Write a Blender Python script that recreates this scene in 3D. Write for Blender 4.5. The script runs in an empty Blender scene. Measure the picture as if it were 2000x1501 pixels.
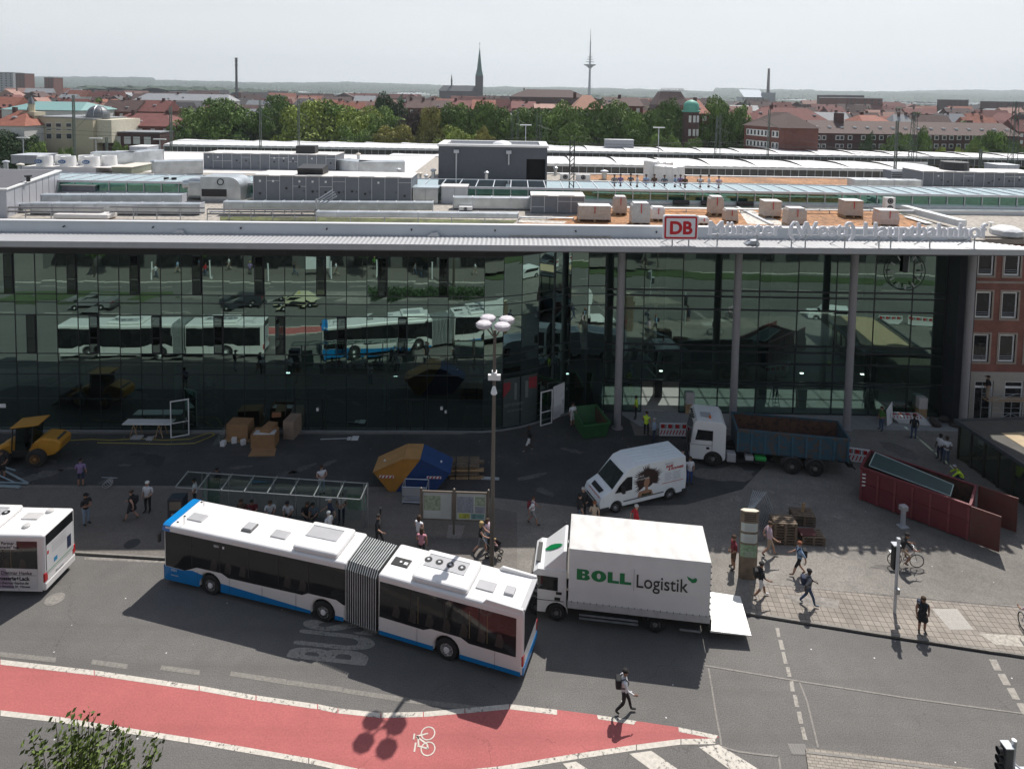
import bpy,bmesh,math,random
from mathutils import Vector,Matrix
R=math.radians
PI=math.pi
S=bpy.context.scene
COL=S.collection
random.seed(7)
# ---------------- camera ----------------
FPX,PITCH,SHIFT,ROLL,H=1282.62,0.0632,484.47,0.016256,23.6875
cam_d=bpy.data.cameras.new('camera');cam=bpy.data.objects.new('camera',cam_d);COL.objects.link(cam)
cam_d.sensor_width=36.0;cam_d.lens=FPX/2000*36
cam_d.shift_x=-SHIFT*math.sin(ROLL)/2000;cam_d.shift_y=-SHIFT*math.cos(ROLL)/2000
cam_d.clip_start=0.5;cam_d.clip_end=30000
cam.matrix_world=Matrix.Translation((0,0,H))@Matrix.Rotation(PI/2-PITCH,4,'X')@Matrix.Rotation(ROLL,4,'Z')
S.camera=cam
# ---------------- world, sun ----------------
HAZE=0.00012
SUN_V=Vector((0.30,0.63,1.0)).normalized()
W=bpy.data.worlds.new('World');S.world=W;W.use_nodes=True
nt=W.node_tree;bg=nt.nodes['Background']
sky=nt.nodes.new('ShaderNodeTexSky');sky.sky_type='NISHITA';sky.sun_disc=False
sky.sun_elevation=math.asin(SUN_V.z);sky.sun_rotation=math.atan2(SUN_V.x,SUN_V.y)
sky.air_density=1.0;sky.dust_density=1.5;sky.ozone_density=1.2
# hazy summer sky: the Nishita sky paled towards the horizon by thin white haze
tc_=nt.nodes.new('ShaderNodeTexCoord');sx_=nt.nodes.new('ShaderNodeSeparateXYZ');nt.links.new(tc_.outputs['Generated'],sx_.inputs[0])
mr_=nt.nodes.new('ShaderNodeMapRange');mr_.interpolation_type='SMOOTHSTEP';mr_.inputs['From Min'].default_value=-.02;mr_.inputs['From Max'].default_value=.75;mr_.inputs['To Min'].default_value=.96;mr_.inputs['To Max'].default_value=.12
nt.links.new(sx_.outputs[2],mr_.inputs['Value'])
hz_=nt.nodes.new('ShaderNodeMix');hz_.data_type='RGBA';nt.links.new(mr_.outputs[0],hz_.inputs[0]);nt.links.new(sky.outputs[0],hz_.inputs[6]);hz_.inputs[7].default_value=(7.9,8.1,8.2,1)
cn_=nt.nodes.new('ShaderNodeTexNoise');cn_.inputs['Scale'].default_value=3;cn_.inputs['Detail'].default_value=6;cm_=nt.nodes.new('ShaderNodeMapping');cm_.inputs['Scale'].default_value=(1,1,9);nt.links.new(tc_.outputs['Generated'],cm_.inputs[0]);nt.links.new(cm_.outputs[0],cn_.inputs['Vector'])
cr_=nt.nodes.new('ShaderNodeMapRange');cr_.inputs['To Min'].default_value=.93;cr_.inputs['To Max'].default_value=1.05;nt.links.new(cn_.outputs[0],cr_.inputs['Value']);cv_=nt.nodes.new('ShaderNodeVectorMath');cv_.operation='SCALE';nt.links.new(hz_.outputs[2],cv_.inputs[0]);nt.links.new(cr_.outputs[0],cv_.inputs['Scale'])
nt.links.new(cv_.outputs[0],bg.inputs[0]);bg.inputs[1].default_value=0.085
sd=bpy.data.lights.new('sun','SUN');sd.energy=4.2;sd.angle=R(0.5);sd.color=(1.0,0.955,0.90)
sun=bpy.data.objects.new('sun',sd);COL.objects.link(sun);sun.rotation_euler=SUN_V.to_track_quat('Z','Y').to_euler();sun.location=(30,60,100)
S.view_settings.view_transform='Standard';S.view_settings.look='None';S.view_settings.gamma=1.0
S.view_settings.use_curve_mapping=False;S.view_settings.exposure=0.38
S.render.engine='CYCLES'
try:
 S.cycles.use_denoising=True;S.cycles.denoiser='OPENIMAGEDENOISE'
 S.cycles.max_bounces=8;S.cycles.transparent_max_bounces=12;S.cycles.volume_bounces=0
 S.cycles.caustics_reflective=False;S.cycles.caustics_refractive=False;S.cycles.sample_clamp_indirect=4.0
except Exception:pass
# ---------------- pixel <-> ground survey helpers ----------------
def ray(px,py):
 u=px-1000;v=py-750.5;c,s=math.cos(ROLL),math.sin(ROLL)
 u2=u*c+v*s;v2=-u*s+v*c+SHIFT
 return Vector((u2,FPX*math.cos(PITCH)-v2*math.sin(PITCH),-(FPX*math.sin(PITCH)+v2*math.cos(PITCH))))
def at(px,py,z=0.0):
 d=ray(px,py);t=(z-H)/d.z
 return Vector((d.x*t,d.y*t,z))
def zat(X,Y,py):
 lo,hi=-5.0,60.0
 for _ in range(40):
  m=(lo+hi)/2
  if prj(X,Y,m)[1]>py:lo=m
  else:hi=m
 return(lo+hi)/2
def prj(x,y,z):
 z-=H;fw=y*math.cos(PITCH)-z*math.sin(PITCH);dn=-y*math.sin(PITCH)-z*math.cos(PITCH)
 u2=FPX*x/fw;v2=FPX*dn/fw-SHIFT;c,s=math.cos(ROLL),math.sin(ROLL)
 return u2*c-v2*s+1000,u2*s+v2*c+750.5
def onY(px,py,Y):
 d=ray(px,py);t=Y/d.y
 return Vector((d.x*t,Y,H+d.z*t))
# ---------------- tagging ----------------
def tag(o,label=None,cat=None,group=None,kind=None):
 if label:o['label']=label;assert len(label.split())<=16,label
 if cat:o['category']=cat
 if group:o['group']=group
 if kind:o['kind']=kind
 return o
def empty(name,loc=(0,0,0),rz=0.0,label=None,cat=None,group=None):
 o=bpy.data.objects.new(name,None);COL.objects.link(o);o.location=loc;o.rotation_euler=(0,0,rz);o.empty_display_size=.3
 return tag(o,label,cat,group)
def kids(o):return[c for c in COL.objects if c.parent==o]
KIDS={}
def reg(o,p):
 if p is not None:KIDS.setdefault(p.name,[]).append(o)
def copy_tree(o,parent=None):
 c=o.copy();COL.objects.link(c);c.parent=parent
 if parent is not None:reg(c,parent)
 for ch in KIDS.get(o.name,[]):copy_tree(ch,c)
 return c
# ---------------- mesh builder ----------------
class MB:
 def __init__(s):s.v=[];s.f=[];s.mi=[];s.m=0;s.T=None
 def add(s,vs,fs):
  b=len(s.v)
  if s.T is not None:vs=[s.T@Vector(p)for p in vs]
  s.v+=[tuple(p)for p in vs];s.f+=[tuple(b+i for i in f)for f in fs];s.mi+=[s.m]*len(fs)
  return s
 def box(s,x0,x1,y0,y1,z0,z1):
  vs=[(x,y,z)for z in(z0,z1)for y in(y0,y1)for x in(x0,x1)]
  return s.add(vs,[(0,2,3,1),(4,5,7,6),(0,1,5,4),(2,6,7,3),(0,4,6,2),(1,3,7,5)])
 def poly(s,pts):return s.add(pts,[tuple(range(len(pts)))])
 def prism(s,xy,z0,z1):
  n=len(xy);vs=[(p[0],p[1],z0)for p in xy]+[(p[0],p[1],z1)for p in xy]
  fs=[tuple(range(n))[::-1],tuple(range(n,2*n))]+[(i,(i+1)%n,n+(i+1)%n,n+i)for i in range(n)]
  return s.add(vs,fs)
 def exy(s,xz,y0,y1): # outline in XZ pushed along Y
  n=len(xz);vs=[(p[0],y0,p[1])for p in xz]+[(p[0],y1,p[1])for p in xz]
  fs=[tuple(range(n)),tuple(range(n,2*n))[::-1]]+[(i,n+i,n+(i+1)%n,(i+1)%n)for i in range(n)]
  return s.add(vs,fs)
 def exx(s,yz,x0,x1): # outline in YZ pushed along X
  n=len(yz);vs=[(x0,p[0],p[1])for p in yz]+[(x1,p[0],p[1])for p in yz]
  fs=[tuple(range(n))[::-1],tuple(range(n,2*n))]+[(i,(i+1)%n,n+(i+1)%n,n+i)for i in range(n)]
  return s.add(vs,fs)
 def cyl(s,p0,p1,r0,r1=None,n=12,cap=True):
  r1=r0 if r1 is None else r1;p0=Vector(p0);p1=Vector(p1);d=(p1-p0)
  if d.length<1e-6:return s
  d.normalize();a=d.orthogonal().normalized();b=d.cross(a)
  vs=[]
  for p,r in((p0,r0),(p1,r1)):
   for i in range(n):
    t=2*PI*i/n+PI/n;vs.append(p+(a*math.cos(t)+b*math.sin(t))*r)
  fs=[(i,(i+1)%n,n+(i+1)%n,n+i)for i in range(n)]
  if cap:fs+=[tuple(range(n))[::-1],tuple(range(n,2*n))]
  return s.add(vs,fs)
 def tube(s,pts,r,n=6):
  for a,b in zip(pts[:-1],pts[1:]):s.cyl(a,b,r,r,n)
  return s
 def lathe(s,prof,c=(0,0,0),n=16):
  vs=[];c=Vector(c)
  for r,z in prof:
   for i in range(n):t=2*PI*i/n;vs.append(c+Vector((r*math.cos(t),r*math.sin(t),z)))
  fs=[]
  for k in range(len(prof)-1):
   for i in range(n):j=(i+1)%n;fs.append((k*n+i,k*n+j,(k+1)*n+j,(k+1)*n+i))
  fs.append(tuple(range(n))[::-1]);fs.append(tuple(range((len(prof)-1)*n,len(prof)*n)))
  return s.add(vs,fs)
 def ball(s,c,rx,ry=None,rz=None,n=10,m=6):
  ry=rx if ry is None else ry;rz=rx if rz is None else rz;c=Vector(c);vs=[c+Vector((0,0,-rz))];fs=[]
  for k in range(1,m):
   a=-PI/2+PI*k/m
   for i in range(n):t=2*PI*i/n;vs.append(c+Vector((rx*math.cos(a)*math.cos(t),ry*math.cos(a)*math.sin(t),rz*math.sin(a))))
  vs.append(c+Vector((0,0,rz)));L=len(vs)-1
  for i in range(n):fs.append((0,1+(i+1)%n,1+i));fs.append((L,1+(m-2)*n+i,1+(m-2)*n+(i+1)%n))
  for k in range(m-2):
   for i in range(n):j=(i+1)%n;fs.append((1+k*n+i,1+k*n+j,1+(k+1)*n+j,1+(k+1)*n+i))
  return s.add(vs,fs)
 def ring(s,c,axis,r,rr,n=20,m=6): # torus
  c=Vector(c);d=Vector(axis).normalized();a=d.orthogonal().normalized();b=d.cross(a);vs=[];fs=[]
  for i in range(n):
   t=2*PI*i/n;e=a*math.cos(t)+b*math.sin(t)
   for k in range(m):q=2*PI*k/m;vs.append(c+e*(r+rr*math.cos(q))+d*rr*math.sin(q))
  for i in range(n):
   for k in range(m):fs.append((i*m+k,((i+1)%n)*m+k,((i+1)%n)*m+(k+1)%m,i*m+(k+1)%m))
  return s.add(vs,fs)
 def build(s,name,mats,parent=None,loc=(0,0,0),rot=(0,0,0),smooth=False,bevel=0,seg=2,fix=True):
  me=bpy.data.meshes.new(name);me.from_pydata(s.v,[],s.f)
  if not isinstance(mats,(list,tuple)):mats=[mats]
  for m in mats:me.materials.append(m)
  if len(mats)>1:me.polygons.foreach_set('material_index',s.mi)
  if fix and len(s.f)<20000:
   bm=bmesh.new();bm.from_mesh(me);bmesh.ops.recalc_face_normals(bm,faces=bm.faces);bm.to_mesh(me);bm.free()
  if smooth:
   me.polygons.foreach_set('use_smooth',[True]*len(me.polygons))
   try:me.set_sharp_from_angle(angle=R(40))
   except Exception:pass
  me.update()
  o=bpy.data.objects.new(name,me);COL.objects.link(o);o.parent=parent;o.location=loc;o.rotation_euler=rot;reg(o,parent)
  if bevel:md=o.modifiers.new('bevel','BEVEL');md.width=bevel;md.segments=seg;md.limit_method='ANGLE';md.angle_limit=R(35)
  return o
# ---------------- materials ----------------
MC={}
def mat(name,col,rough=.6,metal=0.0,var=.12,scale=2.0,bump=0.0,coat=0.0,detail=4,emit=0,spec=.5):
 if name in MC:return MC[name]
 m=bpy.data.materials.new(name);m.use_nodes=True;n=m.node_tree;L=n.links;b=n.nodes['Principled BSDF']
 b.inputs['Roughness'].default_value=rough;b.inputs['Metallic'].default_value=metal;b.inputs['Specular IOR Level'].default_value=spec
 if coat:b.inputs['Coat Weight'].default_value=coat;b.inputs['Coat Roughness'].default_value=.08
 tc=n.nodes.new('ShaderNodeTexCoord');nz=n.nodes.new('ShaderNodeTexNoise');nz.inputs['Scale'].default_value=scale;nz.inputs['Detail'].default_value=detail
 L.new(tc.outputs['Object'],nz.inputs['Vector'])
 rp=n.nodes.new('ShaderNodeValToRGB');e=rp.color_ramp.elements;e[0].position=.3;e[1].position=.72
 e[0].color=(*[c*(1-var)for c in col],1);e[1].color=(*[min(1,c*(1+var))for c in col],1)
 L.new(nz.outputs[0],rp.inputs[0]);L.new(rp.outputs[0],b.inputs['Base Color'])
 if bump:
  bp=n.nodes.new('ShaderNodeBump');bp.inputs['Strength'].default_value=bump;bp.inputs['Distance'].default_value=.05
  L.new(nz.outputs[0],bp.inputs['Height']);L.new(bp.outputs[0],b.inputs['Normal'])
 if emit:b.inputs['Emission Color'].default_value=(*col,1);b.inputs['Emission Strength'].default_value=emit
 MC[name]=m;return m
def glassmat(name,tint,refl,gtint,rough=0.0,wave=0.0):
 m=bpy.data.materials.new(name);m.use_nodes=True;n=m.node_tree;L=n.links;n.nodes.clear()
 out=n.nodes.new('ShaderNodeOutputMaterial');mx=n.nodes.new('ShaderNodeMixShader');tr=n.nodes.new('ShaderNodeBsdfTransparent');gl=n.nodes.new('ShaderNodeBsdfGlossy')
 tr.inputs[0].default_value=(*tint,1);gl.inputs['Color'].default_value=(*gtint,1);gl.inputs['Roughness'].default_value=rough
 fr=n.nodes.new('ShaderNodeFresnel');fr.inputs[0].default_value=1.5;ad=n.nodes.new('ShaderNodeMath');ad.operation='ADD';ad.use_clamp=True;ad.inputs[1].default_value=refl-.04
 L.new(fr.outputs[0],ad.inputs[0]);L.new(ad.outputs[0],mx.inputs[0]);L.new(tr.outputs[0],mx.inputs[1]);L.new(gl.outputs[0],mx.inputs[2]);L.new(mx.outputs[0],out.inputs[0])
 if wave:
  tc=n.nodes.new('ShaderNodeTexCoord');nz=n.nodes.new('ShaderNodeTexNoise');nz.inputs['Scale'].default_value=.45;nz.inputs['Detail'].default_value=1
  bp=n.nodes.new('ShaderNodeBump');bp.inputs['Strength'].default_value=wave;bp.inputs['Distance'].default_value=.02
  L.new(tc.outputs['Object'],nz.inputs['Vector']);L.new(nz.outputs[0],bp.inputs['Height']);L.new(bp.outputs[0],gl.inputs['Normal'])
 MC[name]=m;return m
def text(s,size,m,parent,loc,rot,name='lettering',off=0.0,ext=.004,align='LEFT',shear=0,space=1.0,w=1.0):
 cu=bpy.data.curves.new('t','FONT');cu.body=s;cu.size=size;cu.extrude=ext;cu.align_x=align;cu.shear=shear;cu.space_character=space
 to=bpy.data.objects.new('t',cu);me=bpy.data.meshes.new_from_object(to)
 bpy.data.objects.remove(to);bpy.data.curves.remove(cu)
 if off: # embolden: the same outline laid side by side, each a hair in front of the last
  vs=[v.co.copy()for v in me.vertices];fs=[tuple(p.vertices)for p in me.polygons];mb=MB()
  sh=[(0,0)]+[(dx*off,dy*off)for dx,dy in((-1,0),(1,0),(0,1),(0,-1),(.7,.7),(-.7,.7),(.7,-.7),(-.7,-.7))]
  for k,(dx,dy)in enumerate(sh):mb.add([(v.x+dx,v.y+dy,v.z+(.0004*k if v.z>=0 else-.0004*k))for v in vs],fs)
  me=bpy.data.meshes.new(name);me.from_pydata(mb.v,[],mb.f)
 me.materials.clear();me.materials.append(m);me.name=name
 o=bpy.data.objects.new(name,me);COL.objects.link(o);o.parent=parent;o.location=loc;o.rotation_euler=rot;o.scale=(w,1,1);reg(o,parent)
 return o
white=mat('white_paint',(.74,.74,.73),.4,var=.07,scale=1.1)
dark=mat('dark_plastic',(.02,.02,.022),.5)
steel=mat('galvanised_steel',(.42,.44,.46),.42,.7,var=.2,scale=3)
lgrey=mat('light_grey_metal',(.5,.52,.55),.45,.3,var=.08)
anth=mat('anthracite_frame',(.02,.024,.028),.4,.3)
winglass=mat('dark_window_glass',(.014,.015,.016),.05,0,var=.5,scale=1.2,spec=.5)
rubber=mat('tyre_rubber',(.018,.018,.018),.85)
wood=mat('raw_timber',(.36,.24,.13),.75,var=.3,scale=6)
oldwood=mat('weathered_timber',(.16,.12,.085),.85,var=.35,scale=6)
card=mat('brown_cardboard',(.30,.17,.08),.85,var=.12)
red=mat('signal_red',(.45,.015,.02),.4)
wpaint=mat('barrier_white',(.72,.72,.72),.5,var=.08)
# ================= SETTING: ground, road, forecourt =================
def groundmat(name,col,stain=.25,grain=.25,gs=30,speck=0.0,big=.12,crack=0,chip=None):
 m=bpy.data.materials.new(name);m.use_nodes=True;n=m.node_tree;L=n.links;b=n.nodes['Principled BSDF'];b.inputs['Roughness'].default_value=.85
 tc=n.nodes.new('ShaderNodeTexCoord');g=n.nodes.new('ShaderNodeNewGeometry')
 def noise(sc,d=5,rgh=.6):
  z=n.nodes.new('ShaderNodeTexNoise');z.inputs['Scale'].default_value=sc;z.inputs['Detail'].default_value=d;z.inputs['Roughness'].default_value=rgh;L.new(g.outputs['Position'],z.inputs['Vector']);return z.outputs[0]
 def ramp(x,p0,p1,a,c):
  r=n.nodes.new('ShaderNodeMapRange');r.inputs['From Min'].default_value=p0;r.inputs['From Max'].default_value=p1;r.inputs['To Min'].default_value=a;r.inputs['To Max'].default_value=c;L.new(x,r.inputs['Value']);return r.outputs[0]
 def mul(x,y):
  q=n.nodes.new('ShaderNodeMath');q.operation='MULTIPLY';L.new(x,q.inputs[0]);L.new(y,q.inputs[1]);return q.outputs[0]
 k=mul(ramp(noise(big,6),.3,.7,1-stain,1+stain),ramp(noise(gs,2),.3,.7,1-grain,1+grain))
 k=mul(k,ramp(noise(1.3,5,.7),.25,.75,1-stain*.6,1+stain*.6))
 vm=n.nodes.new('ShaderNodeVectorMath');vm.operation='SCALE';vm.inputs[0].default_value=col;L.new(k,vm.inputs['Scale']);out=vm.outputs[0]
 if speck:
  v=n.nodes.new('ShaderNodeTexVoronoi');v.inputs['Scale'].default_value=1.1;L.new(g.outputs['Position'],v.inputs['Vector'])
  c=n.nodes.new('ShaderNodeMath');c.operation='LESS_THAN';c.inputs[1].default_value=speck;L.new(v.outputs['Distance'],c.inputs[0])
  mx=n.nodes.new('ShaderNodeMix');mx.data_type='RGBA';L.new(c.outputs[0],mx.inputs[0]);L.new(out,mx.inputs[6]);mx.inputs[7].default_value=(.6,.6,.58,1);out=mx.outputs[2]
 def less(x,t):
  c=n.nodes.new('ShaderNodeMath');c.operation='LESS_THAN';c.inputs[1].default_value=t;L.new(x,c.inputs[0]);return c.outputs[0]
 def over(fac,colr):
  mx=n.nodes.new('ShaderNodeMix');mx.data_type='RGBA';L.new(fac,mx.inputs[0]);L.new(out,mx.inputs[6]);mx.inputs[7].default_value=(*colr,1);return mx.outputs[2]
 if crack:
  wv=n.nodes.new('ShaderNodeVectorMath');wv.operation='ADD';L.new(g.outputs['Position'],wv.inputs[0]);ws=n.nodes.new('ShaderNodeVectorMath');ws.operation='SCALE';ws.inputs['Scale'].default_value=2.2
  wn=n.nodes.new('ShaderNodeTexNoise');wn.inputs['Scale'].default_value=.8;wn.inputs['Detail'].default_value=6;L.new(g.outputs['Position'],wn.inputs['Vector']);L.new(wn.outputs['Color'],ws.inputs[0]);L.new(ws.outputs[0],wv.inputs[1])
  v=n.nodes.new('ShaderNodeTexVoronoi');v.feature='DISTANCE_TO_EDGE';v.inputs['Scale'].default_value=crack;L.new(wv.outputs[0],v.inputs['Vector'])
  gate=less(noise(.11,3),.5);out=over(mul(mul(less(v.outputs['Distance'],.0026),gate),ramp(noise(.5),.3,.6,0,.8)),[c*.6 for c in col])
  mp=n.nodes.new('ShaderNodeMapping');mp.inputs['Rotation'].default_value=(0,0,R(9));mp.inputs['Scale'].default_value=(.03,.9,1);L.new(g.outputs['Position'],mp.inputs[0]);tn=n.nodes.new('ShaderNodeTexNoise');tn.inputs['Scale'].default_value=1;tn.inputs['Detail'].default_value=4;L.new(mp.outputs[0],tn.inputs['Vector'])
  out=over(ramp(tn.outputs[0],.52,.66,0,.35),[c*.68 for c in col])
 if chip:out=over(mul(less(noise(7,8,.75),.43),less(noise(.45,2),.52)),chip)
 L.new(out,b.inputs['Base Color'])
 bp=n.nodes.new('ShaderNodeBump');bp.inputs['Strength'].default_value=.25;bp.inputs['Distance'].default_value=.01;L.new(noise(gs,2),bp.inputs['Height']);L.new(bp.outputs[0],b.inputs['Normal'])
 MC[name]=m;return m
road_m=groundmat('road_asphalt',(0.1201,0.1139,0.1068),.16,.35,22,.035,crack=.16)
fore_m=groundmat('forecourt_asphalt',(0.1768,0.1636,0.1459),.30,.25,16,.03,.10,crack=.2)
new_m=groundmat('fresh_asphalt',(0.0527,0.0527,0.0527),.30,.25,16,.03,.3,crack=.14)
pave_m=groundmat('walk_asphalt',(0.1440,0.1296,0.1152),.14,.2,14,crack=.2)
kerb_m=groundmat('kerb_stone',(0.2104,0.1976,0.1785),.2,.2,9)
city_m=groundmat('city_ground',(.07,.085,.05),.5,.2,.3,0,.01)
redlane_m=groundmat('red_lane_coating',(.375,.105,.10),.10,.14,14,.012,.25,crack=.12)
mark_m=groundmat('road_marking_paint',(0.5100,0.4760,0.4165),.10,.15,7,chip=(.12,.112,.105))
fade_m=groundmat('faded_marking_paint',(0.1880,0.1760,0.1560),.08,.2,9)
seam_m=groundmat('joint_sealant',(0.2160,0.2000,0.1800),.1,.2,9)
dirt_m=groundmat('dust_stain',(0.2160,0.2000,0.1800),.3,.3,6)
tar_m=groundmat('wet_tar',(.035,.035,.037),.2,.2,6)
apron_m=groundmat('stone_apron',(.30,.31,.31),.08,.1,5)
def brickgrid(name,col,mortar,bw,bh,msize=.02,offset=.5,rough=.8,vert=False,rz=0.0):
 m=bpy.data.materials.new(name);m.use_nodes=True;n=m.node_tree;L=n.links;b=n.nodes['Principled BSDF'];b.inputs['Roughness'].default_value=rough
 g=n.nodes.new('ShaderNodeNewGeometry');mp=n.nodes.new('ShaderNodeMapping');L.new(g.outputs['Position'],mp.inputs[0])
 if vert:mp.inputs['Rotation'].default_value=(R(90),0,0)
 else:mp.inputs['Rotation'].default_value=(0,0,rz)
 t=n.nodes.new('ShaderNodeTexBrick');t.offset=offset;t.inputs['Scale'].default_value=1.0;t.inputs['Mortar Size'].default_value=msize;t.inputs['Brick Width'].default_value=bw;t.inputs['Row Height'].default_value=bh
 t.inputs['Color1'].default_value=(*[c*.86 for c in col],1);t.inputs['Color2'].default_value=(*[c*1.12 for c in col],1);t.inputs['Mortar'].default_value=(*mortar,1)
 L.new(mp.outputs[0],t.inputs['Vector']);nz=n.nodes.new('ShaderNodeTexNoise');nz.inputs['Scale'].default_value=.8;nz.inputs['Detail'].default_value=6;L.new(g.outputs['Position'],nz.inputs['Vector'])
 r=n.nodes.new('ShaderNodeMapRange');r.inputs['From Min'].default_value=.3;r.inputs['From Max'].default_value=.7;r.inputs['To Min'].default_value=.8;r.inputs['To Max'].default_value=1.18;L.new(nz.outputs[0],r.inputs['Value'])
 vm=n.nodes.new('ShaderNodeVectorMath');vm.operation='SCALE';L.new(t.outputs[0],vm.inputs[0]);L.new(r.outputs[0],vm.inputs['Scale']);L.new(vm.outputs[0],b.inputs['Base Color'])
 MC[name]=m;return m
tile_m=brickgrid('paving_slabs',(.25,.22,.187),(.10,.085,.07),.30,.30,.016,.0,rz=R(6))
tile2_m=brickgrid('small_pavers',(.27,.24,.20),(.13,.115,.10),.22,.11,.012,.5,rz=R(6))
FZ=.10 # forecourt level above the road
def sheet(name,m,pts,z,kind='structure',thick=0):
 mb=MB()
 if thick:mb.prism([(p[0],p[1])for p in pts],z-thick,z)
 else:mb.poly([(p[0],p[1],z)for p in pts])
 o=mb.build(name,m);tag(o,kind=kind);return o
def psheet(name,m,px,z,**k):return sheet(name,m,[at(x,y,z)for x,y in px],z,**k)
g=MB();g.box(-12000,12000,-400,14000,-.6,-.06);tag(g.build('ground',city_m),kind='structure')
sheet('road',road_m,[(-90,-14),(90,-14),(90,60),(-90,60)],0)
# kerb line (front edge of the forecourt)
KL=[(-90,37.5),(-21.55,31.95),(-17.4,31.7),(-6,31.2),(2,29.9),(11.1,28.75),(16.1,27.78),(20.7,26.93),(24,26.3),(34,25.6),(90,24)]
sheet('forecourt',fore_m,KL+[(90,110),(-90,110)],FZ,thick=.14)
kb=MB()
for a,b in zip(KL[:-1],KL[1:]):
 a=Vector((*a,0));b=Vector((*b,0));d=(b-a).normalized();nn=Vector((-d.y,d.x,0))*.09;up=Vector((0,0,FZ+.006))
 L_=(b-a).length;k=int(L_/1.0)+1
 for i in range(k):
  p=a+d*(L_*i/k+.006);q=a+d*(L_*(i+1)/k-.006)
  kb.prism([p.xy-nn.xy*.15,q.xy-nn.xy*.15,q.xy+nn.xy,p.xy+nn.xy],.0,FZ+.008)
tag(kb.build('kerb',kerb_m),kind='structure')
kj=MB()
for a,b in zip(KL[:-1],KL[1:]):
 a=Vector((*a,0));b=Vector((*b,0));d=(b-a).normalized();nn=Vector((-d.y,d.x,0));kj.poly([(*(a-nn*.09).xy,.004),(*(b-nn*.09).xy,.004),(*(b-nn*.0).xy,.004),(*(a-nn*.0).xy,.004)])
tag(kj.build('gutter_joint',tar_m),kind='structure')
psheet('gutter',dirt_m,[(165,1087),(325,1094),(325,1099),(165,1092)],.004)
# fresh dark asphalt next to the station (far part of the forecourt), pavement band nearer the kerb
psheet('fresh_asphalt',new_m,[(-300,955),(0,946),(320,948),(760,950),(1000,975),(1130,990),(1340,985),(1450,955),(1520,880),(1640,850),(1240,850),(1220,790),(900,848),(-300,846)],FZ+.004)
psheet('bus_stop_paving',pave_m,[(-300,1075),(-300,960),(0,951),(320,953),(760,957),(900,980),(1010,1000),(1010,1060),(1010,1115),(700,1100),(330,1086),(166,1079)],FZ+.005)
psheet('stone_apron',apron_m,[(1215,810),(1250,832),(1300,838),(1660,838),(1880,842),(1880,806),(1215,800)],FZ+.008)
psheet('paving_strip',tile_m,[(1464,1138),(1500,1142),(1600,1151),(1750,1165),(1880,1178),(2060,1192),(2160,1300),(1935,1271),(1700,1235),(1470,1198)],FZ+.006)
psheet('paving_strip_edge',dirt_m,[(1464,1134),(1500,1138),(1600,1147),(1750,1161),(1880,1174),(2060,1188),(2060,1191),(1750,1164),(1600,1150),(1464,1137)],FZ+.010)
tg=MB()
A,B,C,D=[at(x,y,FZ+.01)for x,y in((1821,1189),(1869,1189),(1901,1229),(1856,1229))]
for i in range(15):
 s0,s1=(i+.08)/15,(i+.66)/15
 tg.poly([A.lerp(B,s0)+Vector((0,0,.012)),A.lerp(B,s1)+Vector((0,0,.012)),D.lerp(C,s1)+Vector((0,0,.012)),D.lerp(C,s0)+Vector((0,0,.012))])
tac=groundmat('tactile_white',(.50,.48,.44),.08,.1,8)
tag(tg.build('tactile_paving',tac),kind='structure')
psheet('tactile_paving',groundmat('tactile_base',(.36,.33,.29),.08,.1,8),[(1820,1188),(1870,1188),(1903,1230),(1855,1230)],FZ+.012)
psheet('tactile_paving',groundmat('tactile_dots',(.40,.37,.32),.08,.3,8),[(1911,1236),(1990,1240),(2060,1250),(2060,1268),(1945,1258)],FZ+.012)
psheet('repair_patch',dirt_m,[(1528,1160),(1590,1163),(1640,1172),(1636,1188),(1560,1180)],FZ+.011)
psheet('traffic_island',tile2_m,[(1573,1459),(1640,1466),(1720,1476),(1900,1500),(2100,1530),(2100,1650),(1600,1650)],.09,thick=.12)
psheet('traffic_island_kerb',kerb_m,[(1575,1465),(1640,1472),(1720,1482),(1900,1506),(2100,1536),(2100,1540),(1900,1511),(1720,1487),(1640,1477),(1577,1470)],.10)
def mk(pts,m=mark_m,z=.008,name='road_marking'):return psheet(name,m,pts,z)
up=[(-260,1262),(0,1287),(184,1308),(389,1338),(500,1357),(620,1374),(660,1382),(744,1391),(827,1389),(908,1382),(995,1374),(1089,1385),(1166,1395),(1243,1407),(1325,1419),(1405,1438)]
lo=[(-260,1362),(0,1386),(117,1399),(214,1415),(369,1439),(603,1479),(700,1500),(830,1510),(971,1496),(1129,1470),(1243,1453),(1330,1442),(1398,1441)]
psheet('cycle_lane',redlane_m,up+lo[::-1],.004)
def strip(pts,w,m=mark_m,z=.008,gaps=()): # w: width in photo px, downwards
 for i,(a,b)in enumerate(zip(pts[:-1],pts[1:])):
  if i in gaps:continue
  mk([(a[0]+1.0,a[1]),(b[0]-1.0,b[1]),(b[0]-1.0,b[1]+w),(a[0]+1.0,a[1]+w)],m,z)
def resample(pts,L):
 out=[pts[0]];
 for a,b in zip(pts[:-1],pts[1:]):
  n=max(1,int(abs(b[0]-a[0])/L))
  for k in range(1,n+1):out.append((a[0]+(b[0]-a[0])*k/n,a[1]+(b[1]-a[1])*k/n))
 return out
strip(up[:12],10);strip(lo,11)
mk([(1166,1395),(1243,1407),(1238,1414),(1168,1403)]);mk([(1325,1419),(1402,1435),(1398,1442),(1326,1428)])
for pts in([(1099,1490),(1125,1486),(1165,1512),(1120,1512)],[(1229,1471),(1272,1465),(1340,1512),(1285,1512)],[(1365,1458),(1404,1453),(1500,1512),(1440,1512)]):mk(pts)
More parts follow.
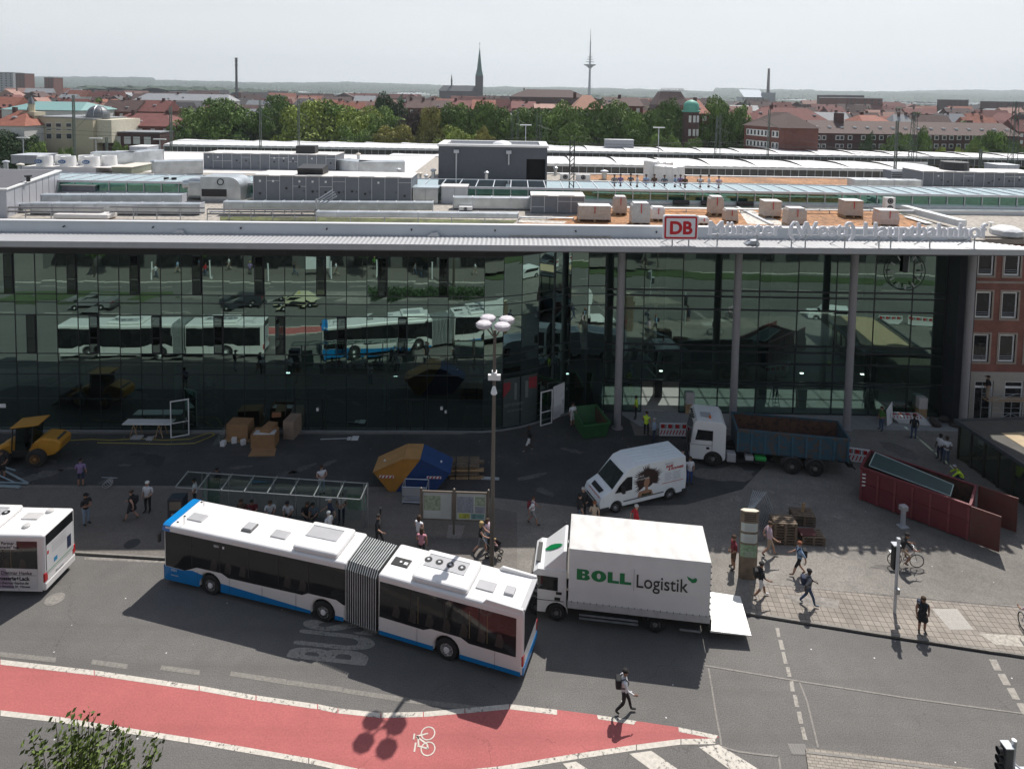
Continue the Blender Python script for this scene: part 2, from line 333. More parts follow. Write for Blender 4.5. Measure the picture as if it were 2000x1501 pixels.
for a,b in(((-40,1268),(110,1283)),((181,1287),(250,1296)),((316,1298),(391,1308)),((452,1310),(560,1326)),((562,1327),(670,1341)),((672,1343),(800,1362)),((802,1363),(938,1378))):
 mk([a,b,(b[0]-2,b[1]+10),(a[0]-4,a[1]+9)],fade_m,.005,'faded_marking')
sc=1/2.985
for q in(((550,672),(572,672),(580,726),(562,726)),((567,742),(590,742),(606,800),(580,800)),((585,812),(605,812),(622,880),(600,880)),((610,900),(632,900),(645,958),(622,956)),((632,980),(655,982),(664,1044),(640,1042)),((652,1062),(674,1062),(690,1134),(666,1132)),((675,1160),(700,1160),(714,1232),(688,1230)),((697,1250),(718,1250),(738,1326),(712,1326))):
 mk([(1330+x*sc,1000+y*sc)for x,y in q],groundmat('worn_marking',(0.3060,0.2848,0.2507),.1,.2,8,chip=(.12,.112,.105))if 'worn_marking' not in MC else MC['worn_marking'])
for q in(((1795,855),(1840,857),(1870,922),(1828,920)),((1845,940),(1890,940),(1924,1008),(1880,1005)),((1898,1022),(1942,1022),(1978,1092),(1934,1088)),((1955,1110),(1998,1112),(2040,1176),(1990,1176)),((2010,1200),(2050,1200),(2090,1270),(2050,1270))):
 mk([(1330+x*sc,1000+y*sc)for x,y in q],MC['worn_marking'])
for pl in([(130,890),(420,938),(700,985),(980,1028),(1300,1078),(1700,1132),(1990,1170)],[(160,905),(185,1050),(205,1180),(228,1300),(235,1355)],[(690,985),(735,1100),(765,1220),(800,1370)],[(240,1365),(330,1392),(450,1408),(570,1420),(580,1496)]):
 for a,b in zip(pl[:-1],pl[1:]):
  a=at(1330+a[0]*sc,1000+a[1]*sc,.012);b=at(1330+b[0]*sc,1000+b[1]*sc,.012);d=(b-a).normalized();nn=Vector((-d.y,d.x,0))*.035
  sheet('asphalt_joint',seam_m,[a-nn,b-nn,b+nn,a+nn],.012)
# lettering BUS painted on the lane
p=at(614,1307,.01)
bus_t=text('BUS',1.0,MC['worn_marking'],None,(p.x+1.55,p.y-.0,.010),(0,0,R(84)),'lane_lettering',off=.035,ext=0,w=1.0)
bus_t.scale=(1.22,4.6,1);tag(bus_t,kind='structure');bus_t.location=at(706,1301,.010)
bk=MB();c1=at(836,1431,.012);c2=at(836,1461,.012)
cc=at(810,1446,.012)
def flatring(mb,c,r,w,n=24):
 for i in range(n):
  t0,t1=2*PI*i/n,2*PI*(i+1)/n
  mb.poly([(c.x+(r-w)*math.cos(t0),c.y+(r-w)*math.sin(t0),.012),(c.x+r*math.cos(t0),c.y+r*math.sin(t0),.012),(c.x+r*math.cos(t1),c.y+r*math.sin(t1),.012),(c.x+(r-w)*math.cos(t1),c.y+(r-w)*math.sin(t1),.012)])
flatring(bk,c1,.27,.045);flatring(bk,c2,.27,.045)
def bar(a,b,w=.03,z=.013):
 a=Vector((a[0],a[1],0));b=Vector((b[0],b[1],0));d=(b-a).normalized();nn=Vector((-d.y,d.x,0))*w;bk.poly([(*(a-nn).xy,z),(*(b-nn).xy,z),(*(b+nn).xy,z),(*(a+nn).xy,z)])
m_=(c1+c2)/2
bar(c1,c1+Vector((-.42,-.12,0)));bar(c1+Vector((-.42,-.12,0)),m_+Vector((-.02,-.12,0)));bar(m_+Vector((-.02,-.12,0)),c2);bar(c2,c2+Vector((-.4,.1,0)));bar(c1+Vector((-.36,-.1,0)),c2+Vector((-.36,.12,0)));bar(c2+Vector((-.48,.22,0)),c2+Vector((-.48,-.12,0)));bar(c1+Vector((-.5,-.02,0)),c1+Vector((-.5,-.24,0)))
tag(bk.build('cycle_symbol',mark_m),kind='structure')
# stains, tar, dust on the forecourt
def blob(name,m,cx,cy,rx,ry,z,n=18,seed=0,rz=0):
 rr=random.Random(seed);pts=[]
 for i in range(n):
  t=2*PI*i/n;k=.65+.5*rr.random();x=rx*math.cos(t)*k;y=ry*math.sin(t)*k
  pts.append((cx+x*math.cos(rz)-y*math.sin(rz),cy+x*math.sin(rz)+y*math.cos(rz)))
 return psheet(name,m,pts,z)
blob('tar_stain',tar_m,302,899,22,14,FZ+.012,seed=3);blob('tar_stain',tar_m,272,887,18,4,FZ+.013,seed=5);blob('tar_stain',tar_m,190,888,12,3,FZ+.013,seed=6);blob('tar_stain',tar_m,60,918,26,9,FZ+.013,seed=9)
fine_dust=groundmat('fine_dust',(0.1000,0.0976,0.0944),.3,.3,5)
for i,(x,y,rx,ry,a)in enumerate([(70,930,55,7,-.25),(130,915,22,3,-.15),(245,908,16,2.5,0),(205,940,18,5,-.3),(590,915,30,5,-.35),(640,905,20,4,-.4),(560,925,24,5,-.2),(470,912,26,3,-.1),(905,930,26,5,.1),(1065,960,22,6,.35),(1040,930,30,5,-.2),(100,900,16,3,.1),(1120,880,26,4,.2)]):blob('dust_stain',fine_dust,x,y,rx,ry,FZ+.011,seed=20+i,rz=a)
lightst=groundmat('dusty_patch',(0.2082,0.1913,0.1700),.2,.3,5)
for i,(x,y,rx,ry,a)in enumerate([(1440,975,14,8,.3),(1560,985,30,5,.1),(1640,1010,28,4,.2),(1500,960,24,4,.2),(1820,930,30,8,.4),(1700,1075,34,4,.1),(1640,1085,20,3,.3)]):blob('dust_stain',lightst,x,y,rx,ry,FZ+.011,seed=60+i,rz=a)
blob('tar_stain',groundmat('old_stain',(.13,.12,.11),.2,.2,6),1420,925,60,16,FZ+.009,seed=80)
blob('tar_stain',MC['old_stain'],1760,880,44,12,FZ+.009,seed=81,rz=.4);blob('tar_stain',MC['old_stain'],1760,1110,60,9,FZ+.009,seed=82,rz=.1)
# drain grates and covers
def cover(px,py,r,z,name='manhole_cover',label='',m=None):
 p=at(px,py,z);mb=MB();mb.lathe([(r*1.12,0),(r*1.12,.004),(r*.96,.005),(r*.96,.002)],n=24);mb.lathe([(r*.9,0),(r*.9,.006)],n=24)
 tag(mb.build(name,m or kerb_m,loc=p),label,'manhole cover')
cover(107,1169,.36,.006,label='round beige manhole cover in the road behind the white advert bus')
cover(258,1061,.34,FZ+.008,label='round dark manhole cover in the bus stop pavement by the kerb',m=new_m)
gr=MB();a=at(1559,1462,.01)
gr.box(-.32,.32,-.2,.2,0,.004)
for i in range(6):gr.box(-.28+i*.1,-.245+i*.1,-.16,.16,.004,.010)
tag(gr.build('drain_grate',mat('grate_iron',(.10,.095,.09),.6,.3),loc=a),'slotted steel road drain beside the corner of the traffic island','drain')
# street on the near side (seen in the glass): median with grass and hedge, second carriageway, far pavement
sheet('near_pavement',pave_m,[(-90,-9.8),(90,-9.8),(90,7.7),(-90,7.7)],.10,thick=.12)
sheet('grass_median',groundmat('grass_soil',(.05,.075,.025),.3,.4,9),[(-70,12.0),(-38,12.0),(-36,15.2),(-70,15.8)],.10,thick=.12)
sheet('median_strip',dirt_m,[(-35.9,12.0),(1,12.3),(1,15.2),(-35.9,15.2)],.10,thick=.12)
sheet('grass_median',MC['grass_soil'],[(9,6),(30,8.6),(60,10.5),(60,13),(30,11.4),(12,10)],.10,thick=.12)
for y0,x0,x1 in((9.8,-60,6),(19.2,-60,-20),(15.5,10,60)):
 mb=MB()
 for i in range(int((x1-x0)/6)):x=x0+i*6;mb.poly([(x,y0,.006),(x+3,y0,.006),(x+3,y0+.14,.006),(x,y0+.14,.006)])
 tag(mb.build('lane_line',mark_m),kind='structure')
mb=MB();mb.box(-60,60,7.75,7.95,0,.10);tag(mb.build('edge_line',mark_m),kind='structure')
def leafcloud(mb,n,fn,s,rnd):
 for _ in range(n):
  c=fn();a=Vector((rnd.gauss(0,1),rnd.gauss(0,1),rnd.gauss(0,1)+.6)).normalized();b=a.orthogonal().normalized();d=a.cross(b);q=s*rnd.uniform(.6,1.4)
  t=rnd.random()*6.28;b,d=b*math.cos(t)+d*math.sin(t),d*math.cos(t)-b*math.sin(t)
  mb.add([c-b*q,c+d*q*.7,c+b*q,c-d*q*.7],[(0,1,2,3)])
rn=random.Random(11);hb=MB()
leafcloud(hb,3000,lambda:Vector((rn.uniform(-15,-1),13.6+rn.uniform(-.8,.8),.2+rn.random()*.9)),.12,rn)
tag(hb.build('hedge',mat('hedge_leaf',(.035,.075,.02),.7,var=.4),fix=False),'low clipped green hedge along the middle of the street','hedge')
# ================= STATION BUILDING =================
facade_glass=glassmat('facade_glass',(.15,.26,.25),.40,(.56,.80,.72),0.0,.13)
hall_glass=glassmat('hall_glass',(.38,.55,.50),.38,(.46,.68,.60),0.0,.16)
clear_glass=glassmat('clear_glass',(.72,.84,.80),.10,(.9,1,.96))
roof_glass=glassmat('roof_glass',(.80,.92,.92),.52,(.82,.93,.96),.02)
pale=mat('brushed_alu',(.46,.48,.51),.38,.55,var=.05)
colm=mat('column_paint',(.26,.25,.26),.5,var=.05)
ST=empty('station_building',(0,45,0),0,'long modern station with dark green glass front, white canopy edge and tall grey columns','train station')
def st(mb,name,m,**k):return mb.build(name,m,ST,loc=(0,-45,0),**k)
def yL(x):return 44.65+.0275*(x+3.5)
# plan of the glass line: straight, S-curve, hall front
xs=[-47.9+1.4*i for i in range(33)];plan=[(x,yL(x))for x in xs if x<-3.2]
mull_left=list(plan)
curve=[(-2.0,44.66),(-.67,44.92),(.62,45.42),(1.85,46.12),(3.05,46.92),(4.25,47.6),(5.55,47.86),(6.9,47.9)]
HX=[8.3,9.7,12.55,15.4,18.25,21.1,23.95,26.8,29.6,32.1]
ZL=[FZ,2.35,4.08,4.91,5.52,8.22,9.08,9.65,12.46,13.6]
ZH=[FZ,2.54,3.95,4.82,5.31,8.01,9.0,9.44,12.35,13.6]
rnd=random.Random(3)
def panes(mb,p,q,zs,skip=()):
 for k,(z0,z1)in enumerate(zip(zs[:-1],zs[1:])):
  if k in skip:continue
  j=[rnd.uniform(-.0045,.0045)for _ in range(4)]
  mb.add([(p[0],p[1]+j[0],z0),(q[0],q[1]+j[1],z0),(q[0],q[1]+j[2],z1),(p[0],p[1]+j[3],z1)],[(0,1,2,3)])
pl=plan+curve
gl=MB();
for p,q in zip(pl[:-1],pl[1:]):panes(gl,p,q,ZL[:-1])
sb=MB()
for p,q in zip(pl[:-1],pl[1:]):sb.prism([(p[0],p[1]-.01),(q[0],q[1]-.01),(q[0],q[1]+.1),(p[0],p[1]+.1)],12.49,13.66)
st(sb,'soffit_reflection_band',mat('soffit_reflection_dark',(.012,.012,.013),.5))  # opaque dark band, painting in the soffit's reflection across the top glass
st(gl,'glass_front',facade_glass,fix=False)
hp=[(6.9,47.9)]+[(x,47.9)for x in HX]
g2=MB();door_bays={2:(0,),4:(),5:(0,),6:(0,)}
for i,(p,q)in enumerate(zip(hp[:-1],hp[1:])):panes(g2,p,q,ZH,(0,)if i==2 else())
st(g2,'hall_glass_front',hall_glass,fix=False)
mf=MB()
for p in pl:mf.box(p[0]-.022,p[0]+.022,p[1]-.025,p[1]+.10,FZ,13.7)
for p,q in zip(pl[:-1],pl[1:]):
 for z in ZL[1:-1]:
  w=.028 if z not in(2.35,)else.015
  d=Vector((q[0]-p[0],q[1]-p[1],0)).normalized();nn=Vector((-d.y,d.x,0))*.024;a=Vector((*p,0))+d*.03;b=Vector((*q,0))-d*.03
  mf.prism([(a-nn).xy,(b-nn).xy,(b+nn).xy,(a+nn).xy],z-w,z+w)
st(mf,'mullions',anth)
mh=MB()
for i,x in enumerate([6.9]+HX):mh.box(x-.03,x+.03,47.86,48.02,FZ,13.7)
for i,(p,q)in enumerate(zip(hp[:-1],hp[1:])):
 for z in ZH[1:-1]:mh.box(p[0]+.04,q[0]-.04,47.86,47.99,z-.06,z+.06)
 for z in(2.35-.03,FZ+.02):mh.box(p[0]+.04,q[0]-.04,47.83,47.99,z-.05,z+.05)if i not in(2,)else None
st(mh,'hall_mullions',anth)
sashg=glassmat('sash_glass',(.05,.07,.07),.10,(.5,.7,.65))
# opening window sashes that show as darker vertical slots
for zlo,zhi,offs in((9.7,12.4,0),(5.57,8.17,1)):
 for i,p in enumerate(mull_left):
  if i%3==offs%3 and i+1<len(mull_left):
   x0=p[0]+.75 if True else 0;x1=p[0]+1.36;y=p[1]-.035
   fr=MB()
   for a,b,c,d in((x0,x0+.05,zlo,zhi),(x1-.05,x1,zlo,zhi),(x0,x1,zlo,zlo+.07),(x0,x1,zhi-.07,zhi),(x0,x1,(zlo+zhi)/2-.25,(zlo+zhi)/2-.19)):fr.box(a,b,y-.0,y+.03,c,d)
   sa_=st(fr,'window',anth);fr=MB();fr.add([(x0+.06,-45+y+.01+45,zlo+.07),(x1-.06,y+.01,zlo+.07),(x1-.06,y+.01,zhi-.07),(x0+.06,y+.01,zhi-.07)],[(0,1,2,3)]);fr.build('pane',sashg,sa_,fix=False)
# interior
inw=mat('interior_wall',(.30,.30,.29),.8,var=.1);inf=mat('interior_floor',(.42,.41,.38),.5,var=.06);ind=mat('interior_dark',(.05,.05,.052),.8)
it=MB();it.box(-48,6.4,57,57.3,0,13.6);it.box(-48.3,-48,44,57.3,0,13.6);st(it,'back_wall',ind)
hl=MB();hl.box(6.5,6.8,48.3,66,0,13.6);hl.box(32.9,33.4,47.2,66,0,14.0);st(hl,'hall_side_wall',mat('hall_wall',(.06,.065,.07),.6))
for z in(4.45,9.0):
 f=MB();f.box(-47.9,-4,45.3,56.9,z-.28,z+.28);st(f,'floor_slab',inw)
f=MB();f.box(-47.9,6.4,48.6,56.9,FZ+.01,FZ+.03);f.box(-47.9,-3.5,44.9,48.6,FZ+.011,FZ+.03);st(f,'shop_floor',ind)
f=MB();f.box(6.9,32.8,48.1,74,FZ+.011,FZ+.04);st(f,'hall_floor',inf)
f=MB();f.box(6.9,32.8,60.5,60.8,4.0,13.6);f.box(6.9,32.8,60.5,66,4.2,4.6);f.box(6.9,32.8,73.6,74,FZ,13);st(f,'hall_gallery',mat('gallery',(.16,.17,.17),.6))
for x in(-40.5,-32,-24.8,-16.5,-9.3,3.4):c=MB();c.cyl((x,47.5,FZ),(x,47.5,13.4),.24,n=14);st(c,'inner_column',mat('inner_column',(.25,.33,.31),.6),smooth=True)
for x in(11.5,19.7,28.2):c=MB();c.box(x-.3,x+.3,50.2,50.8,FZ,13.4);st(c,'inner_column',anth)
s=MB();s.exy([(-36,FZ),(-27,4.3),(-27,4.7),(-36.6,FZ)],49.5,51);st(s,'staircase',mat('stair',(.12,.13,.13),.6))
ply=MB();ply.box(-22.7,-21.6,46.6,46.7,FZ,4.1);ply.box(-15.8,-15.0,46.6,46.7,FZ,4.1);st(ply,'inner_panel',wood)
lamp_e=mat('lamp_glow',(1,.98,.92),.3,emit=6)
for x,y,z in((-16.0,45.7,3.6),(-8.3,45.6,3.55),(-36.5,46.0,3.9),(9.9+1.4,48.7,2.9),(16.9,48.7,2.9),(22.0,48.7,2.9),(26.6,48.7,2.9),(4.2,48.4,2.7)):
 l=MB();l.box(x-.12,x+.12,y-.06,y+.06,z,z+.05);st(l,'ceiling_light',lamp_e)
# closed doors in the left part and paper notices
for x in(-14.1,-7.05):
 dr=MB();y=yL(x)-.03
 for a,b,c,d in((x-1.0,x-.9,FZ,2.4),(x+.9,x+1.0,FZ,2.4),(x-.04,x+.04,FZ,2.3),(x-1,x+1,2.3,2.42),(x-1,x+1,FZ,FZ+.12)):dr.box(a,b,y-.01,y+.03,c,d)
 st(dr,'entrance_door',anth)
nb=MB()
for px,py,w,h_ in((12,788,.42,.28),(6,838,.22,.34),(621,798,.17,.24),(862,799,.18,.22),(870,806,.14,.2)):q=onY(px,py,44.0 if px<300 else 44.4);y=yL(q.x)-.085;nb.box(q.x-w/2,q.x+w/2,y-.004,y,q.z-h_/2,q.z+h_/2)
st(nb,'paper_notice',wpaint)
# base sill
sl=MB()
for p,q in zip(pl[:-1],pl[1:]):sl.prism([(p[0],p[1]-.22),(q[0],q[1]-.22),(q[0],q[1]-.08),(p[0],p[1]-.08)],FZ,FZ+.10)
st(sl,'base_sill',mat('sill_metal',(.2,.21,.22),.5))
# advertising wrap with numbers on the curved glass
ad=MB();ad.poly([(-.75,44.80,.4),(.60,45.34,.4),(1.83,46.04,.4),(1.83,46.04,3.9),(.60,45.34,3.9),(-.75,44.80,3.9)][:0]or[(-.6,44.86,.35),(.55,45.31,.35),(.55,45.31,3.8),(-.6,44.86,3.8)]);ad.poly([(.66,45.36,.35),(1.8,46.01,.35),(1.8,46.01,3.8),(.66,45.36,3.8)])
wrap=mat('poster_teal',(.045,.062,.06),.5);st(ad,'window_poster',wrap,fix=False)
rb=MB();rb.poly([(-.6,44.855,3.5),(-.1,45.05,3.5),(-.1,45.05,3.0),(-.6,44.855,2.4)]);rb.poly([(1.2,45.66,3.6),(1.78,45.99,3.6),(1.78,45.99,2.7),(1.2,45.66,2.8)]);st(rb,'window_poster',mat('poster_red',(.22,.02,.03),.5),fix=False)
text('11',1.7,mat('poster_white',(.14,.17,.16),.5),ST,(-.1,45.03-45,2.2),(R(90),0,R(25)),off=.03)
text('SEPTEMBER',.30,MC['poster_white'],ST,(-.55,44.86-45,1.75),(R(90),0,R(22)))
text('ERÖFFNUNG',.20,MC['poster_white'],ST,(-.3,44.95-45,1.35),(R(90),0,R(22)))
# canopy: corrugated sheet, fascia, soffit
def yC(x):return 41.75+.033*(x-6)
CX0,CX1=-50.0,33.4
n=560;cs=MB();vs=[];fs=[]
for i in range(n+1):
 x=CX0+(CX1+2.4-CX0)*i/n;zz=.035 if i%2 else 0.0
 y0=yC(x)+.02;y1=yC(x)+2.35
 if x>31.3:y1=yC(x)+2.35-max(0,(x-31.3))*.62
 y1=max(y1,y0+.02)
 xo=min(x,CX1+1.6)
 vs+=[(xo,y0,14.02+zz),(xo,y1,14.12+zz)]
for i in range(n):fs.append((2*i,2*i+2,2*i+3,2*i+1))
cs.add(vs,fs);st(cs,'canopy_roof',mat('canopy_sheet',(.37,.37,.375),.45,.15,var=.03),fix=False)
XE=CX1+1.6
fa=MB();fa.prism([(CX0,yC(CX0)-.06),(XE,yC(XE)-.06),(XE,yC(XE)),(CX0,yC(CX0))],13.70,14.07);st(fa,'canopy_fascia',mat('fascia_alu',(.40,.41,.43),.4,.4,var=.05))
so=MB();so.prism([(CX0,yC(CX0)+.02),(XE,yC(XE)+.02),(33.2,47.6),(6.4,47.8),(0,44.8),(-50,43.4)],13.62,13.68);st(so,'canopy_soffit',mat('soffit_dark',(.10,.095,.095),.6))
# upstand wall with coping behind canopy sheet
uw=MB();XU=31.6;a0,a1=yC(CX0)+2.36,yC(XU)+2.36
uw.prism([(CX0,a0),(XU,a1),(XU,a1+.3),(CX0,a0+.3)],13.68,14.84);st(uw,'parapet',mat('parapet_alu',(.50,.54,.58),.40,.35,var=.06,scale=.5))
cp=MB();cp.prism([(CX0,a0-.05),(XU+.05,a1-.05),(XU+.05,a1+.42),(CX0,a0+.42)],14.845,14.905);st(cp,'coping',mat('coping_white',(.68,.68,.68),.4,.2,var=.03))
for px,py in((145,436),(312,438),(478,440),(642,443),(805,446),(967,448),(1125,450),(1284,453)):
 d_=MB();q=onY(px,py,43.9);y=yC(q.x)+2.33;d_.cyl((q.x,y+.03,14.55),(q.x,y-.1,14.5),.05,n=8);st(d_,'overflow_spout',dark)
for px,py in((350,455),(846,461),(1470,476)):
 v=at(px,py,14.15);d_=MB();d_.exy([(v.x-.45,14.12),(v.x-.15,14.36),(v.x+.3,14.40),(v.x+.45,14.12)],v.y-.15,v.y+.35);st(d_,'roof_vent',pale)
# main roof plate with the glazed atrium opening
rf=mat('gravel_roof',(.34,.31,.27),.9,var=.35,scale=4)
ro=MB();ro.box(-50,6.6,43.9,57.4,13.7,14.2);ro.box(6.6,32.6,44.9,57.4,13.7,14.2);ro.box(-50,-2.9,62.1,98,13.7,14.2);ro.box(-2.89,36,62.1,78.5,13.7,14.2);ro.box(32.61,90,48.6,57.4,13.0,13.35);ro.box(36.01,90,62.1,78.5,13.3,14.19);st(ro,'flat_roof',rf)
# columns
for x,px in((7.55,0),(15.85,0),(24.15,0),(32.65,0)):
 c=MB();yy=45.25+.0275*x;c.cyl((x,yy,FZ),(x,yy,13.66),.26,n=28);c.lathe([(.40,FZ),(.40,FZ+.05)],(x,yy,0),24);st(c,'column',colm,smooth=True)
ew=MB();ew.box(32.15,33.35,46.6,48.2,FZ,13.66);st(ew,'end_pier',mat('pier_dark',(.022,.025,.032),.4))
# clock in the hall front
ck=MB();cx,cy,cz=28.9,47.70,11.15
for i in range(12):
 t=2*PI*i/12;r0,r1,w=.95,1.32,.05;dx,dz=math.cos(t),math.sin(t)
 ck.add([(cx+dx*r+sgn*w*-dz,cy,cz+dz*r+sgn*w*dx)for r,sgn in((r0,-1),(r1,-1),(r1,1),(r0,1))],[(0,1,2,3)])
clk=st(ck,'clock_face',mat('clock_marks',(.36,.4,.4),.5),fix=False)
k2=MB();k2.ring((cx,cy+.01,cz),(0,1,0),1.42,.035,36);k2.box(cx-.25,cx+.12,cy,cy+.03,cz-.1,cz+1.25);st(k2,'clock_ring',anth)
k3=MB();k3.box(cx+.16,cx+.22,cy-.02,cy,cz+.0,cz+1.15);st(k3,'clock_hand',MC['clock_marks'])
# atrium glazing
AX0,AX1=-50,90
ag=MB()
x=AX0
while x<AX1:
 j=rnd.uniform(-.004,.004);ag.add([(x,57.45,15.50+j),(x+1.55,57.45,15.50-j),(x+1.55,62.3,15.52+j),(x,62.3,15.52-j)],[(0,1,2,3)]);x+=1.55
st(ag,'atrium_roof_glass',roof_glass,fix=False)
ab=MB();x=AX0
while x<AX1:ab.box(x-.035,x+.035,57.4,62.35,15.46,15.555);x+=1.55
ab.box(AX0,AX1,57.34,57.46,15.36,15.56);ab.box(AX0,AX1,62.3,62.42,15.36,15.56);ab.box(AX0,AX1,59.85,59.95,15.3,15.45);st(ab,'atrium_bars',lgrey)
av=MB();x=AX0
while x<AX1:av.add([(x,57.9,14.5),(x+1.55,57.9,14.5),(x+1.55,57.9,15.42),(x,57.9,15.42)],[(0,1,2,3)]);x+=1.55
st(av,'atrium_side_glass',glassmat('atrium_side',(.16,.42,.36),.20,(.5,.95,.8)),fix=False)
ap=MB();x=AX0
while x<AX1:ap.box(x-.04,x+.04,57.82,57.97,14.5,15.40);x+=1.55
ap.box(AX0,AX1,57.5,57.8,14.2,14.49);ap.box(AX0,AX1,57.84,57.95,14.48,14.56);st(ap,'atrium_posts',lgrey)
ar=MB();ar.box(-50,90,62.45,62.6,14.2,15.45);st(ar,'atrium_back_wall',lgrey);ar=MB();ar.box(-50,6.5,58,62.3,12.9,13.0);ar.box(33.5,90,58,62.3,12.9,13.0);st(ar,'atrium_lower_ceiling',mat('atrium_green',(.10,.26,.22),.6))
# sedum planting (orange) as roof areas
sed=groundmat('sedum',(.30,.145,.06),.35,.5,2.6,0,.3)
sed2=groundmat('sedum_green',(.07,.08,.025),.5,.5,2.5,0,.4)
def rsheet(name,m,px,z=14.2+.03):
 mb=MB();pts=[at(x,y,z)for x,y in px];mb.poly([(p.x,p.y,z)for p in pts]);o=mb.build(name,m,ST,loc=(0,-45,0));return o
rsheet('sedum_bed',sed,[(1005,437),(1200,442),(1430,448),(1830,452),(1745,412),(1600,409),(1200,406),(1100,425)])
rsheet('sedum_bed',sed,[(1130,350),(1665,362),(1652,348),(1340,344),(1130,341)])
rsheet('sedum_bed',sed2,[(430,431),(1000,437),(1010,430),(620,424),(430,423)])
rsheet('gravel_strip',groundmat('pale_gravel',(.48,.45,.40),.2,.4,6),[(1440,407),(1460,407),(1545,440),(1460,437)],14.2+.036)
rsheet('gravel_strip',MC['pale_gravel'],[(1010,434),(1100,437),(1108,432),(1015,429)],14.2+.036)
# ================= THINGS ON THE ROOF =================
ZR=14.2
ahu_m=mat('air_unit_panel',(.15,.165,.19),.5,.2,var=.06)
zinc=mat('zinc_duct',(.50,.53,.55),.32,.75,var=.18,scale=1.2)
cream=mat('cream_case',(.62,.58,.50),.6,var=.06)
wrapw=mat('white_wrap',(.70,.69,.68),.35,var=.08,bump=.6,scale=5)
wrapc=mat('wrapped_pallet_goods',(.44,.37,.32),.5,var=.12,bump=.5,scale=4)
whitetop=mat('unit_top',(.66,.63,.60),.5,var=.06)
def frame(x0,x1,yb,yt,z=ZR):
 a=at(x0,yb,z);b=at(x1,yb,z);Y=(a.y+b.y)/2;a=onY(x0,yb,Y);b=onY(x1,yb,Y)
 zt=(zat(a.x,Y,yt)+zat(b.x,Y,yt))/2
 return a.x,b.x,Y,zt
def rthing(name,label,cat,x0,x1,yb,yt,group=None,z=ZR):
 X0,X1,Y,zt=frame(x0,x1,yb,yt,z);e=empty(name,((X0+X1)/2,Y,z),0,label,cat,group)
 return e,(X1-X0)/2,zt-z
# air handling units with door panels
def ahu(label,x0,x1,yb,yt,depth,doors,vents=True,z=ZR,group=None,top=whitetop):
 e,w,h=rthing('air_handling_unit',label,'air unit',x0,x1,yb,yt,group,z)
 m=MB();m.box(-w,w,.03,depth,.12,h-.03);m.box(-w+.05,w-.05,.1,depth-.1,0,.12);m.build('casing',ahu_m,e)
 m=MB();m.box(-w-.04,w+.04,-.02,depth+.03,h-.03,h+.03);m.build('top_plate',top,e)
 m=MB();rr=random.Random(int(x0));k=int(2*w/1.05);
 for i in range(k+1):x=-w+2*w*i/k;m.box(x-.022,x+.022,0.0,.028,.12,h-.05)
 for i in range(k):
  if rr.random()<.5:x=-w+2*w*i/k;zz=h-(.45 if rr.random()<.6 else.9);m.box(x+.03,x+2*w/k-.03,.002,.026,zz,zz+.04)
 m.build('panel_frame',lgrey,e)
 m=MB()
 for i in range(k):
  if i%2==0:x=-w+2*w*i/k;m.box(x+.1,x+2*w/k+.25,-.1,.12,h+.032,h+.09)
 m.build('roof_flashing',white,e)
 if vents:
  m=MB()
  for i in range(k):
   if rr.random()<.5:x=-w+2*w*(i+.5)/k;zz=h*rr.uniform(.3,.6);m.cyl((x,0,zz),(x,.03,zz),.11,n=10)
   if rr.random()<.6:x=-w+2*w*(i+.85)/k;m.box(x-.02,x+.02,-.03,.02,h*.4,h*.4+.14)
  m.build('door_fittings',dark,e)
  m=MB()
  for i in range(k):
   if rr.random()<.4:x=-w+2*w*(i+.5)/k;m.box(x-.08,x+.08,.0,.028,h-.55,h-.38)
  m.build('door_sticker',wpaint,e)
 return e,w,h
A1,w1,h1=ahu('long dark grey air unit with door panels and black hood, largest on the roof',495,803,396,345,3.6,True)
m=MB();m.exx([(.9,0),(2.6,0),(2.4,.75),(.7,.55)],-w1+4.4-.9,-w1+4.4+1.3);m.build('black_hood',dark,A1,loc=(0,0,h1+.05))
A2,w2,h2=ahu('rear dark grey air handling unit with black box on top, behind the longer one',398,655,333,301,4.0,True)
m=MB();m.box(w2*.35,w2*.35+2.3,1.2,2.6,h2+.03,h2+.95);m.build('black_hood',dark,A2)
A3,w3,h3=ahu('dark grey air handling unit with round black ports near the right end of the roof',1802,2040,366,337,4.0,True)
m=MB();m.cyl((-w3+5,2.4,h3+.03),(-w3+5,2.4,h3+.95),1.5,1.4,n=18);m.build('black_hood',dark,A3)
ahu('small dark grey three panel air unit left of the wrapped pallets',1037,1141,418,383,2.2,True,False)
# low pale plant box, dark box, left penthouse
def plain(name,label,cat,x0,x1,yb,yt,depth,m1,mtop=None,group=None,z=ZR,seams=True,over=.05):
 e,w,h=rthing(name,label,cat,x0,x1,yb,yt,group,z)
 m=MB();m.box(-w,w,0,depth,0,h-.06);m.build('casing',m1,e)
 m=MB();m.box(-w-over,w+over,-over,depth+over,h-.06,h);m.build('top_plate',mtop or whitetop,e)
 if seams:
  m=MB();k=max(2,int(2*w/1.4))
  for i in range(1,k):x=-w+2*w*i/k;m.box(x-.012,x+.012,-.012,.0,.05,h-.1)
  m.build('panel_seam',ahu_m,e)
 return e,w,h
B1,bw,bh=plain('plant_box','low pale grey metal plant box with two small black vents on its white top','plant box',202,337,381,361,3.2,mat('pale_panel',(.30,.31,.34),.5,.2,var=.04))
for dx in(.55,.78):m=MB();m.cyl((bw*dx,1.6,bh),(bw*dx,1.6,bh+.35),.1,n=8);m.cyl((bw*dx,1.6,bh+.35),(bw*dx,1.6,bh+.5),.22,n=8);m.build('vent_cap',dark,B1)
plain('plant_box','dark grey low plant box between the pale box and the left penthouse','plant box',119,186,381,361,2.6,ahu_m)
pent=empty('roof_penthouse',(0,0,ZR),0,'pale grey clad penthouse at the left edge of the roof with a flat dark top','roof structure')
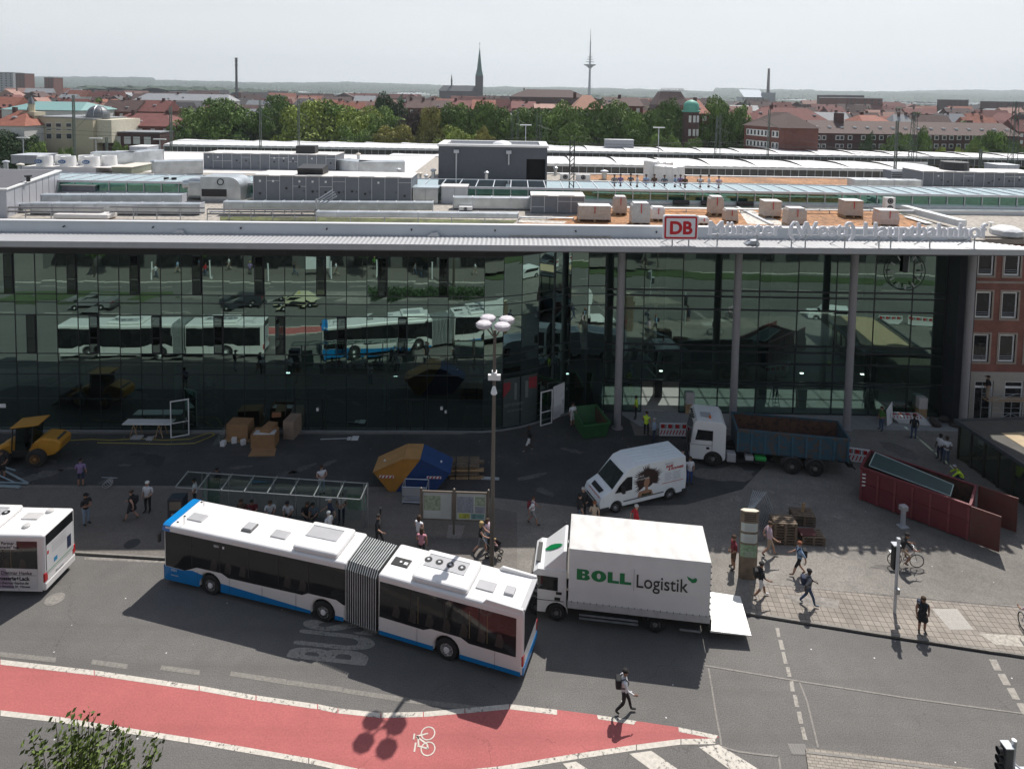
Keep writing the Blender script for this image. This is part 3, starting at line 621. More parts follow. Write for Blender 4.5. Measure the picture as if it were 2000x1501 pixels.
a=at(14,426,ZR);b=at(118,379,ZR);zt=zat(a.x,a.y,371)-ZR
m=MB();m.prism([(a.x-9,a.y),(a.x,a.y),(b.x,b.y),(b.x-9,b.y)],0,zt);m.build('cladding',mat('pent_panel',(.42,.43,.47),.45,.3,var=.05),pent)
m=MB();m.prism([(a.x-9.1,a.y-.1),(a.x+.12,a.y-.1),(b.x+.12,b.y+.1),(b.x-9.1,b.y+.1)],zt,zt+.10);m.build('roof_edge',white,pent)
m=MB();m.prism([(a.x-9,a.y+.3),(a.x-.2,a.y+.3),(b.x-.3,b.y-.2),(b.x-9,b.y-.2)],zt+.101,zt+.13);m.build('roof_cover',mat('bitumen',(.09,.09,.10),.8),pent)
m=MB();q=at(35,385,ZR);m.cyl((a.x-1.0,a.y+3.5,zt+.13),(a.x-1.0,a.y+3.5,zt+.5),.14,n=8);m.cyl((a.x-1.0,a.y+3.5,zt+.5),(a.x-1.0,a.y+3.5,zt+.62),.26,n=8);m.build('vent_cap',dark,pent)
m=MB()
for i in range(1,8):t=i/8;x=a.x+(b.x-a.x)*t;y=a.y+(b.y-a.y)*t;m.box(x-.0,x+.015,y-.02,y+.02,0,zt-.1)
m.build('panel_seam',ahu_m,pent)
# chillers with three pairs of fans
ch,cw,chh=rthing('chiller','long white rooftop chiller with three pairs of round fans bearing blue ovals','chiller',46,187,339,327,z=ZR)
m=MB();m.box(-cw,cw,0,3.2,0,chh);m.build('casing',mat('chiller_case',(.5,.5,.53),.5,var=.04),ch)
m=MB();m.box(-cw,cw+1.6,.02,3.3,chh,chh+.06);m.build('deck',whitetop,ch)
for px in(77,123,170):
 f_=(px-46)/(187-46);x=-cw+2*cw*f_
 for dx,dy in((0,.9),(1.0,2.4)):
  m=MB();m.lathe([(.82,chh+.05),(.74,chh+1.15),(.66,chh+1.15),(.6,chh+.9)],(x+dx,dy,0),22);fn=m.build('fan_shroud',white,ch,smooth=True)
 m=MB();m.add([(x-.15+.42*math.cos(t),.11+.05*(1-math.cos(t)**2)-.05,chh+.62+.22*math.sin(t))for t in[2*PI*i/20 for i in range(20)]],[tuple(range(20))]);m.build('logo_oval',mat('logo_blue',(.03,.12,.32),.4),ch,fix=False)
 text('GEA',.30,wpaint,ch,(x-.44,.035,chh+.52),(R(90),0,0),w=1.0)
# pale olive case beside chiller
plain('air_cooler','olive grey cooler case with cream side right of the white chiller','cooler',219,257,341,326,4.5,mat('olive_case',(.20,.22,.17),.6),cream)
# zinc ducts (box ducts) : each a thing
def duct(label,pts,w,h,z0=ZR,legs=True,seam=1.4,name='air_duct',m_=None,leg_h=None):
 # pts are photo pixels on the duct's near bottom edge, resting height z0
 P=[at(x,y,z0)for x,y in pts];e=empty(name,tuple(P[0]),0,label,'air duct');o=P[0];mb=MB();ms=MB()
 for a,b in zip(P[:-1],P[1:]):
  d=(b-a);L=d.length;d.normalize();nn=Vector((-d.y,d.x,0));nn=nn if nn.y>0 or abs(nn.y)<.01 else-nn
  c=[a-o,b-o,b+nn*w-o,a+nn*w-o]
  mb.prism([p.xy for p in c],0,h)
  k=max(1,int(L/seam))
  for i in range(k+1):
   p=a+d*(L*i/k)-o
   q0=p-nn*.03;q1=p+nn*(w+.03)
   ms.prism([(q0-d*.03).xy,(q0+d*.03).xy,(q1+d*.03).xy,(q1-d*.03).xy],-.02,h+.03)
 mb.build('duct_body',m_ or zinc,e,bevel=.05);ms.build('flange',lgrey,e)
 lg=MB()
 if z0>ZR+.1:
  for a,b in zip(P[:-1],P[1:]):
   L=(b-a).length;k=max(1,int(L/2.2))
   for i in range(k+1):p=a.lerp(b,i/k)-o;lg.box(p.x-.03,p.x+.03,p.y+.0,p.y+.06,-(z0-ZR),0);lg.box(p.x-.1,p.x+.1,p.y-.05,p.y+.15,-(z0-ZR),-(z0-ZR)+.05)
  lg.build('leg',steel,e)
 return e
duct('long upper galvanised duct in front of the pale plant boxes',[(80,396),(355,396)],.9,.62,ZR+.55)
duct('long lower galvanised duct running left of the big air unit',[(60,418),(390,419)],.9,.8,ZR+.05)
duct('straight galvanised duct running below the big dark air unit',[(437,410),(845,411)],.8,.62,ZR+.4)
duct('white topped duct on thin legs nearest the parapet in the middle',[(618,424),(1012,427)],.7,.38,ZR+.5)
duct('galvanised duct with a round logo left of the small three panel unit',[(885,408),(1035,409)],1.0,.95,ZR+.05)
duct('thin galvanised duct end crossing near the left penthouse',[(20,410),(60,410)],.7,.5,ZR+.2)
duct('galvanised duct feeding the right air unit, with a dark slanted end',[(1668,364),(1800,366)],1.4,.75,ZR+.05)
duct('tall shiny zinc duct behind the white chiller',[(178,330),(262,329),(320,322)],2.0,1.9,ZR+.1,seam=3)
duct('boxy zinc duct joining the rear air unit on its left',[(302,343),(396,340)],2.2,1.5,ZR+.05,seam=3)
duct('angular zinc duct joining the rear air unit on its right',[(657,333),(700,338),(790,337)],2.2,1.3,ZR+.05,seam=3)
# big rounded transfer duct
e,w,h=rthing('transfer_duct','large rounded zinc transfer duct at the left end of the big dark air unit','air duct',392,470,393,346)
m=MB();pr=[(-w,0),(w,0),(w,h-1.0)]+[(w-1+math.cos(t)*1.0,h-1+math.sin(t)*1.0)for t in[PI/2*i/8 for i in range(1,9)]]+[(-w,h)]
m.exy(pr,0,2.4);m.build('duct_body',zinc,e)
m=MB();m.box(-w+.1,w*.3,-.04,-.01,.4,h*.5);m.build('dark_louvre',dark,e)
m=MB();m.ring((0,-.03,h*.8),(0,1,0),.26,.04,18);m.build('round_badge',dark,e)
m=MB();m.box(-w-1.4,-w+.1,.3,2.2,h-2.0,h-.2);m.box(-w-1.9,-w-.9,.3,2.2,.9,h-.35);m.build('duct_elbow',zinc,e,bevel=.35,seg=4)
e,w,h=rthing('louvre_box','grey louvred intake box at the head of the right hand duct','air intake',1742,1766,352,334)
m=MB();m.box(-w,w,0.1,2.0,0,h);m.build('casing',ahu_m,e)
m=MB()
for i in range(5):m.box(-w-.05,w+.05,-.08,.1,h*(i+.2)/5,h*(i+.55)/5)
m.build('louvre',lgrey,e)
plain('plant_box','pale grey box standing behind the right air unit','plant box',1948,1990,345,322,2.5,mat('pale_panel2',(.36,.38,.42),.5),lgrey)
plain('plant_box','flat grey plant box on the roof left of the rear ducts','plant box',22,80,320,303,3,MC['pale_panel'],lgrey)
plain('plant_box','slanted pale shed near the brick annexe behind the chiller','plant box',253,288,302,286,3,MC['pale_panel2'],white)
plain('plant_box','small zinc box at the right end of the big dark air unit','plant box',806,855,398,366,1.6,zinc,mat('skyblue_top',(.42,.5,.54),.3,.3))
plain('plant_box','white vented box under the atrium glass beside the zinc box','plant box',862,912,397,364,1.6,lgrey,whitetop)
# split air conditioners
def acunit(label,x0,x1,yb,yt,fans=2,group=None,vertical=False,m_=white):
 e,w,h=rthing('air_conditioner',label,'air conditioner',x0,x1,yb,yt,group)
 m=MB();m.box(-w,w,0,.45,.08,h);m.build('casing',m_,e,bevel=.02);m=MB();m.box(-w,-w+.06,0.05,.4,0,.08);m.box(w-.06,w,0.05,.4,0,.08);m.build('foot',dark,e)
 for i in range(fans):
  c=(0,-.012,.08+(h-.08)*(i+.5)/fans)if vertical else(-w+2*w*(i+.5)/fans,-.012,h*.55)
  r=min(w,h/(2*fans if vertical else 2))*.78
  m=MB();m.cyl(c,(c[0],c[1]+.02,c[2]),r,n=18);f=m.build('fan_grille',dark,e);m=MB();m.ring((c[0],c[1]-.01,c[2]),(0,1,0),r*.55,.015,14,4);m.build('grille_ring',lgrey,f)
acunit('tall white air conditioner with two stacked fans among the pallets',1728,1748,415,386,2,vertical=True)
acunit('grey air conditioner with one fan beside the open tower doorway',1094,1114,352,340,1)
acunit('white air conditioner with one fan on its right, in front of the sedum',1125,1153,353,341,1)
acunit('low white air conditioner under the duct left of the round logo',896,922,413,404,1)
# dark tower block
e,w,h=rthing('roof_tower','dark grey windowless tower block with a white flat top, rising from the roof','roof structure',856,1068,353,283)
tw=mat('tower_render',(.095,.105,.122),.7,var=.05)
m=MB();dx0,dx1=w*.62,w*.97
m.prism([(-w,0),(w,0),(w,6.5),(-w,6.5)],2.45,h-.22);m.prism([(-w,0),(dx0,0),(dx0,6.5),(-w,6.5)],0,2.45);m.prism([(dx1,0),(w,0),(w,6.5),(dx1,6.5)],0,2.45);m.build('wall',tw,e)
m=MB();m.box(-w-.12,w+.12,-.12,.6,h-.22,h);m.box(-w-.12,w+.12,6,6.62,h-.22,h);m.box(-w-.12,-w+.8,.6,6,h-.22,h);m.box(w-.8,w+.12,.6,6,h-.22,h);m.box(w*.05,w*.28,.6,6,h-.22,h-.05);m.build('roof_edge',white,e)
m=MB();m.box(-w+.8,w-.8,.6,6,h-.3,h-.222);m.build('flat_roof',rf,e)
m=MB();m.lathe([(1.1,h-.05),(.95,h+.12),(.5,h+.3),(.05,h+.36)],(w*.16,2.2,0),16);m.build('skylight_dome',white,e,smooth=True)
for px in(891,993):x=-w+2*w*(px-856)/212;m=MB();m.cyl((x,-.1,0 if px<900 else 1.8),(x,-.1,h-.9),.09,n=8);m.box(x-.28,x+.28,-.3,-.0,h-.95,h-.6);m.build('downpipe',lgrey,e)
m=MB();m.box(dx0,dx1,.8,.9,0,2.45);m.build('doorway',mat('doorway_dark',(.012,.012,.014),.9),e)
# wrapped pallets
def pallet(label,x0,x1,yb,yt,depth=1.0,m_=wrapc,puff=.0,rz=0,top=None):
 X0,X1,Y,zt=frame(x0,x1,yb,yt);w=(X1-X0)/2*.96;h=zt-ZR;e=empty('wrapped_pallet',((X0+X1)/2,Y,ZR+.03),rz,label,'wrapped pallet','wrapped goods pallets on the roof')
 m=MB();rr=random.Random(int(x0));n=5;
 base=[(-w,0),(w,0),(w,depth),(-w,depth)]
 lv=[(.15,1),(h*.5,1.0+rr.uniform(-.04,.04)),(h*.88,.96),(h,.80 if puff else.97)]
 vs=[];fs=[]
 for z,s in lv:
  for(x,y)in base:vs.append((x*s+rr.uniform(-.03,.03),(y-depth/2)*s+depth/2+rr.uniform(-.03,.03),z))
 for k in range(3):
  for i in range(4):j=(i+1)%4;fs.append((k*4+i,k*4+j,k*4+4+j,k*4+4+i))
 fs.append((0,3,2,1));m.add(vs,fs);m.build('load',m_,e,bevel=.05)
 m=MB();z_,s_=lv[-1];m.prism([((x)*s_*1.01,(y-depth/2)*s_*1.01+depth/2)for x,y in base],h+.0,h+.05);m.build('top_sheet',wrapw,e,bevel=.02)
 m=MB()
 for x in(-w,-.07,w-.14):m.box(x,x+.14,0.02,depth,0,.14)
 m.build('pallet',wood,e)
 m=MB();m.box(-.03,.03,-.04,-.02,h*.55,h);m.build('strap',red,e)
pallet('wide low wrapped pallet with tapered sides beside the small three panel unit',1128,1195,434,404,1.2)
pallet('tall narrow wrapped pallet behind the wide tapered one',1199,1225,421,386,1.0,puff=1)
pallet('tallest wrapped pallet, left of the DB sign and nearest the parapet',1233,1271,441,399,1.1,mat('greyish_wrap',(.46,.44,.42),.45,var=.1,bump=.5,scale=4),1)
pallet('small white wrapped pallet just left of the DB sign',1272,1300,433,407,1.0,wrapw,1)
pallet('wrapped pallet with white crumpled top behind the M of the lettering',1386,1414,422,386,1.0,puff=1)
pallet('crumpled pallet with torn white wrap behind the ü of the lettering',1416,1443,436,411,.9,puff=1)
pallet('neat square brown pallet between the gravel strip and the bracket',1491,1528,427,395,1.2)
pallet('wrapped pallet with a white peaked top right behind the bracket letter',1537,1577,443,409,1.1,puff=1)
pallet('neat square pale brown pallet left of the tall air conditioner',1648,1687,426,394,1.2)
pallet('pallet with pink straps in front of the tall air conditioner',1717,1757,444,413,1.1,mat('pinkish_wrap',(.50,.42,.39),.5,var=.1,bump=.5,scale=4))
pallet('flat white wrapped bundle between the DB sign and the M',1364,1386,441,427,.9,wrapw,1)
pallet('brown box pallet leaning by the dark tower wall',981,1001,351,326,1.4,cream)
# tall white foil rolls
e=empty('foil_roll_stack',tuple(at(1305,358,ZR)),0,'stack of tall white foil wrapped insulation rolls behind the row of people','insulation rolls');o_=at(1305,358,ZR)
for i,(px,yt,yb,rr_)in enumerate(((1272,312,354,.9),(1285,314,352,.9),(1300,315,350,.8),(1290,322,357,.75),(1302,323,357,.75),(1313,324,357,.75),(1324,323,357,.7))):
 p=at(px,yb,ZR);zt=zat(p.x,p.y,yt)-ZR;m=MB();m.lathe([(rr_,0),(rr_*1.03,zt*.5),(rr_,zt*.95),(rr_*.8,zt)],p-o_,14);m.build('foil_roll',wrapw,e,smooth=True)
# DB sign and station lettering on struts
blue_w=mat('letter_white',(.80,.80,.83),.4,var=.02)
yS=lambda x:yC(x)+.35
pa=onY(1296,420,42.2);pb=onY(1363,469,42.2);cx=(pa.x+pb.x)/2;sw=(pb.x-pa.x)/2;sh=(pa.z-pb.z)/2;cz=(pa.z+pb.z)/2
e=empty('railway_sign',(cx,yS(cx),14.05),R(1.9),'square white sign with red border and red letters DB standing on the canopy edge','sign');zc=cz-14.05
def rrect(w,h,r,n=5):return[(sx*(w-r)+r*math.cos(t),sz*(h-r)+r*math.sin(t))for sx,sz,t0 in((1,1,0),(-1,1,90),(-1,-1,180),(1,-1,270))for t in[R(t0+90*i/n)for i in range(n+1)]]
m=MB();m.exy([(x,z+zc)for x,z in rrect(sw,sh,.16)],-.06,.16);m.build('panel',mat('sign_white',(.72,.72,.74),.35,var=.02),e)
def frame_ring(mb,w,h,t,r,y0,y1):
 o1=rrect(w,h,r);i1=rrect(w-t,h-t,max(.02,r-t*.6));n=len(o1)
 for k in range(n):j=(k+1)%n;mb.add([(o1[k][0],y0,o1[k][1]+zc),(o1[j][0],y0,o1[j][1]+zc),(i1[j][0],y0,i1[j][1]+zc),(i1[k][0],y0,i1[k][1]+zc)],[(0,1,2,3)])
m=MB();frame_ring(m,sw-.07,sh-.07,.12,.12,-.066,-.066);m.build('border',mat('db_red',(.52,.01,.02),.4,var=.02),e,fix=False)
t=text('DB',sh*1.42,MC['db_red'],e,(0,-.064,zc-sh*.50),(R(90),0,0),off=.045,ext=.006,align='CENTER',w=1.0);t.name='lettering'
m=MB()
for x in(-sw*.45,sw*.5):m.cyl((x,0,0),(x,0,zc-sh+.05),.045,n=8);m.cyl((x,.05,zc-sh+.1),(x-.6,.7,.03),.03,n=6)
m.build('strut',steel,e)
p0_=onY(1382,462,42.3);e=empty('station_lettering',(p0_.x,yS(p0_.x),14.05),R(1.9),'long white lettering naming the main station, standing on struts along the canopy','sign')
x1_=onY(1926,470,42.9).x;L_=x1_-p0_.x;base=.74
tt=text('Münster (Westf) Hauptbahnhof',1.30,blue_w,e,(0,0,base),(R(90),0,0),off=.036,ext=.08,space=1.04)
xs_=[v.co.x for v in tt.data.vertices];k=L_/(max(xs_)-min(xs_));tt.scale=(k,1.0,1)
m=MB();m.box(0,L_*.245,-.04,.04,base+.02,base+.06);m.box(0,L_*.98,.05,.09,base+.60,base+.64);m.box(L_*.285,L_*.98,-.0,.04,base+.02,base+.06);m.build('rail',white,e)
m=MB()
for px in(1401,1478,1545,1572,1649,1716,1739,1816,1904):
 x=(px-1382)/(1926-1382)*L_;m.cyl((x,0,0),(x,0,base+.12),.045,n=8);m.cyl((x,.05,base-.02),(x-.6,.75,.03),.03,n=6)
m.build('strut',steel,e)
# pipe rack along the parapet
def pipes(label,pts,hs,z=ZR,r=.045,name='pipe_rack'):
 P=[at(x,y,z)for x,y in pts];o=P[0];e=empty(name,tuple(o),0,label,'pipes')
 m=MB()
 for hh in hs:
  for k in range(2):m.tube([p-o+Vector((0,.16*k,hh))for p in P],r,7)
 m.build('pipe_run',mat('pipe_grey',(.20,.19,.19),.45,.3),e)
 m=MB()
 for a,b in zip(P[:-1],P[1:]):
  k=max(1,int((b-a).length/1.5))
  for i in range(k):p=a.lerp(b,i/k)-o;m.box(p.x-.025,p.x+.025,-.03+p.y,.02+p.y,0,max(hs));m.box(p.x-.02,p.x+.02,p.y-.03,p.y+.4,max(hs)-.04,max(hs));m.box(p.x-.02,p.x+.3,p.y,p.y+.04,.25,.29)
 m.build('bracket',steel,e)
pipes('pair of grey pipes on brackets along the parapet at the far left',[(0,425),(200,427)],(.75,.45))
pipes('pair of grey pipes on brackets in front of the lower long duct',[(215,427),(398,429)],(.85,.5))
pipes('pair of grey pipes on brackets below the big dark air unit',[(405,430),(618,432)],(.80,.45))
e=empty('pipe_riser',tuple(at(618,431,ZR)),0,'slanting bundle of silver pipes rising in front of the big dark air unit','pipes');m=MB();m.cyl((0,0,0),(0,0,1.6),.07,n=8)
for i in range(4):m.cyl((0+i*.12,.1*i,1.5-i*.12),(1.0+i*.1,.8,2.2-i*.16),.045,n=7)
m.build('pipe_run',steel,e)
e=empty('roof_hatch',tuple(at(150,430,ZR)),0,'flat white roof hatch cover lying behind the parapet at the left','roof hatch');m=MB();m.box(-1.7,2.2,0,1.2,.1,.42);m.build('lid',whitetop,e,bevel=.05);m=MB();m.box(-1.6,2.1,.1,1.1,0,.1);m.build('base',wood,e)
# white guard pipes & cable tray behind the sedum
duct('white pipe tray running along the foot of the atrium glass',[(1180,407),(1500,411),(1800,414)],.25,.12,ZR+.25,m_=white,seam=4)
for i,(px,py,w_)in enumerate(((1385,403,5),(1455,404,6),(1330,402,4))):
 p=at(px,py,ZR);m=MB();m.cyl((-.7,0,.3),(.7,0,.3),.22,n=10);o=m.build('pipe_section',dark,loc=p);tag(o,('short thick black pipe section at the foot of the atrium glass, middle one','short thick black pipe section at the foot of the atrium glass, right one','short thick black pipe section at the foot of the atrium glass, left one')[i],'pipe','black pipe sections by the atrium')
# edging plank across sedum, right end parapets
def bar3(name,label,cat,pts,w,h,z,m_):
 P=[at(x,y,z)for x,y in pts];mb=MB()
 for a,b in zip(P[:-1],P[1:]):
  d=(b-a).normalized();nn=Vector((-d.y,d.x,0))*w;mb.prism([(a-nn).xy,(b-nn).xy,(b+nn).xy,(a+nn).xy],z,z+h)
 o=mb.build(name,m_);return tag(o,label,cat)
bar3('edging_strip','pale metal edging strip lying diagonally across the orange sedum','edging',[(1440,406),(1508,440)],.12,.12,ZR+.05,lgrey)
bar3('raised_roof_edge','white raised roof edge running diagonally at the right end of the sedum','roof edge',[(1765,412),(1880,443)],.32,.5,ZR,white)
bar3('roof_plank','white plank lying beside the raised roof edge near the last letters','plank',[(1772,424),(1815,437)],.3,.06,ZR+.1,white)
e=empty('side_wing_roof',tuple(at(1900,440,13.6)),0,'lower roof wing with a long pale parapet at the right end of the station','roof structure')
o=at(1900,440,13.6)
m=MB();a=at(1812,412,14.2);b=at(2080,415,14.2);m.prism([a.xy-o.xy,b.xy-o.xy,b.xy-o.xy+Vector((0,.4)),a.xy-o.xy+Vector((0,.4))],-.3,.6);m.build('parapet',MC['parapet_alu'],e)
m=MB();m.prism([a.xy-o.xy+Vector((-.05,-.1)),b.xy-o.xy+Vector((0,-.1)),b.xy-o.xy+Vector((0,.5)),a.xy-o.xy+Vector((-.05,.5))],.601,.68);m.build('coping',white,e)
sk=at(1965,458,13.9);e=empty('skylight_dome',(sk.x,sk.y,13.9),0,'white domed skylight on the side wing beyond the last letter','skylight')
m=MB();m.lathe([(1.05,0),(1.05,.35),(.95,.36)],(0,0,0),8);m.build('kerb_ring',lgrey,e);m=MB();m.lathe([(1.0,.36),(.85,.5),(.5,.64),(.05,.7)],(0,0,0),16);m.build('dome',white,e,smooth=True)
sk=at(1935,447,13.9);m=MB();m.cyl((0,0,0),(0,0,.45),.08,n=8);m.cyl((0,0,.45),(0,0,.52),.2,n=10);tag(m.build('vent_pipe',white,loc=sk),'small white mushroom vent beside the domed skylight','vent')
# platform roofs behind
shell=mat('shell_roof',(.60,.60,.60),.55,var=.07,scale=.4)
darkwin=mat('clerestory',(.07,.07,.065),.5,var=.3,scale=2)
def platform_roof(label,x0,x1,Yf,Yb,z,bay,seed):
 e=empty('platform_roof',((x0+x1)/2,Yf,0),0,label,'platform roof');c=(x0+x1)/2;mb=MB();nb=int((x1-x0)/bay)
 for i in range(nb):
  X0=x0+i*bay-c;N=10;vs=[];fs=[]
  for a in range(N+1):
   for b in range(6):
    u=a/N;v=b/5;hump=1.3*math.sin(PI*min(1,u*1.0+.0))**.7*(1-.35*v)if True else 0
    vs.append((X0+bay*u,v*(Yb-Yf),z+.15+.55*math.sin(PI*(.15+.85*v))+.34*(1-u)**2*math.sin(PI*v)+(.04 if a%2 else 0)))
  for a in range(N):
   for b in range(5):k=a*6+b;fs.append((k,k+6,k+7,k+1))
  mb.add(vs,fs);
 mb.build('roof_shell',shell,e,fix=False)
 m=MB();m.box(x0-c,x1-c,-.15,.25,z-.05,z+.28);m.box(x0-c,x1-c,Yb-Yf,Yb-Yf+.3,z-.4,z+.2);m.build('gutter',white,e)
 m=MB();m.box(x0-c,x1-c,.3,.45,z-1.5,z-.06);m.build('clerestory',darkwin,e)
 m=MB();x=x0-c
 while x<x1-c:m.box(x-.05,x+.05,.22,.30,z-1.5,z-.06);x+=1.6
 m.build('clerestory_bar',lgrey,e)
 m=MB();m.box(x0-c,x1-c,.5,Yb-Yf-.3,z-1.7,z-1.55);m.build('lower_roof',rf,e)
 m=MB();x=x0-c+4
 while x<x1-c:m.cyl((x,4,0),(x,4,z-1.7),.2,n=8);x+=16
 m.build('column',lgrey,e)
platform_roof('nearer platform roof with white curved shells above a dark window strip',-26,92,128,146,9.9,9.2,1)
platform_roof('farther platform roof with white curved shells below the trees',-84,142,156,174,10.1,9.2,2)
e=empty('hall_back_roof',(0,78,0),0,'low pale parapet strip along the rear edge of the station roof','roof edge');m=MB();m.box(-2.5,90,.5,1.0,12.4,14.36);m.box(-60,-3,20,20.5,12.4,14.32);m.build('parapet',white,e);m=MB();m.box(-60,90,21,49,6.2,6.5);m.build('track_roof',rf,e)
m=MB();m.box(-55,-12,-4,19.9,13.2,14.27);m.build('white_roof_field',whitetop,e)
e=empty('site_cabin',tuple(at(1210,292,10.5)),0,'grey site cabin on the far platform roof right of the big trees','cabin');m=MB();m.box(-3.5,3.5,0,2.5,0,2.3);m.build('casing',MC['pale_panel'],e);m=MB();m.box(-3.6,3.6,-.1,2.6,2.3,2.42);m.build('roof',lgrey,e)
# small roof clutter: vents, boxes and cable trays
rr=random.Random(31);LB=['first','second','third','fourth','fifth','sixth','seventh','eighth','ninth','tenth','eleventh','twelfth']
for i,(px,py)in enumerate(((832,356),(846,352),(820,352),(778,352),(950,358),(40,334),(12,332),(300,338),(1060,398),(1180,350),(1085,342),(700,290+30))):
 p=at(px,py,ZR);r_=rr.uniform(.25,.5);h_=rr.uniform(.5,1.2);e=empty('roof_vent',tuple(p),0,'small metal roof vent, %s of a scattered dozen on the station roof'%LB[i],'vent','scattered roof vents');m=MB();m.cyl((0,0,0),(0,0,h_),r_*.6,n=12);m.build('pipe',zinc,e);m=MB();m.lathe([(r_*.6,h_),(r_,h_+.08),(r_*.9,h_+.2),(.05,h_+.3)],n=14);m.build('cowl',(lgrey,zinc,cream)[i%3],e)
for i,(a,b)in enumerate((((410,415),(880,417)),((1015,426),(1120,428)),((60,345+60),(360,405)),((1090,356),(1500,362)))):
 duct('low cable tray running along the roof, %s from the left'%('second','third','first','last')[i],[a,b],.22,.1,ZR+.12,m_=steel,seam=2,name='cable_tray')
e=empty('roof_ladder',tuple(at(1112,352,ZR)),0,'dark lattice antenna post right of the tower block','mast');m=MB()
for x in(0,.5):m.cyl((x,0,0),(x,0,4.6),.07,n=5)
for k in range(9):m.cyl((0,0,.5*k),(.5,0,.5*k+.5),.04,n=4)
m.build('lattice',dark,e)
# ================= TOWN, TREES, TOWERS =================
brick_r=mat('brick_wall_far',(.14,.055,.042),.85,var=.15,scale=.6)
brick_d=mat('dark_brick_far',(.085,.045,.042),.85,var=.15,scale=.6)
plaster=mat('plaster_cream',(.46,.41,.30),.85,var=.06,scale=.5)
plasterw=mat('plaster_white',(.55,.54,.52),.85,var=.06,scale=.5)
tile_o=mat('roof_orange',(.25,.09,.058),.85,var=.2,scale=.8)
tile_r=mat('roof_red',(.145,.047,.04),.85,var=.2,scale=.8)
tile_b=mat('roof_brown',(.08,.045,.04),.85,var=.2,scale=.8)
tile_d=mat('roof_slate',(.065,.06,.062),.8,var=.2,scale=.8)
tile_p=mat('roof_pale_pink',(.30,.165,.13),.8,var=.15,scale=.8)
roof_g=mat('roof_grey_sheet',(.24,.25,.26),.6,var=.1,scale=.8)
winf=mat('far_window',(.05,.055,.06),.2,var=.3)
winw=mat('far_window_frame',(.58,.58,.56),.6)
def gable(mb,w,d,z0,z1,over=.4,hip=0.0): # ridge along x
 x0,x1=-w/2-over,w/2+over;y0,y1=-over,d+over
 mb.add([(x0,y0,z0),(x1,y0,z0),(x1,y1,z0),(x0,y1,z0),(x0+hip,d/2,z1),(x1-hip,d/2,z1)],[(0,1,5,4),(2,3,4,5),(1,2,5),(3,0,4),(3,2,1,0)])
def gabley(mb,w,d,z0,z1,over=.3): # ridge along y: gable faces camera
 x0,x1=-w/2-over,w/2+over;y0,y1=-over,d+over
 mb.add([(x0,y0,z0),(x0,y1,z0),(x1,y1,z0),(x1,y0,z0),(0,y0,z1),(0,y1,z1)],[(0,4,5,1),(3,2,5,4),(0,3,4),(1,5,2),(0,1,2,3)])
def house(x,y,w,d,eave,ridge,wm,rm,label,rz=0,hip=0,kind=0,detail=True,group='houses of the town behind the railway',rr=random,name='town_house'):
 e=empty(name,(x,y,0),rz,label,'house',group)
 m=MB();m.box(-w/2,w/2,0,d,-1,eave+.02)
 if kind==1:m.add([(-w/2,0,eave),(w/2,0,eave),(0,0,ridge-.2)],[(0,1,2)])
 m.build('wall',wm,e)
 m=MB();(gabley if kind==1 else gable)(m,w,d,eave,ridge,**({}if kind==1 else{'hip':hip}));rf_=m.build('roof',rm,e)
 m=MB()
 for _ in range(rr.choice((1,1,2))if detail else 1):cx=rr.uniform(-w*.4,w*.4);cy=d/2+rr.uniform(-1,1);m.box(cx-.5,cx+.5,cy-.35,cy+.35,ridge-1.4,ridge+.9)
 m.build('chimney',brick_d,rf_)
 if detail:
  m=MB();k=max(2,int(w/3.2))
  for z in(eave-2.2,eave-5.0):
   for i in range(k):cx=-w/2+w*(i+.5)/k;m.box(cx-.6,cx+.6,-.06,.05,z,z+1.5)
  m.build('window',winw,e)
  m=MB();m2=MB();k=max(1,int(w/6))
  for i in range(k):
   if rr.random()<.7:
    cx=-w/2+w*(i+.5)/k+rr.uniform(-.8,.8);t=rr.uniform(.25,.6)
    yy=-.4+(d/2+.4)*t;zz=eave+(ridge-eave)*t
    if kind==0:m.box(cx-.5,cx+.5,yy-.5,yy+.4,zz,zz+.35)
  if m.v:m.build('roof_window',lgrey,rf_)
 return e
# --- named buildings (pixel survey at stated distance) ---
def bb(px0,px1,ytop,Y):a=onY(px0,ytop,Y);b=onY(px1,ytop,Y);return(a.x+b.x)/2,b.x-a.x
def zt_(px,py,Y):return onY(px,py,Y).z
# domed hall with small minaret
Y=175;x,w=bb(70,186,240,Y);e=empty('domed_hall',(x,Y,0),0,'beige hall with a grey ribbed dome and a slim minaret, left beyond the roof','mosque')
zl=zt_(110,230,Y);zr=zt_(165,233,Y);x2=onY(147,240,Y).x-x
m=MB();m.box(-w/2,x2,0,14,0,zl);m.box(x2,w/2,-1.0,14,0,zr);m.build('wall',plaster,e)
m=MB();m.box(w/2+.01,w/2+4.0,.5,14,9,zr-.1);m.build('side_block',mat('plaster_light',(.58,.54,.43),.85),e)
m=MB();m.box(-w/2-.1,x2,-.1,14,zl,zl+.3);m.box(x2-.1,w/2+.1,-1.1,14,zr,zr+.3);m.build('roof_edge',roof_g,e)
dr_=(onY(188,220,Y+5).x-onY(147,220,Y+5).x)/2;dz=zt_(167,206,Y+5)-zr;m=MB()
m.lathe([(dr_,zr),(dr_*1.0,zr+dz*.25)]+[(dr_*math.cos(t)*1.0,zr+dz*.25+dz*.75*math.sin(t))for t in[PI/2*i/8 for i in range(1,8)]]+[(.05,zr+dz)],(w/2-dr_+.8,4.5,0),24);dm=m.build('dome',mat('dome_lead',(.13,.14,.15),.5,.3,var=.2,scale=2),e)
m=MB()
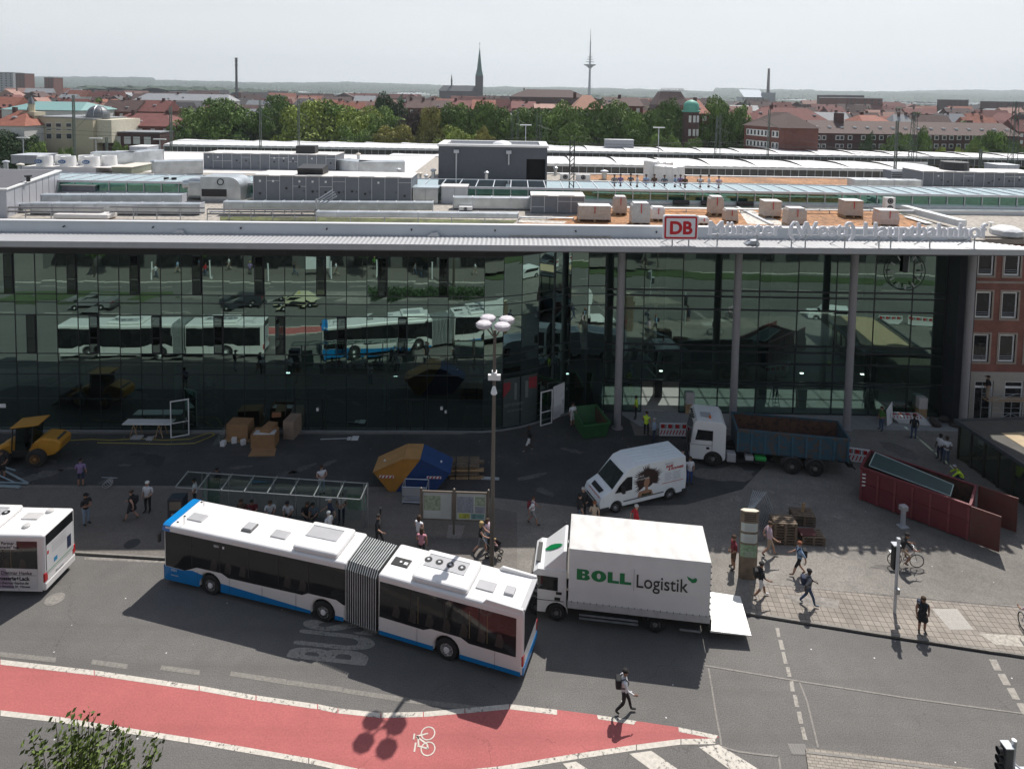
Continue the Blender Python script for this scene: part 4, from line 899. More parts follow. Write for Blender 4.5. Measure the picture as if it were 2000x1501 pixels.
for i in range(8):
 t=2*PI*i/8+.2;pts=[(w/2-dr_+.8+(dr_+.05)*math.cos(a)*math.cos(t),4.5+(dr_+.05)*math.cos(a)*math.sin(t),zr+dz*.25+dz*.76*math.sin(a))for a in[PI/2*k/6 for k in range(7)]];m.tube(pts,.07,4)
m.build('rib',steel,dm)
m=MB();m2=MB();k2_=MB()
for px in(96,115,135):
 xx=onY(px,250,Y).x-x
 for yt,yb in((240,249),(251,255),(260,272)):m.box(xx-.8,xx+.8,-.12,.0,zt_(px,yb,Y),zt_(px,yt,Y));m2.box(xx-.65,xx+.65,-.16,-.12,zt_(px,yb,Y)+.15,zt_(px,yt,Y)-.15)
m.build('window',winw,e);m2.build('pane',winf,e)
mx_=onY(57,240,Y-1).x-x;m=MB();zb=zt_(57,226,Y-1);m.box(mx_-1.6,mx_+1.7,-1.5,2,0,zb);m.box(mx_-1.9,mx_+2.0,-1.8,2.3,zb,zb+1.0);m.cyl((mx_,0,zb+1),(mx_,0,zt_(57,203,Y-1)),.85,.75,10);m.build('minaret',plaster,e)
m=MB();m.cyl((mx_,0,zt_(57,203,Y-1)),(mx_,0,zt_(57,187,Y-1)),.9,.05,10);m.build('minaret_cap',MC['dome_lead'],e)
# house with orange roof at far left, brick hip roof building right of the dome
x,w=bb(-25,47,240,168);house(x,168,w,12,zt_(20,246,168),zt_(20,216,173),plasterw,tile_o,'white house with an orange tiled roof left of the slim minaret',hip=4,rr=random.Random(5))
x,w=bb(188,335,245,188);house(x,188,w,16,zt_(260,246,188),zt_(260,221,194),brick_r,tile_r,'long brick building with a red hipped roof right of the grey dome',hip=6,rr=random.Random(6))
x,w=bb(187,312,270,178);e=empty('brick_annexe',(x,178,0),0,'flat roofed dark brick annexe with white windows below the red hipped roof','house');zt=zt_(250,259,178)
m=MB();m.box(-w/2,w/2,0,8,0,zt);m.build('wall',brick_d,e);m=MB();m.box(-w/2-.1,w/2+.1,-.1,8,zt,zt+.25);m.build('roof',roof_g,e)
for px in(195,229,249,267,288):xx=onY(px,270,178).x-x;m=MB();m.box(xx-.9,xx+.9,-.1,.05,zt-3.1,zt-1.1);m.build('window',winw,e)
# green glass hall
x,w=bb(3,156,210,230);e=empty('glass_hall',(x,230,0),0,'long hall with a pale green glass roof behind the domed hall','hall');m=MB();m.box(-w/2,w/2,0,22,0,zt_(80,216,230));m.build('wall',plasterw,e)
m=MB();gable(m,w,22,zt_(80,215,230),zt_(80,198,241),hip=5);m.build('roof',mat('green_glass',(.16,.30,.28),.4,var=.1),e)
# grey slab with white walls
x,w=bb(262,445,190,330);house(x,330,w,14,zt_(330,196,330),zt_(330,183,337),plasterw,roof_g,'long white office block with a grey roof above the big left tree',rr=random.Random(8),hip=3)
# copper domed corner tower
Y=196;x=onY(1349,240,Y).x;zb=zt_(1349,219,Y);e=empty('corner_tower',(x,Y,0),0,'brick corner tower with a green copper dome between the trees','tower')
m=MB();m.lathe([(2.4,0),(2.4,zb)],(0,0,0),10);m.build('wall',brick_d,e);m=MB()
for z in(zb-3,zb-7,zb-11):
 for t in(-110,-80,-50):m.box(2.42*math.cos(R(t))-.35,2.42*math.cos(R(t))+.35,2.42*math.sin(R(t))-.12,2.42*math.sin(R(t))+.1,z,z+2)
m.build('window',winw,e)
m=MB();m.lathe([(2.7,zb),(2.7,zb+.4),(2.3,zb+.5)],n=16);m.lathe([(2.25,zb+.5),(2.35,zb+1.5),(2.2,zb+2.4),(1.6,zb+3.1),(.8,zb+3.5),(.1,zb+3.7)],n=16);m.build('dome',mat('copper_green',(.10,.34,.26),.6,var=.1),e,smooth=True)
x,w=bb(1352,1384,230,200);house(x,200,w,18,zt_(1370,222,200),zt_(1360,196,209),brick_r,tile_o,'house with a steep orange roof joined to the copper domed tower',rr=random.Random(9),kind=0,hip=1)
# building with rooftop lettering
Y=420;x,w=bb(1283,1347,200,Y);e=empty('lettered_building',(x,Y,0),0,'brown steep roofed block carrying white rooftop letters beyond the copper dome','building');ze=zt_(1315,205,Y);zr_=zt_(1315,179,Y)
m=MB();m.box(-w/2,w/2,0,24,0,ze);m.build('wall',brick_d,e);m=MB();m.add([(-w/2,0,ze),(w/2,0,ze),(w/2,24,ze),(-w/2,24,ze),(-w*.32,8,zr_),(w*.32,8,zr_),(w*.32,16,zr_),(-w*.32,16,zr_)],[(0,1,5,4),(1,2,6,5),(2,3,7,6),(3,0,4,7),(4,5,6,7)]);m.build('roof',tile_b,e)
t=text('ASCHENDORFF',2.9,mat('letter_grey',(.30,.30,.29),.5),e,(-w*.32,8,zr_+.4),(R(90),0,0),ext=.1);t.scale=(w*.64/17.8,1,1)
m=MB();m.box(-w*.32,w*.32,8.1,8.3,zr_,zr_+.4);m.build('letter_rail',lgrey,e)
# brick blocks at right
Y=165;p1=onY(1452,293,Y+14);p2=onY(1530,293,Y);p3=onY(1597,293,Y);e=empty('brick_block',(p2.x,Y,0),0,'brick block with white window bands and a brown hipped roof, right of the trees','apartment block')
ze=zt_(1530,250,Y);zr_=zt_(1530,219,Y+8);q1=Vector((p1.x-p2.x,14,0));q3=Vector((p3.x-p2.x,0,0));q4=q1+q3
m=MB();m.prism([(0,0),q3.xy,q4.xy,q1.xy],0,ze);m.build('wall',brick_r,e)
o_=.5;m=MB();r1=q1*.5+q3*.28;r2=q1*.5+q3*.72;r1=q1*.62+q3*.45;r2=q1*.3+q3*.48
m.add([(-.3,-o_,ze),(q3.x+o_,-o_,ze),(q4.x+o_,q4.y+o_,ze),(q1.x-o_,q1.y+o_,ze),(r1.x,r1.y,zr_),(r2.x,r2.y,zr_)],[(0,1,5),(1,2,4,5),(2,3,4),(3,0,5,4),(3,2,1,0)]);m.build('roof',mat('roof_brown2',(.115,.08,.07),.85,var=.12),e)
d_=q1.normalized();nn=Vector((-d_.y,d_.x,0));nn=nn if nn.y<0 else-nn;L_=q1.length
for r_ in range(3):
 z=ze-1.0-r_*2.95-1.6;m=MB();m2=MB()
 for t0,t1 in((.12,.28),(.36,.93)):a=d_*L_*t0;b=d_*L_*t1;m.prism([a.xy,b.xy,(b+nn*.12).xy,(a+nn*.12).xy],z,z+1.7)
 m.build('window_band',winw,e)
 for i in range(9):a=d_*L_*(.13+i*.092);b=d_*L_*(.13+i*.092+.04);m2.prism([(a+nn*.12).xy,(b+nn*.12).xy,(b+nn*.16).xy,(a+nn*.16).xy],z+.3,z+1.5)
 m2.build('pane',winf,e)
Y=183;x,w=bb(1590,1992,270,Y);e=empty('long_brick_block',(x,Y,0),0,'very long dark brick housing block with a brown roof and paired white windows','apartment block');ze=zt_(1790,263,Y);zr_=zt_(1790,238,Y+7)
m=MB();m.box(-w/2,w/2,0,13,0,ze);m.build('wall',brick_d,e);m=MB();gable(m,w,13,ze,zr_,hip=1);rfb=m.build('roof',MC['roof_brown2'],e)
rr=random.Random(2);m2=MB()
for i,px in enumerate((1598,1609,1636,1644,1660,1686,1706,1721,1737,1814,1829,1844,1858,1873,1889,1903,1920,1934)):
 for yt,yb in((264.5,273.5),(281,290)):
  xx=onY(px,270,Y).x-x;z0,z1=zt_(px,yb,Y),zt_(px,yt,Y);m=MB();m.box(xx-.62,xx+.62,-.1,.02,z0,z1);m.box(xx-.45,xx+.45,-.13,-.1,z0+.15,z1-.15);wdw=m.build('window',winw,e)
  m=MB();m.box(xx-.40,xx+.40,-.16,-.131,z0+.2,z1-.2);m.build('pane',winf,wdw)
for i in range(16):m=MB();xx=-w/2+w*(i+.5)/16;m.box(xx-.45,xx+.45,2.4,3.2,ze+(zr_-ze)*.42,ze+(zr_-ze)*.55);m.build('roof_window',lgrey,rfb)
m=MB();xx=onY(1658,250,Y).x-x;m.box(xx-1,xx+1,5,7,zr_-2,zr_+2.2);m.build('chimney',brick_d,rfb)
x,w=bb(1478,1622,230,225);house(x,225,w,16,zt_(1550,238,225),zt_(1550,211,233),brick_r,tile_r,'big house with a broad dark red roof behind the brick block with window bands',rr=random.Random(12),hip=5)
x,w=bb(1686,1738,238,215);house(x,215,w,12,zt_(1710,238,215),zt_(1710,225,221),plasterw,tile_o,'house with a bright orange roof above the middle of the long brick block',rr=random.Random(13),hip=2)
# middle distance halls and long roofs
x,w=bb(995,1150,185,520);house(x,520,w,22,zt_(1070,190,520),zt_(1070,175,531),brick_d,tile_b,'very long barn like brown hipped roof left of the telecom tower',rr=random.Random(14),hip=14,detail=False)
x,w=bb(1120,1180,215,212);house(x,212,w,16,zt_(1150,214,212),zt_(1150,186,220),brick_d,mat('roof_salmon',(.30,.15,.10),.85,var=.1),'house with a steep salmon hipped roof and arched windows behind the trees',rr=random.Random(15),hip=4)
x,w=bb(1178,1256,205,235);house(x,235,w,14,zt_(1215,207,235),zt_(1215,190,242),brick_r,tile_b,'long brown roofed house right of the salmon roof',rr=random.Random(16),hip=1)
for px0,px1,yt,ye,Yd,rm,lb in((793,836,195,211,262,tile_b,'brown roofed terrace house with skylights right of the dark evergreen'),(836,880,196,211,263,tile_b,'brown roofed terrace house directly below the church nave'),(880,922,196,211,262,tile_r,'dark red roofed terrace house directly below the church tower'),(922,965,195,214,258,tile_o,'orange roofed terrace house just right of the church tower'),(1000,1045,198,212,256,tile_r,'red roofed house with pale gable edges behind the plane trees'),(1045,1105,203,212,250,tile_p,'low pale pink roofed house behind the plane trees'),(195,262,195,218,250,tile_b,'big brown roofed house right of the green glass roof'),(262,320,196,218,252,tile_r,'big brown red roofed house behind the brick annexe')):
 x,w=bb(px0,px1,ye,Yd);house(x,Yd,w,13,zt_((px0+px1)/2,ye,Yd),zt_((px0+px1)/2,yt,Yd+6),brick_r,rm,lb,rr=random.Random(px0))
# white flat hall, far right
def blockb(name,label,px0,px1,yt,Yd,m1,m2,depth=20,cat='building',zb=0):
 x,w=bb(px0,px1,yt,Yd);z=zt_((px0+px1)/2,yt,Yd);e=empty(name,(x,Yd,0),0,label,cat);m=MB();m.box(-w/2,w/2,0,depth,0,z-.6);m.build('wall',m1,e);m=MB();m.box(-w/2-.3,w/2+.3,-.3,depth,z-.6,z);m.build('roof',m2,e)
 m=MB();k=max(3,int(w/6))
 for fl in range(1,int(z/3.2)):
  for i in range(k):xx=-w/2+w*(i+.5)/k;m.box(xx-1,xx+1,-.15,0,z-fl*3.2,z-fl*3.2+1.5)
 m.build('window',winf,e);return e
blockb('flat_hall','wide hall with a bright white flat roof on the right, below the far hills',1656,1724,191,640,brick_r,white,60)
blockb('flat_hall','dark long hall just above the bright white flat roof',1635,1688,186,900,brick_d,roof_g,60)
blockb('office_block','dark glazed office block near the right edge below the hills',1860,1892,195,700,brick_d,tile_d,25)
blockb('office_block','wide dark office block at the right edge below the hills',1950,2030,199,640,brick_d,tile_d,25)
blockb('high_rise','grey slab high rise at the left edge of the skyline',-20,25,141,900,mat('slab_grey',(.30,.31,.33),.7),roof_g,20)
blockb('high_rise','brick high rise beside the grey slab at the left edge',30,48,143,880,brick_r,roof_g,18)
blockb('brick_silo','squat brick tower block standing alone on the left skyline',86,104,151,850,brick_r,roof_g,18)
e=blockb('power_station','blue roofed works building beside the tall chimney',1449,1491,190,1250,mat('works_white',(.5,.5,.52),.7),roof_g,30)
x,w=bb(1449,1491,185,1240);m=MB();z0,z1=zt_(1470,190,1240),zt_(1470,175,1250);m.add([(-w/2,-12,z0),(w/2,-12,z0),(w/2-1,20,z1),(-w/2,20,z1)],[(0,1,2,3)]);m.build('blue_roof',mat('roof_blue',(.13,.19,.26),.6),e)
Yc=1240;x=onY(1500,180,Yc).x;zt=zt_(1501,134,Yc);e=empty('factory_chimney',(x,Yc,0),0,'tall slightly leaning looking dark factory chimney on the right skyline','chimney');m=MB();m.cyl((0,0,0),(0,0,zt),3.6,2.0,14);m.build('shaft',mat('chimney_shaft',(.12,.10,.10),.8),e);m=MB();m.box(-9,12,-6,10,0,zt_(1500,181,Yc));m.build('base',roof_g,e)
Yc=780;x=onY(462,175,Yc).x;zt=zt_(462,113,Yc);e=empty('radio_mast',(x,Yc,0),0,'tall thin dark mast with small platforms near its top on the left skyline','mast');m=MB();m.cyl((0,0,0),(0,0,zt),1.5,1.3,10);m.build('shaft',mat('mast_dark',(.07,.07,.075),.7),e)
for z in(zt-1,zt-4,zt-9):m=MB();m.cyl((0,0,z),(0,0,z+.8),2.0,n=10);m.build('platform',MC['mast_dark'],e)
# church
Yc=985;x=onY(935.5,170,Yc).x;zt=zt_(936,90,Yc);zs=zt_(936,148,Yc);e=empty('church',(x,Yc,0),0,'large church with a dark nave and a tall green copper spire on the skyline','church')
stn=mat('church_stone',(.075,.07,.075),.8);cop=mat('spire_copper',(.075,.15,.14),.7,var=.1,scale=.2)
m=MB();m.box(-5.6,5.6,0,11,0,zs);m.build('tower',stn,e)
m=MB();m.add([(-5.6,0,zs),(5.6,0,zs),(5.6,11,zs),(-5.6,11,zs),(-3.6,2,zs+9),(3.6,2,zs+9),(3.6,9,zs+9),(-3.6,9,zs+9),(0,5.5,zt)],[(0,1,5,4),(1,2,6,5),(2,3,7,6),(3,0,4,7),(4,5,8),(5,6,8),(6,7,8),(7,4,8)]);m.build('spire',cop,e)
m=MB();m.cyl((0,5.5,zt-1),(0,5.5,zt+6.5),.25,n=6);m.box(-1.2,1.2,5.4,5.6,zt+3.5,zt+4);m.build('cross',stn,e)
xn=onY(858,175,Yc).x-x;zn=zt_(890,167,Yc+8);m=MB();m.box(xn,-5.6,0,18,0,zt_(890,178,Yc));m.build('nave_wall',stn,e);m=MB();z0=zt_(890,178,Yc);m.add([(xn-2,-1,z0),(-5.6,-1,z0),(-5.6,19,z0),(xn-2,19,z0),(xn+5,9,zn),(-5.6,9,zn)],[(0,1,5,4),(1,2,5),(2,3,4,5),(3,0,4)]);m.build('nave_roof',mat('nave_slate',(.055,.065,.075),.7),e)
xr=onY(881,160,Yc).x-x;m=MB();m.cyl((xr,9,zn-2),(xr,9,zn+6),1.3,1.2,8);m.cyl((xr,9,zn+6),(xr,9,zt_(881,144,Yc)),1.5,.1,8);m.build('ridge_turret',stn,e)
# telecom tower
Yc=2100;x=onY(1151,180,Yc).x;Z=lambda py:zt_(1151,py,Yc);con=mat('tower_concrete',(.22,.23,.25),.7,var=.05,scale=.1);e=empty('telecom_tower',(x,Yc,0),0,'slim concrete telecom tower with round platforms and a long antenna','telecom tower')
m=MB();m.lathe([(5.6,0),(4.3,Z(180)),(3.0,Z(132))],n=16);m.build('shaft',con,e,smooth=True)
m=MB();m.lathe([(3.2,Z(134)),(12,Z(129)),(19,Z(127.5)),(19,Z(126)),(5,Z(125.5))],n=24);m.build('main_platform',con,e)
for py,r_ in((121,13),(116,11),(111.5,9)):m=MB();m.lathe([(2.5,Z(py+.8)),(r_,Z(py+.3)),(r_,Z(py-.3)),(2.5,Z(py-.4))],n=20);m.build('platform',con,e)
m=MB();m.cyl((0,0,Z(132)),(0,0,Z(105)),3.0,2.4,12);m.cyl((0,0,Z(105)),(0,0,Z(80)),2.2,1.6,10);m.build('upper_shaft',con,e);m=MB();m.cyl((0,0,Z(80)),(0,0,Z(57)),1.2,.5,8);m.build('antenna',mat('antenna_red',(.30,.16,.16),.6),e)
# --- procedural town: rows of houses ---
rr=random.Random(42);cnt=0
SECT=[(120,'at the left edge of the skyline'),(330,'beyond the grey dome'),(470,'left of the thin mast'),(680,'right of the thin mast'),(860,'left of the church'),(1010,'around the church tower'),(1170,'left of the telecom tower'),(1340,'right of the telecom tower'),(1500,'left of the factory chimney'),(1660,'right of the factory chimney'),(1840,'beyond the long brick block'),(9999,'at the right edge of the skyline')]
ORD=['first','second','third','fourth','fifth','sixth','seventh','eighth','ninth','tenth','eleventh','twelfth']
rows=[(275,17,11.8,5.0),(315,17,12.3,4.5),(365,18,12.5,5),(430,20,13,5),(510,23,14,5),(620,29,14.5,5.5),(760,36,15.5,6),(950,48,16,6.5)]
SMALLT=[]
for ri,(Yr,pitch,ev,rh)in enumerate(rows):
 X=-.80*Yr;scount={}
 while X<.84*Yr:
  wd=pitch*rr.uniform(.55,1.05);gap=rr.uniform(0,pitch*.25)
  y=Yr+rr.uniform(-10,10)*Yr/300;xc=X+wd/2;px=prj(xc,y,14)[0]
  if rr.random()<.13:SMALLT.append((xc,y,ri));X+=wd+gap;continue
  rm,cn=rr.choice(((tile_r,'red'),(tile_r,'red'),(tile_b,'brown'),(tile_b,'brown'),(tile_d,'slate'),(tile_o,'orange'),(tile_p,'pink'),(tile_b,'brown'),(roof_g,'grey')))
  wm=rr.choice((plasterw,plaster,brick_r,brick_r,brick_d));kd=1 if rr.random()<.2 else 0
  sec=[s for lim,s in SECT if px<lim][0];key=(sec,cn);k=scount.get(key,0);scount[key]=k+1
  lb='%s roofed house %s, %s of its colour, row %s'%(cn,sec,ORD[min(k,11)],ORD[ri])
  e_=ev+rr.uniform(-2.5,1.5);w_=wd if kd==0 else wd*.8
  house(xc,y,w_,rr.uniform(10,14),e_,e_+rh+rr.uniform(-1.2,1),wm,rm,lb,rz=rr.choice((0,0,.12,-.15,.3,-.3))if ri>1 else rr.uniform(-.06,.06),hip=rr.choice((0,0,0,3)),kind=kd,detail=Yr<520,rr=rr)
  cnt+=1;X+=wd+gap
for k_ in range(60):SMALLT.append((rr.uniform(-.8,.84)*700,rr.uniform(480,1250),9))
# --- trees ---
def leafmat(name,col,var=.45):
 m=mat(name,col,.75,var=var,scale=1.3,spec=.3);b=m.node_tree.nodes['Principled BSDF'];return m
LM={'deep':leafmat('leaf_deep_green',(.10,.165,.035)),'mid':leafmat('leaf_mid_green',(.15,.23,.05)),'bright':leafmat('leaf_bright_green',(.25,.31,.06)),'dark':leafmat('leaf_dark_green',(.042,.078,.026)),'copper':leafmat('leaf_copper',(.07,.05,.045)),'yellow':leafmat('leaf_yellowish',(.25,.235,.06)),'far':leafmat('leaf_far',(.07,.11,.04))}
bark=mat('bark',(.07,.055,.04),.9,var=.3)
def crown_mesh(seed,n=9500,blobs=40,leaf=.027,squash=.62):
 rd=random.Random(seed);cs=[(Vector((0,0,.45)),.62)]
 for _ in range(blobs):
  t=rd.random()*6.28;u=rd.random()**.5;z=rd.uniform(.12,.92);rad=(1-abs(z-.42)**1.6*1.25)*.80
  cs.append((Vector((math.cos(t)*u*rad,math.sin(t)*u*rad,z)),rd.uniform(.13,.27)))
 mb=MB();wts=[c[1]**2 for c in cs]
 for _ in range(n):
  c,r=rd.choices(cs,wts)[0];d=Vector((rd.gauss(0,1),rd.gauss(0,1),rd.gauss(0,1))).normalized();p=c+Vector((d.x,d.y,d.z*squash))*r*rd.uniform(.78,1.08)
  if p.z<.02:continue
  nrm=(d+Vector((rd.gauss(0,.55),rd.gauss(0,.55),rd.gauss(0,.55)+.25))).normalized();b=nrm.orthogonal().normalized();q=nrm.cross(b);t=rd.random()*6.28;b,q=b*math.cos(t)+q*math.sin(t),q*math.cos(t)-b*math.sin(t);s=leaf*rd.uniform(.6,1.5)
  mb.add([p-b*s,p+q*s*.75,p+b*s,p-q*s*.75],[(0,1,2,3)])
 me=bpy.data.meshes.new('crown');me.from_pydata(mb.v,[],mb.f);me.materials.append(LM['mid']);return me
CM=[crown_mesh(100+i)for i in range(5)];CMS=[crown_mesh(200+i,900,12,.085)for i in range(3)]
def trunk_mesh():
 mb=MB();mb.cyl((0,0,0),(0,0,.35),.035,.026,8);mb.cyl((0,0,.33),(0,0,.75),.026,.012,8)
 for t in(0,1.3,2.6,3.9,5.1):mb.cyl((0,0,.3),(.18*math.cos(t),.18*math.sin(t),.62),.016,.006,6)
 me=bpy.data.meshes.new('trunk');me.from_pydata(mb.v,[],mb.f);me.materials.append(bark);return me
TM=trunk_mesh()
def tree(x,y,h,r,kind,label,group=None,low=.18,small=False,seed=0,name='tree',z0=0):
 rd=random.Random(int(x*31+y*17)+seed);e=empty(name,(x,y,z0),rd.random()*6.28,label,'tree',group)
 c=bpy.data.objects.new('crown',rd.choice(CMS if small else CM));COL.objects.link(c);c.parent=e;c.location=(0,0,h*low);c.scale=(r,r,h*(1-low));c.material_slots[0].link='OBJECT';c.material_slots[0].material=LM[kind];reg(c,e)
 t=bpy.data.objects.new('trunk',TM);COL.objects.link(t);t.parent=e;t.scale=(r*1.1+.4,r*1.1+.4,h);reg(t,e);return e
TG='broad trees in the belt between the railway and the town'
KN={'deep':'deep green','mid':'mid green','bright':'bright yellow green','dark':'very dark green','copper':'dark copper leaved','yellow':'yellowish green'}
for i,(px,yt,hw,k,Yt,lab)in enumerate([
 (372,207,48,'mid',196,'left half of the big clump beside the brick annexe'),(432,197,54,'deep',200,'right half of the big clump, tallest on the left'),(338,246,26,'deep',186,'low one squeezed beside the brick annexe'),(470,232,28,'dark',205,'in the gap behind the first steel pole'),
 (517,214,32,'deep',208,'left of the bright one behind the second pole'),(545,190,34,'deep',220,'rising above the bright ones in the left centre'),(598,202,56,'bright',200,'the brightest, with a pole standing before it'),(655,208,46,'mid',203,'just right of the brightest one'),(700,212,44,'bright',199,'second bright one, left of centre'),(742,218,42,'mid',201,'left of the copper one'),(765,248,36,'yellow',190,'low and yellowish before the copper one'),(690,250,34,'mid',188,'low one below the second bright one'),
 (762,189,30,'dark',240,'dense dome shaped evergreen standing above the belt'),(797,222,30,'copper',204,'the only copper one, left of the tower block'),(838,216,30,'yellow',200,'yellowish, between the copper one and the tower block'),(880,211,40,'deep',206,'behind the left end of the tower block'),(918,207,36,'mid',208,'below the church tower'),(958,206,38,'deep',207,'above the middle of the tower block'),(1002,207,40,'mid',206,'behind the cluster of thin masts'),(1046,208,42,'deep',207,'above the right end of the tower block'),(1092,207,44,'mid',204,'right of the tower block'),(1118,240,34,'mid',196,'lower one right of the tower block'),
 (1172,199,46,'deep',204,'big one below the telecom tower to its right'),(1218,200,44,'mid',206,'beside the big one, before the salmon roof'),(1238,238,30,'deep',196,'lower one behind the grey site cabin'),(1304,197,42,'deep',203,'tall one left of the copper domed tower'),(1268,222,34,'mid',205,'left flank of the tall one near the copper dome'),(1425,199,44,'mid',204,'tall one right of the copper domed tower'),(1396,222,34,'deep',200,'left flank of the tall one before the brick block'),(1443,226,26,'deep',198,'touching the brick block with window bands'),
 (895,250,38,'bright',182,'low bushy one just above the tower block roof'),(945,256,20,'yellow',181,'small yellow topped one above the tower block roof'),(1302,266,30,'mid',180,'low bush like one right of the site cabin'),(1360,276,20,'mid',180,'small one below the copper domed tower'),(18,262,40,'dark',165,'dark low one at the left edge below the orange roof'),(62,276,22,'mid',164,'low one in front of the slim minaret'),(125,288,14,'mid',166,'tiny one in front of the domed hall'),(232,282,14,'mid',170,'tiny one in front of the brick annexe'),
 (1765,258,30,'deep',172,'left one of the pair before the long brick block'),(1800,258,20,'deep',174,'right one of the pair before the long brick block'),(1946,260,34,'deep',172,'rounded one at the right end of the long brick block'),(1915,272,18,'mid',170,'smaller one leaning on the rounded right one'),(1698,262,12,'dark',172,'thin dark one in front of the long brick block'),(1842,285,12,'bright',170,'small clipped one under the windows, left of three'),(1877,286,11,'bright',170,'small clipped one under the windows, middle of three'),(1905,288,9,'bright',170,'small clipped one under the windows, right of three'),(1990,282,20,'deep',172,'low one at the far right edge')]):
 p=onY(px,yt,Yt);r=abs(onY(px+hw,yt,Yt).x-p.x)*1.5;h=max(4,p.z+.2)
 tree(p.x,Yt+r*.3,h,r,k,'%s tree, %s'%(KN[k],lab),TG,seed=i,low=.12 if hw>25 else.05)
Sseen={}
for i,(x,y,ri)in enumerate(SMALLT):
 px=prj(x,y,14)[0];sec=[s for lim,s in SECT if px<lim][0];k=Sseen.get(sec,0);Sseen[sec]=k+1
 h=rr.uniform(13,19)if y<700 else rr.uniform(16,22);tree(x,y,h,rr.uniform(5,9),rr.choice(('deep','mid','far','dark')),'garden tree %s, %s from the front'%(sec,ORD[min(k,11)]if k<12 else 'far one, counted'),'garden trees among the roofs of the town',small=True,seed=i)
# far wooded ridges
from mathutils import noise as NZ
def ridge(name,label,y0,y1,ny,nx,hf,m_):
 vs=[];fs=[]
 for j in range(ny+1):
  y=y0+(y1-y0)*j/ny
  for i in range(nx+1):
   x=(-1+2*i/nx)*.92*y;jx=random.uniform(-1,1)*y*.0004;vs.append((x+jx,y+random.uniform(-20,20),hf(x,y,(y-y0)/(y1-y0))))
 for j in range(ny):
  for i in range(nx):k=j*(nx+1)+i;fs.append((k,k+1,k+nx+2,k+nx+1))
 mb=MB();mb.add(vs,fs);tag(mb.build(name,m_,fix=False),label,'forest',kind='stuff')
forest_m=mat('far_forest',(.016,.036,.018),.9,var=.5,scale=.012,detail=8)
def hf1(x,y,t):a=14+6*NZ.noise(Vector((x*.003,y*.004,3)));return max(0,a*(.5+NZ.noise(Vector((x*.0022,y*.002,9)))*1.6)+NZ.noise(Vector((x*.03,y*.03,1)))*5+random.uniform(-1.5,1.5))if t<.97 else 0
def hf2(x,y,t):px=x/y;k=.55+.45*NZ.noise(Vector((x*.0006,y*.0003,5)))+(.25 if px>.3 else 0)+(.15 if px<-.55 else 0);return 20+t*112*k+NZ.noise(Vector((x*.006,y*.005,2)))*13+random.uniform(-3,3)
ridge('wooded_plain','green tree cover between the last roofs and the far ridge',1150,2500,40,420,hf1,forest_m)
ridge('wooded_ridge','bluish wooded ridge along the horizon',2600,5600,26,900,hf2,forest_m)
# railway masts
gsteel=mat('mast_green_grey',(.10,.125,.11),.6,.3)
def mast(px,yt,Yt,kind,label):
 p=onY(px,yt,Yt);e=empty('railway_mast',(p.x,Yt,0),0,label,'mast','railway masts');h=p.z
 if kind==0:m=MB();m.box(-.22,-.12,-.15,.15,0,h);m.box(.12,.22,-.15,.15,0,h);[m.box(-.12,.12,-.02,.02,k*1.0,k*1.0+.08)for k in range(int(h))];m.build('shaft',gsteel,e)
 elif kind==1:
  m=MB();w0,w1=.9,.35
  for sx in(-1,1):
   for sy in(-1,1):m.cyl((sx*w0,sy*w0,0),(sx*w1,sy*w1,h),.07,n=5)
  n=int(h/1.6)
  for k in range(n):
   a,b=k/n,(k+1)/n;wa,wb=w0+(w1-w0)*a,w0+(w1-w0)*b;s=1 if k%2 else-1;m.cyl((-s*wa,-wa,h*a),(s*wb,-wb,h*b),.035,n=4);m.cyl((-s*wa,wa,h*a),(s*wb,wb,h*b),.035,n=4);m.cyl((-wa,s*wa,h*a),(-wb,-s*wb,h*b),.035,n=4)
  m.build('lattice',gsteel,e)
 else:
  m=MB();m.cyl((0,0,0),(0,0,h),.12,.09,8);m.build('shaft',lgrey,e);m=MB();m.box(-1.3,1.3,-.25,.25,h,h+.2);m.build('lamp_head',white,e)
 if kind in(0,1):m=MB();m.cyl((0,0,h*.86),(2.6,0,h*.80),.035,n=5);m.cyl((0,0,h*.68),(2.6,0,h*.80),.03,n=5);m.build('cantilever',gsteel,e)
 return e
for a in((143,186,132,0,'green railway mast standing before the grey dome'),(333,208,128,0,'green railway mast left of the biggest left tree'),(508,196,150,0,'grey green mast between the two left tree clumps'),(583,193,152,0,'thin grey green mast before the brightest tree'),(1503,214,150,0,'green mast before the brick block with window bands'),(1753,236,118,0,'thick green mast before the long brick block'),(1787,218,150,1,'lattice mast between the pair of trees'),(1985,198,145,1,'lattice mast at the right edge'),(1404,226,152,1,'lattice mast left of the brick block with window bands'),(1001,216,160,0,'thin mast above the tower block, left of four'),(1012,212,162,0,'thin mast above the tower block, second of four'),(1049,222,160,0,'thin mast above the tower block, third of four'),(1056,224,162,0,'thin mast above the tower block, fourth of four'),(1916,292,118,0,'short twin mast right of the black topped air unit'),(208,268,140,0,'short mast between the domed hall and the annexe'),(1027,245,150,2,'white headed lamp mast above the tower block'),(1287,250,150,2,'white headed lamp mast left of the copper dome'),(45,270,140,2,'white headed lamp mast below the slim minaret'),(187,271,140,2,'white headed lamp mast right of the domed hall'),(312,273,140,2,'white headed lamp mast before the brick annexe')):mast(*a)
wr=MB()
def sag(a,b,s=1.2,r=.03,n=8):wr.tube([a.lerp(b,i/n)-Vector((0,0,s*4*(i/n)*(1-i/n)))for i in range(n+1)],r,4)
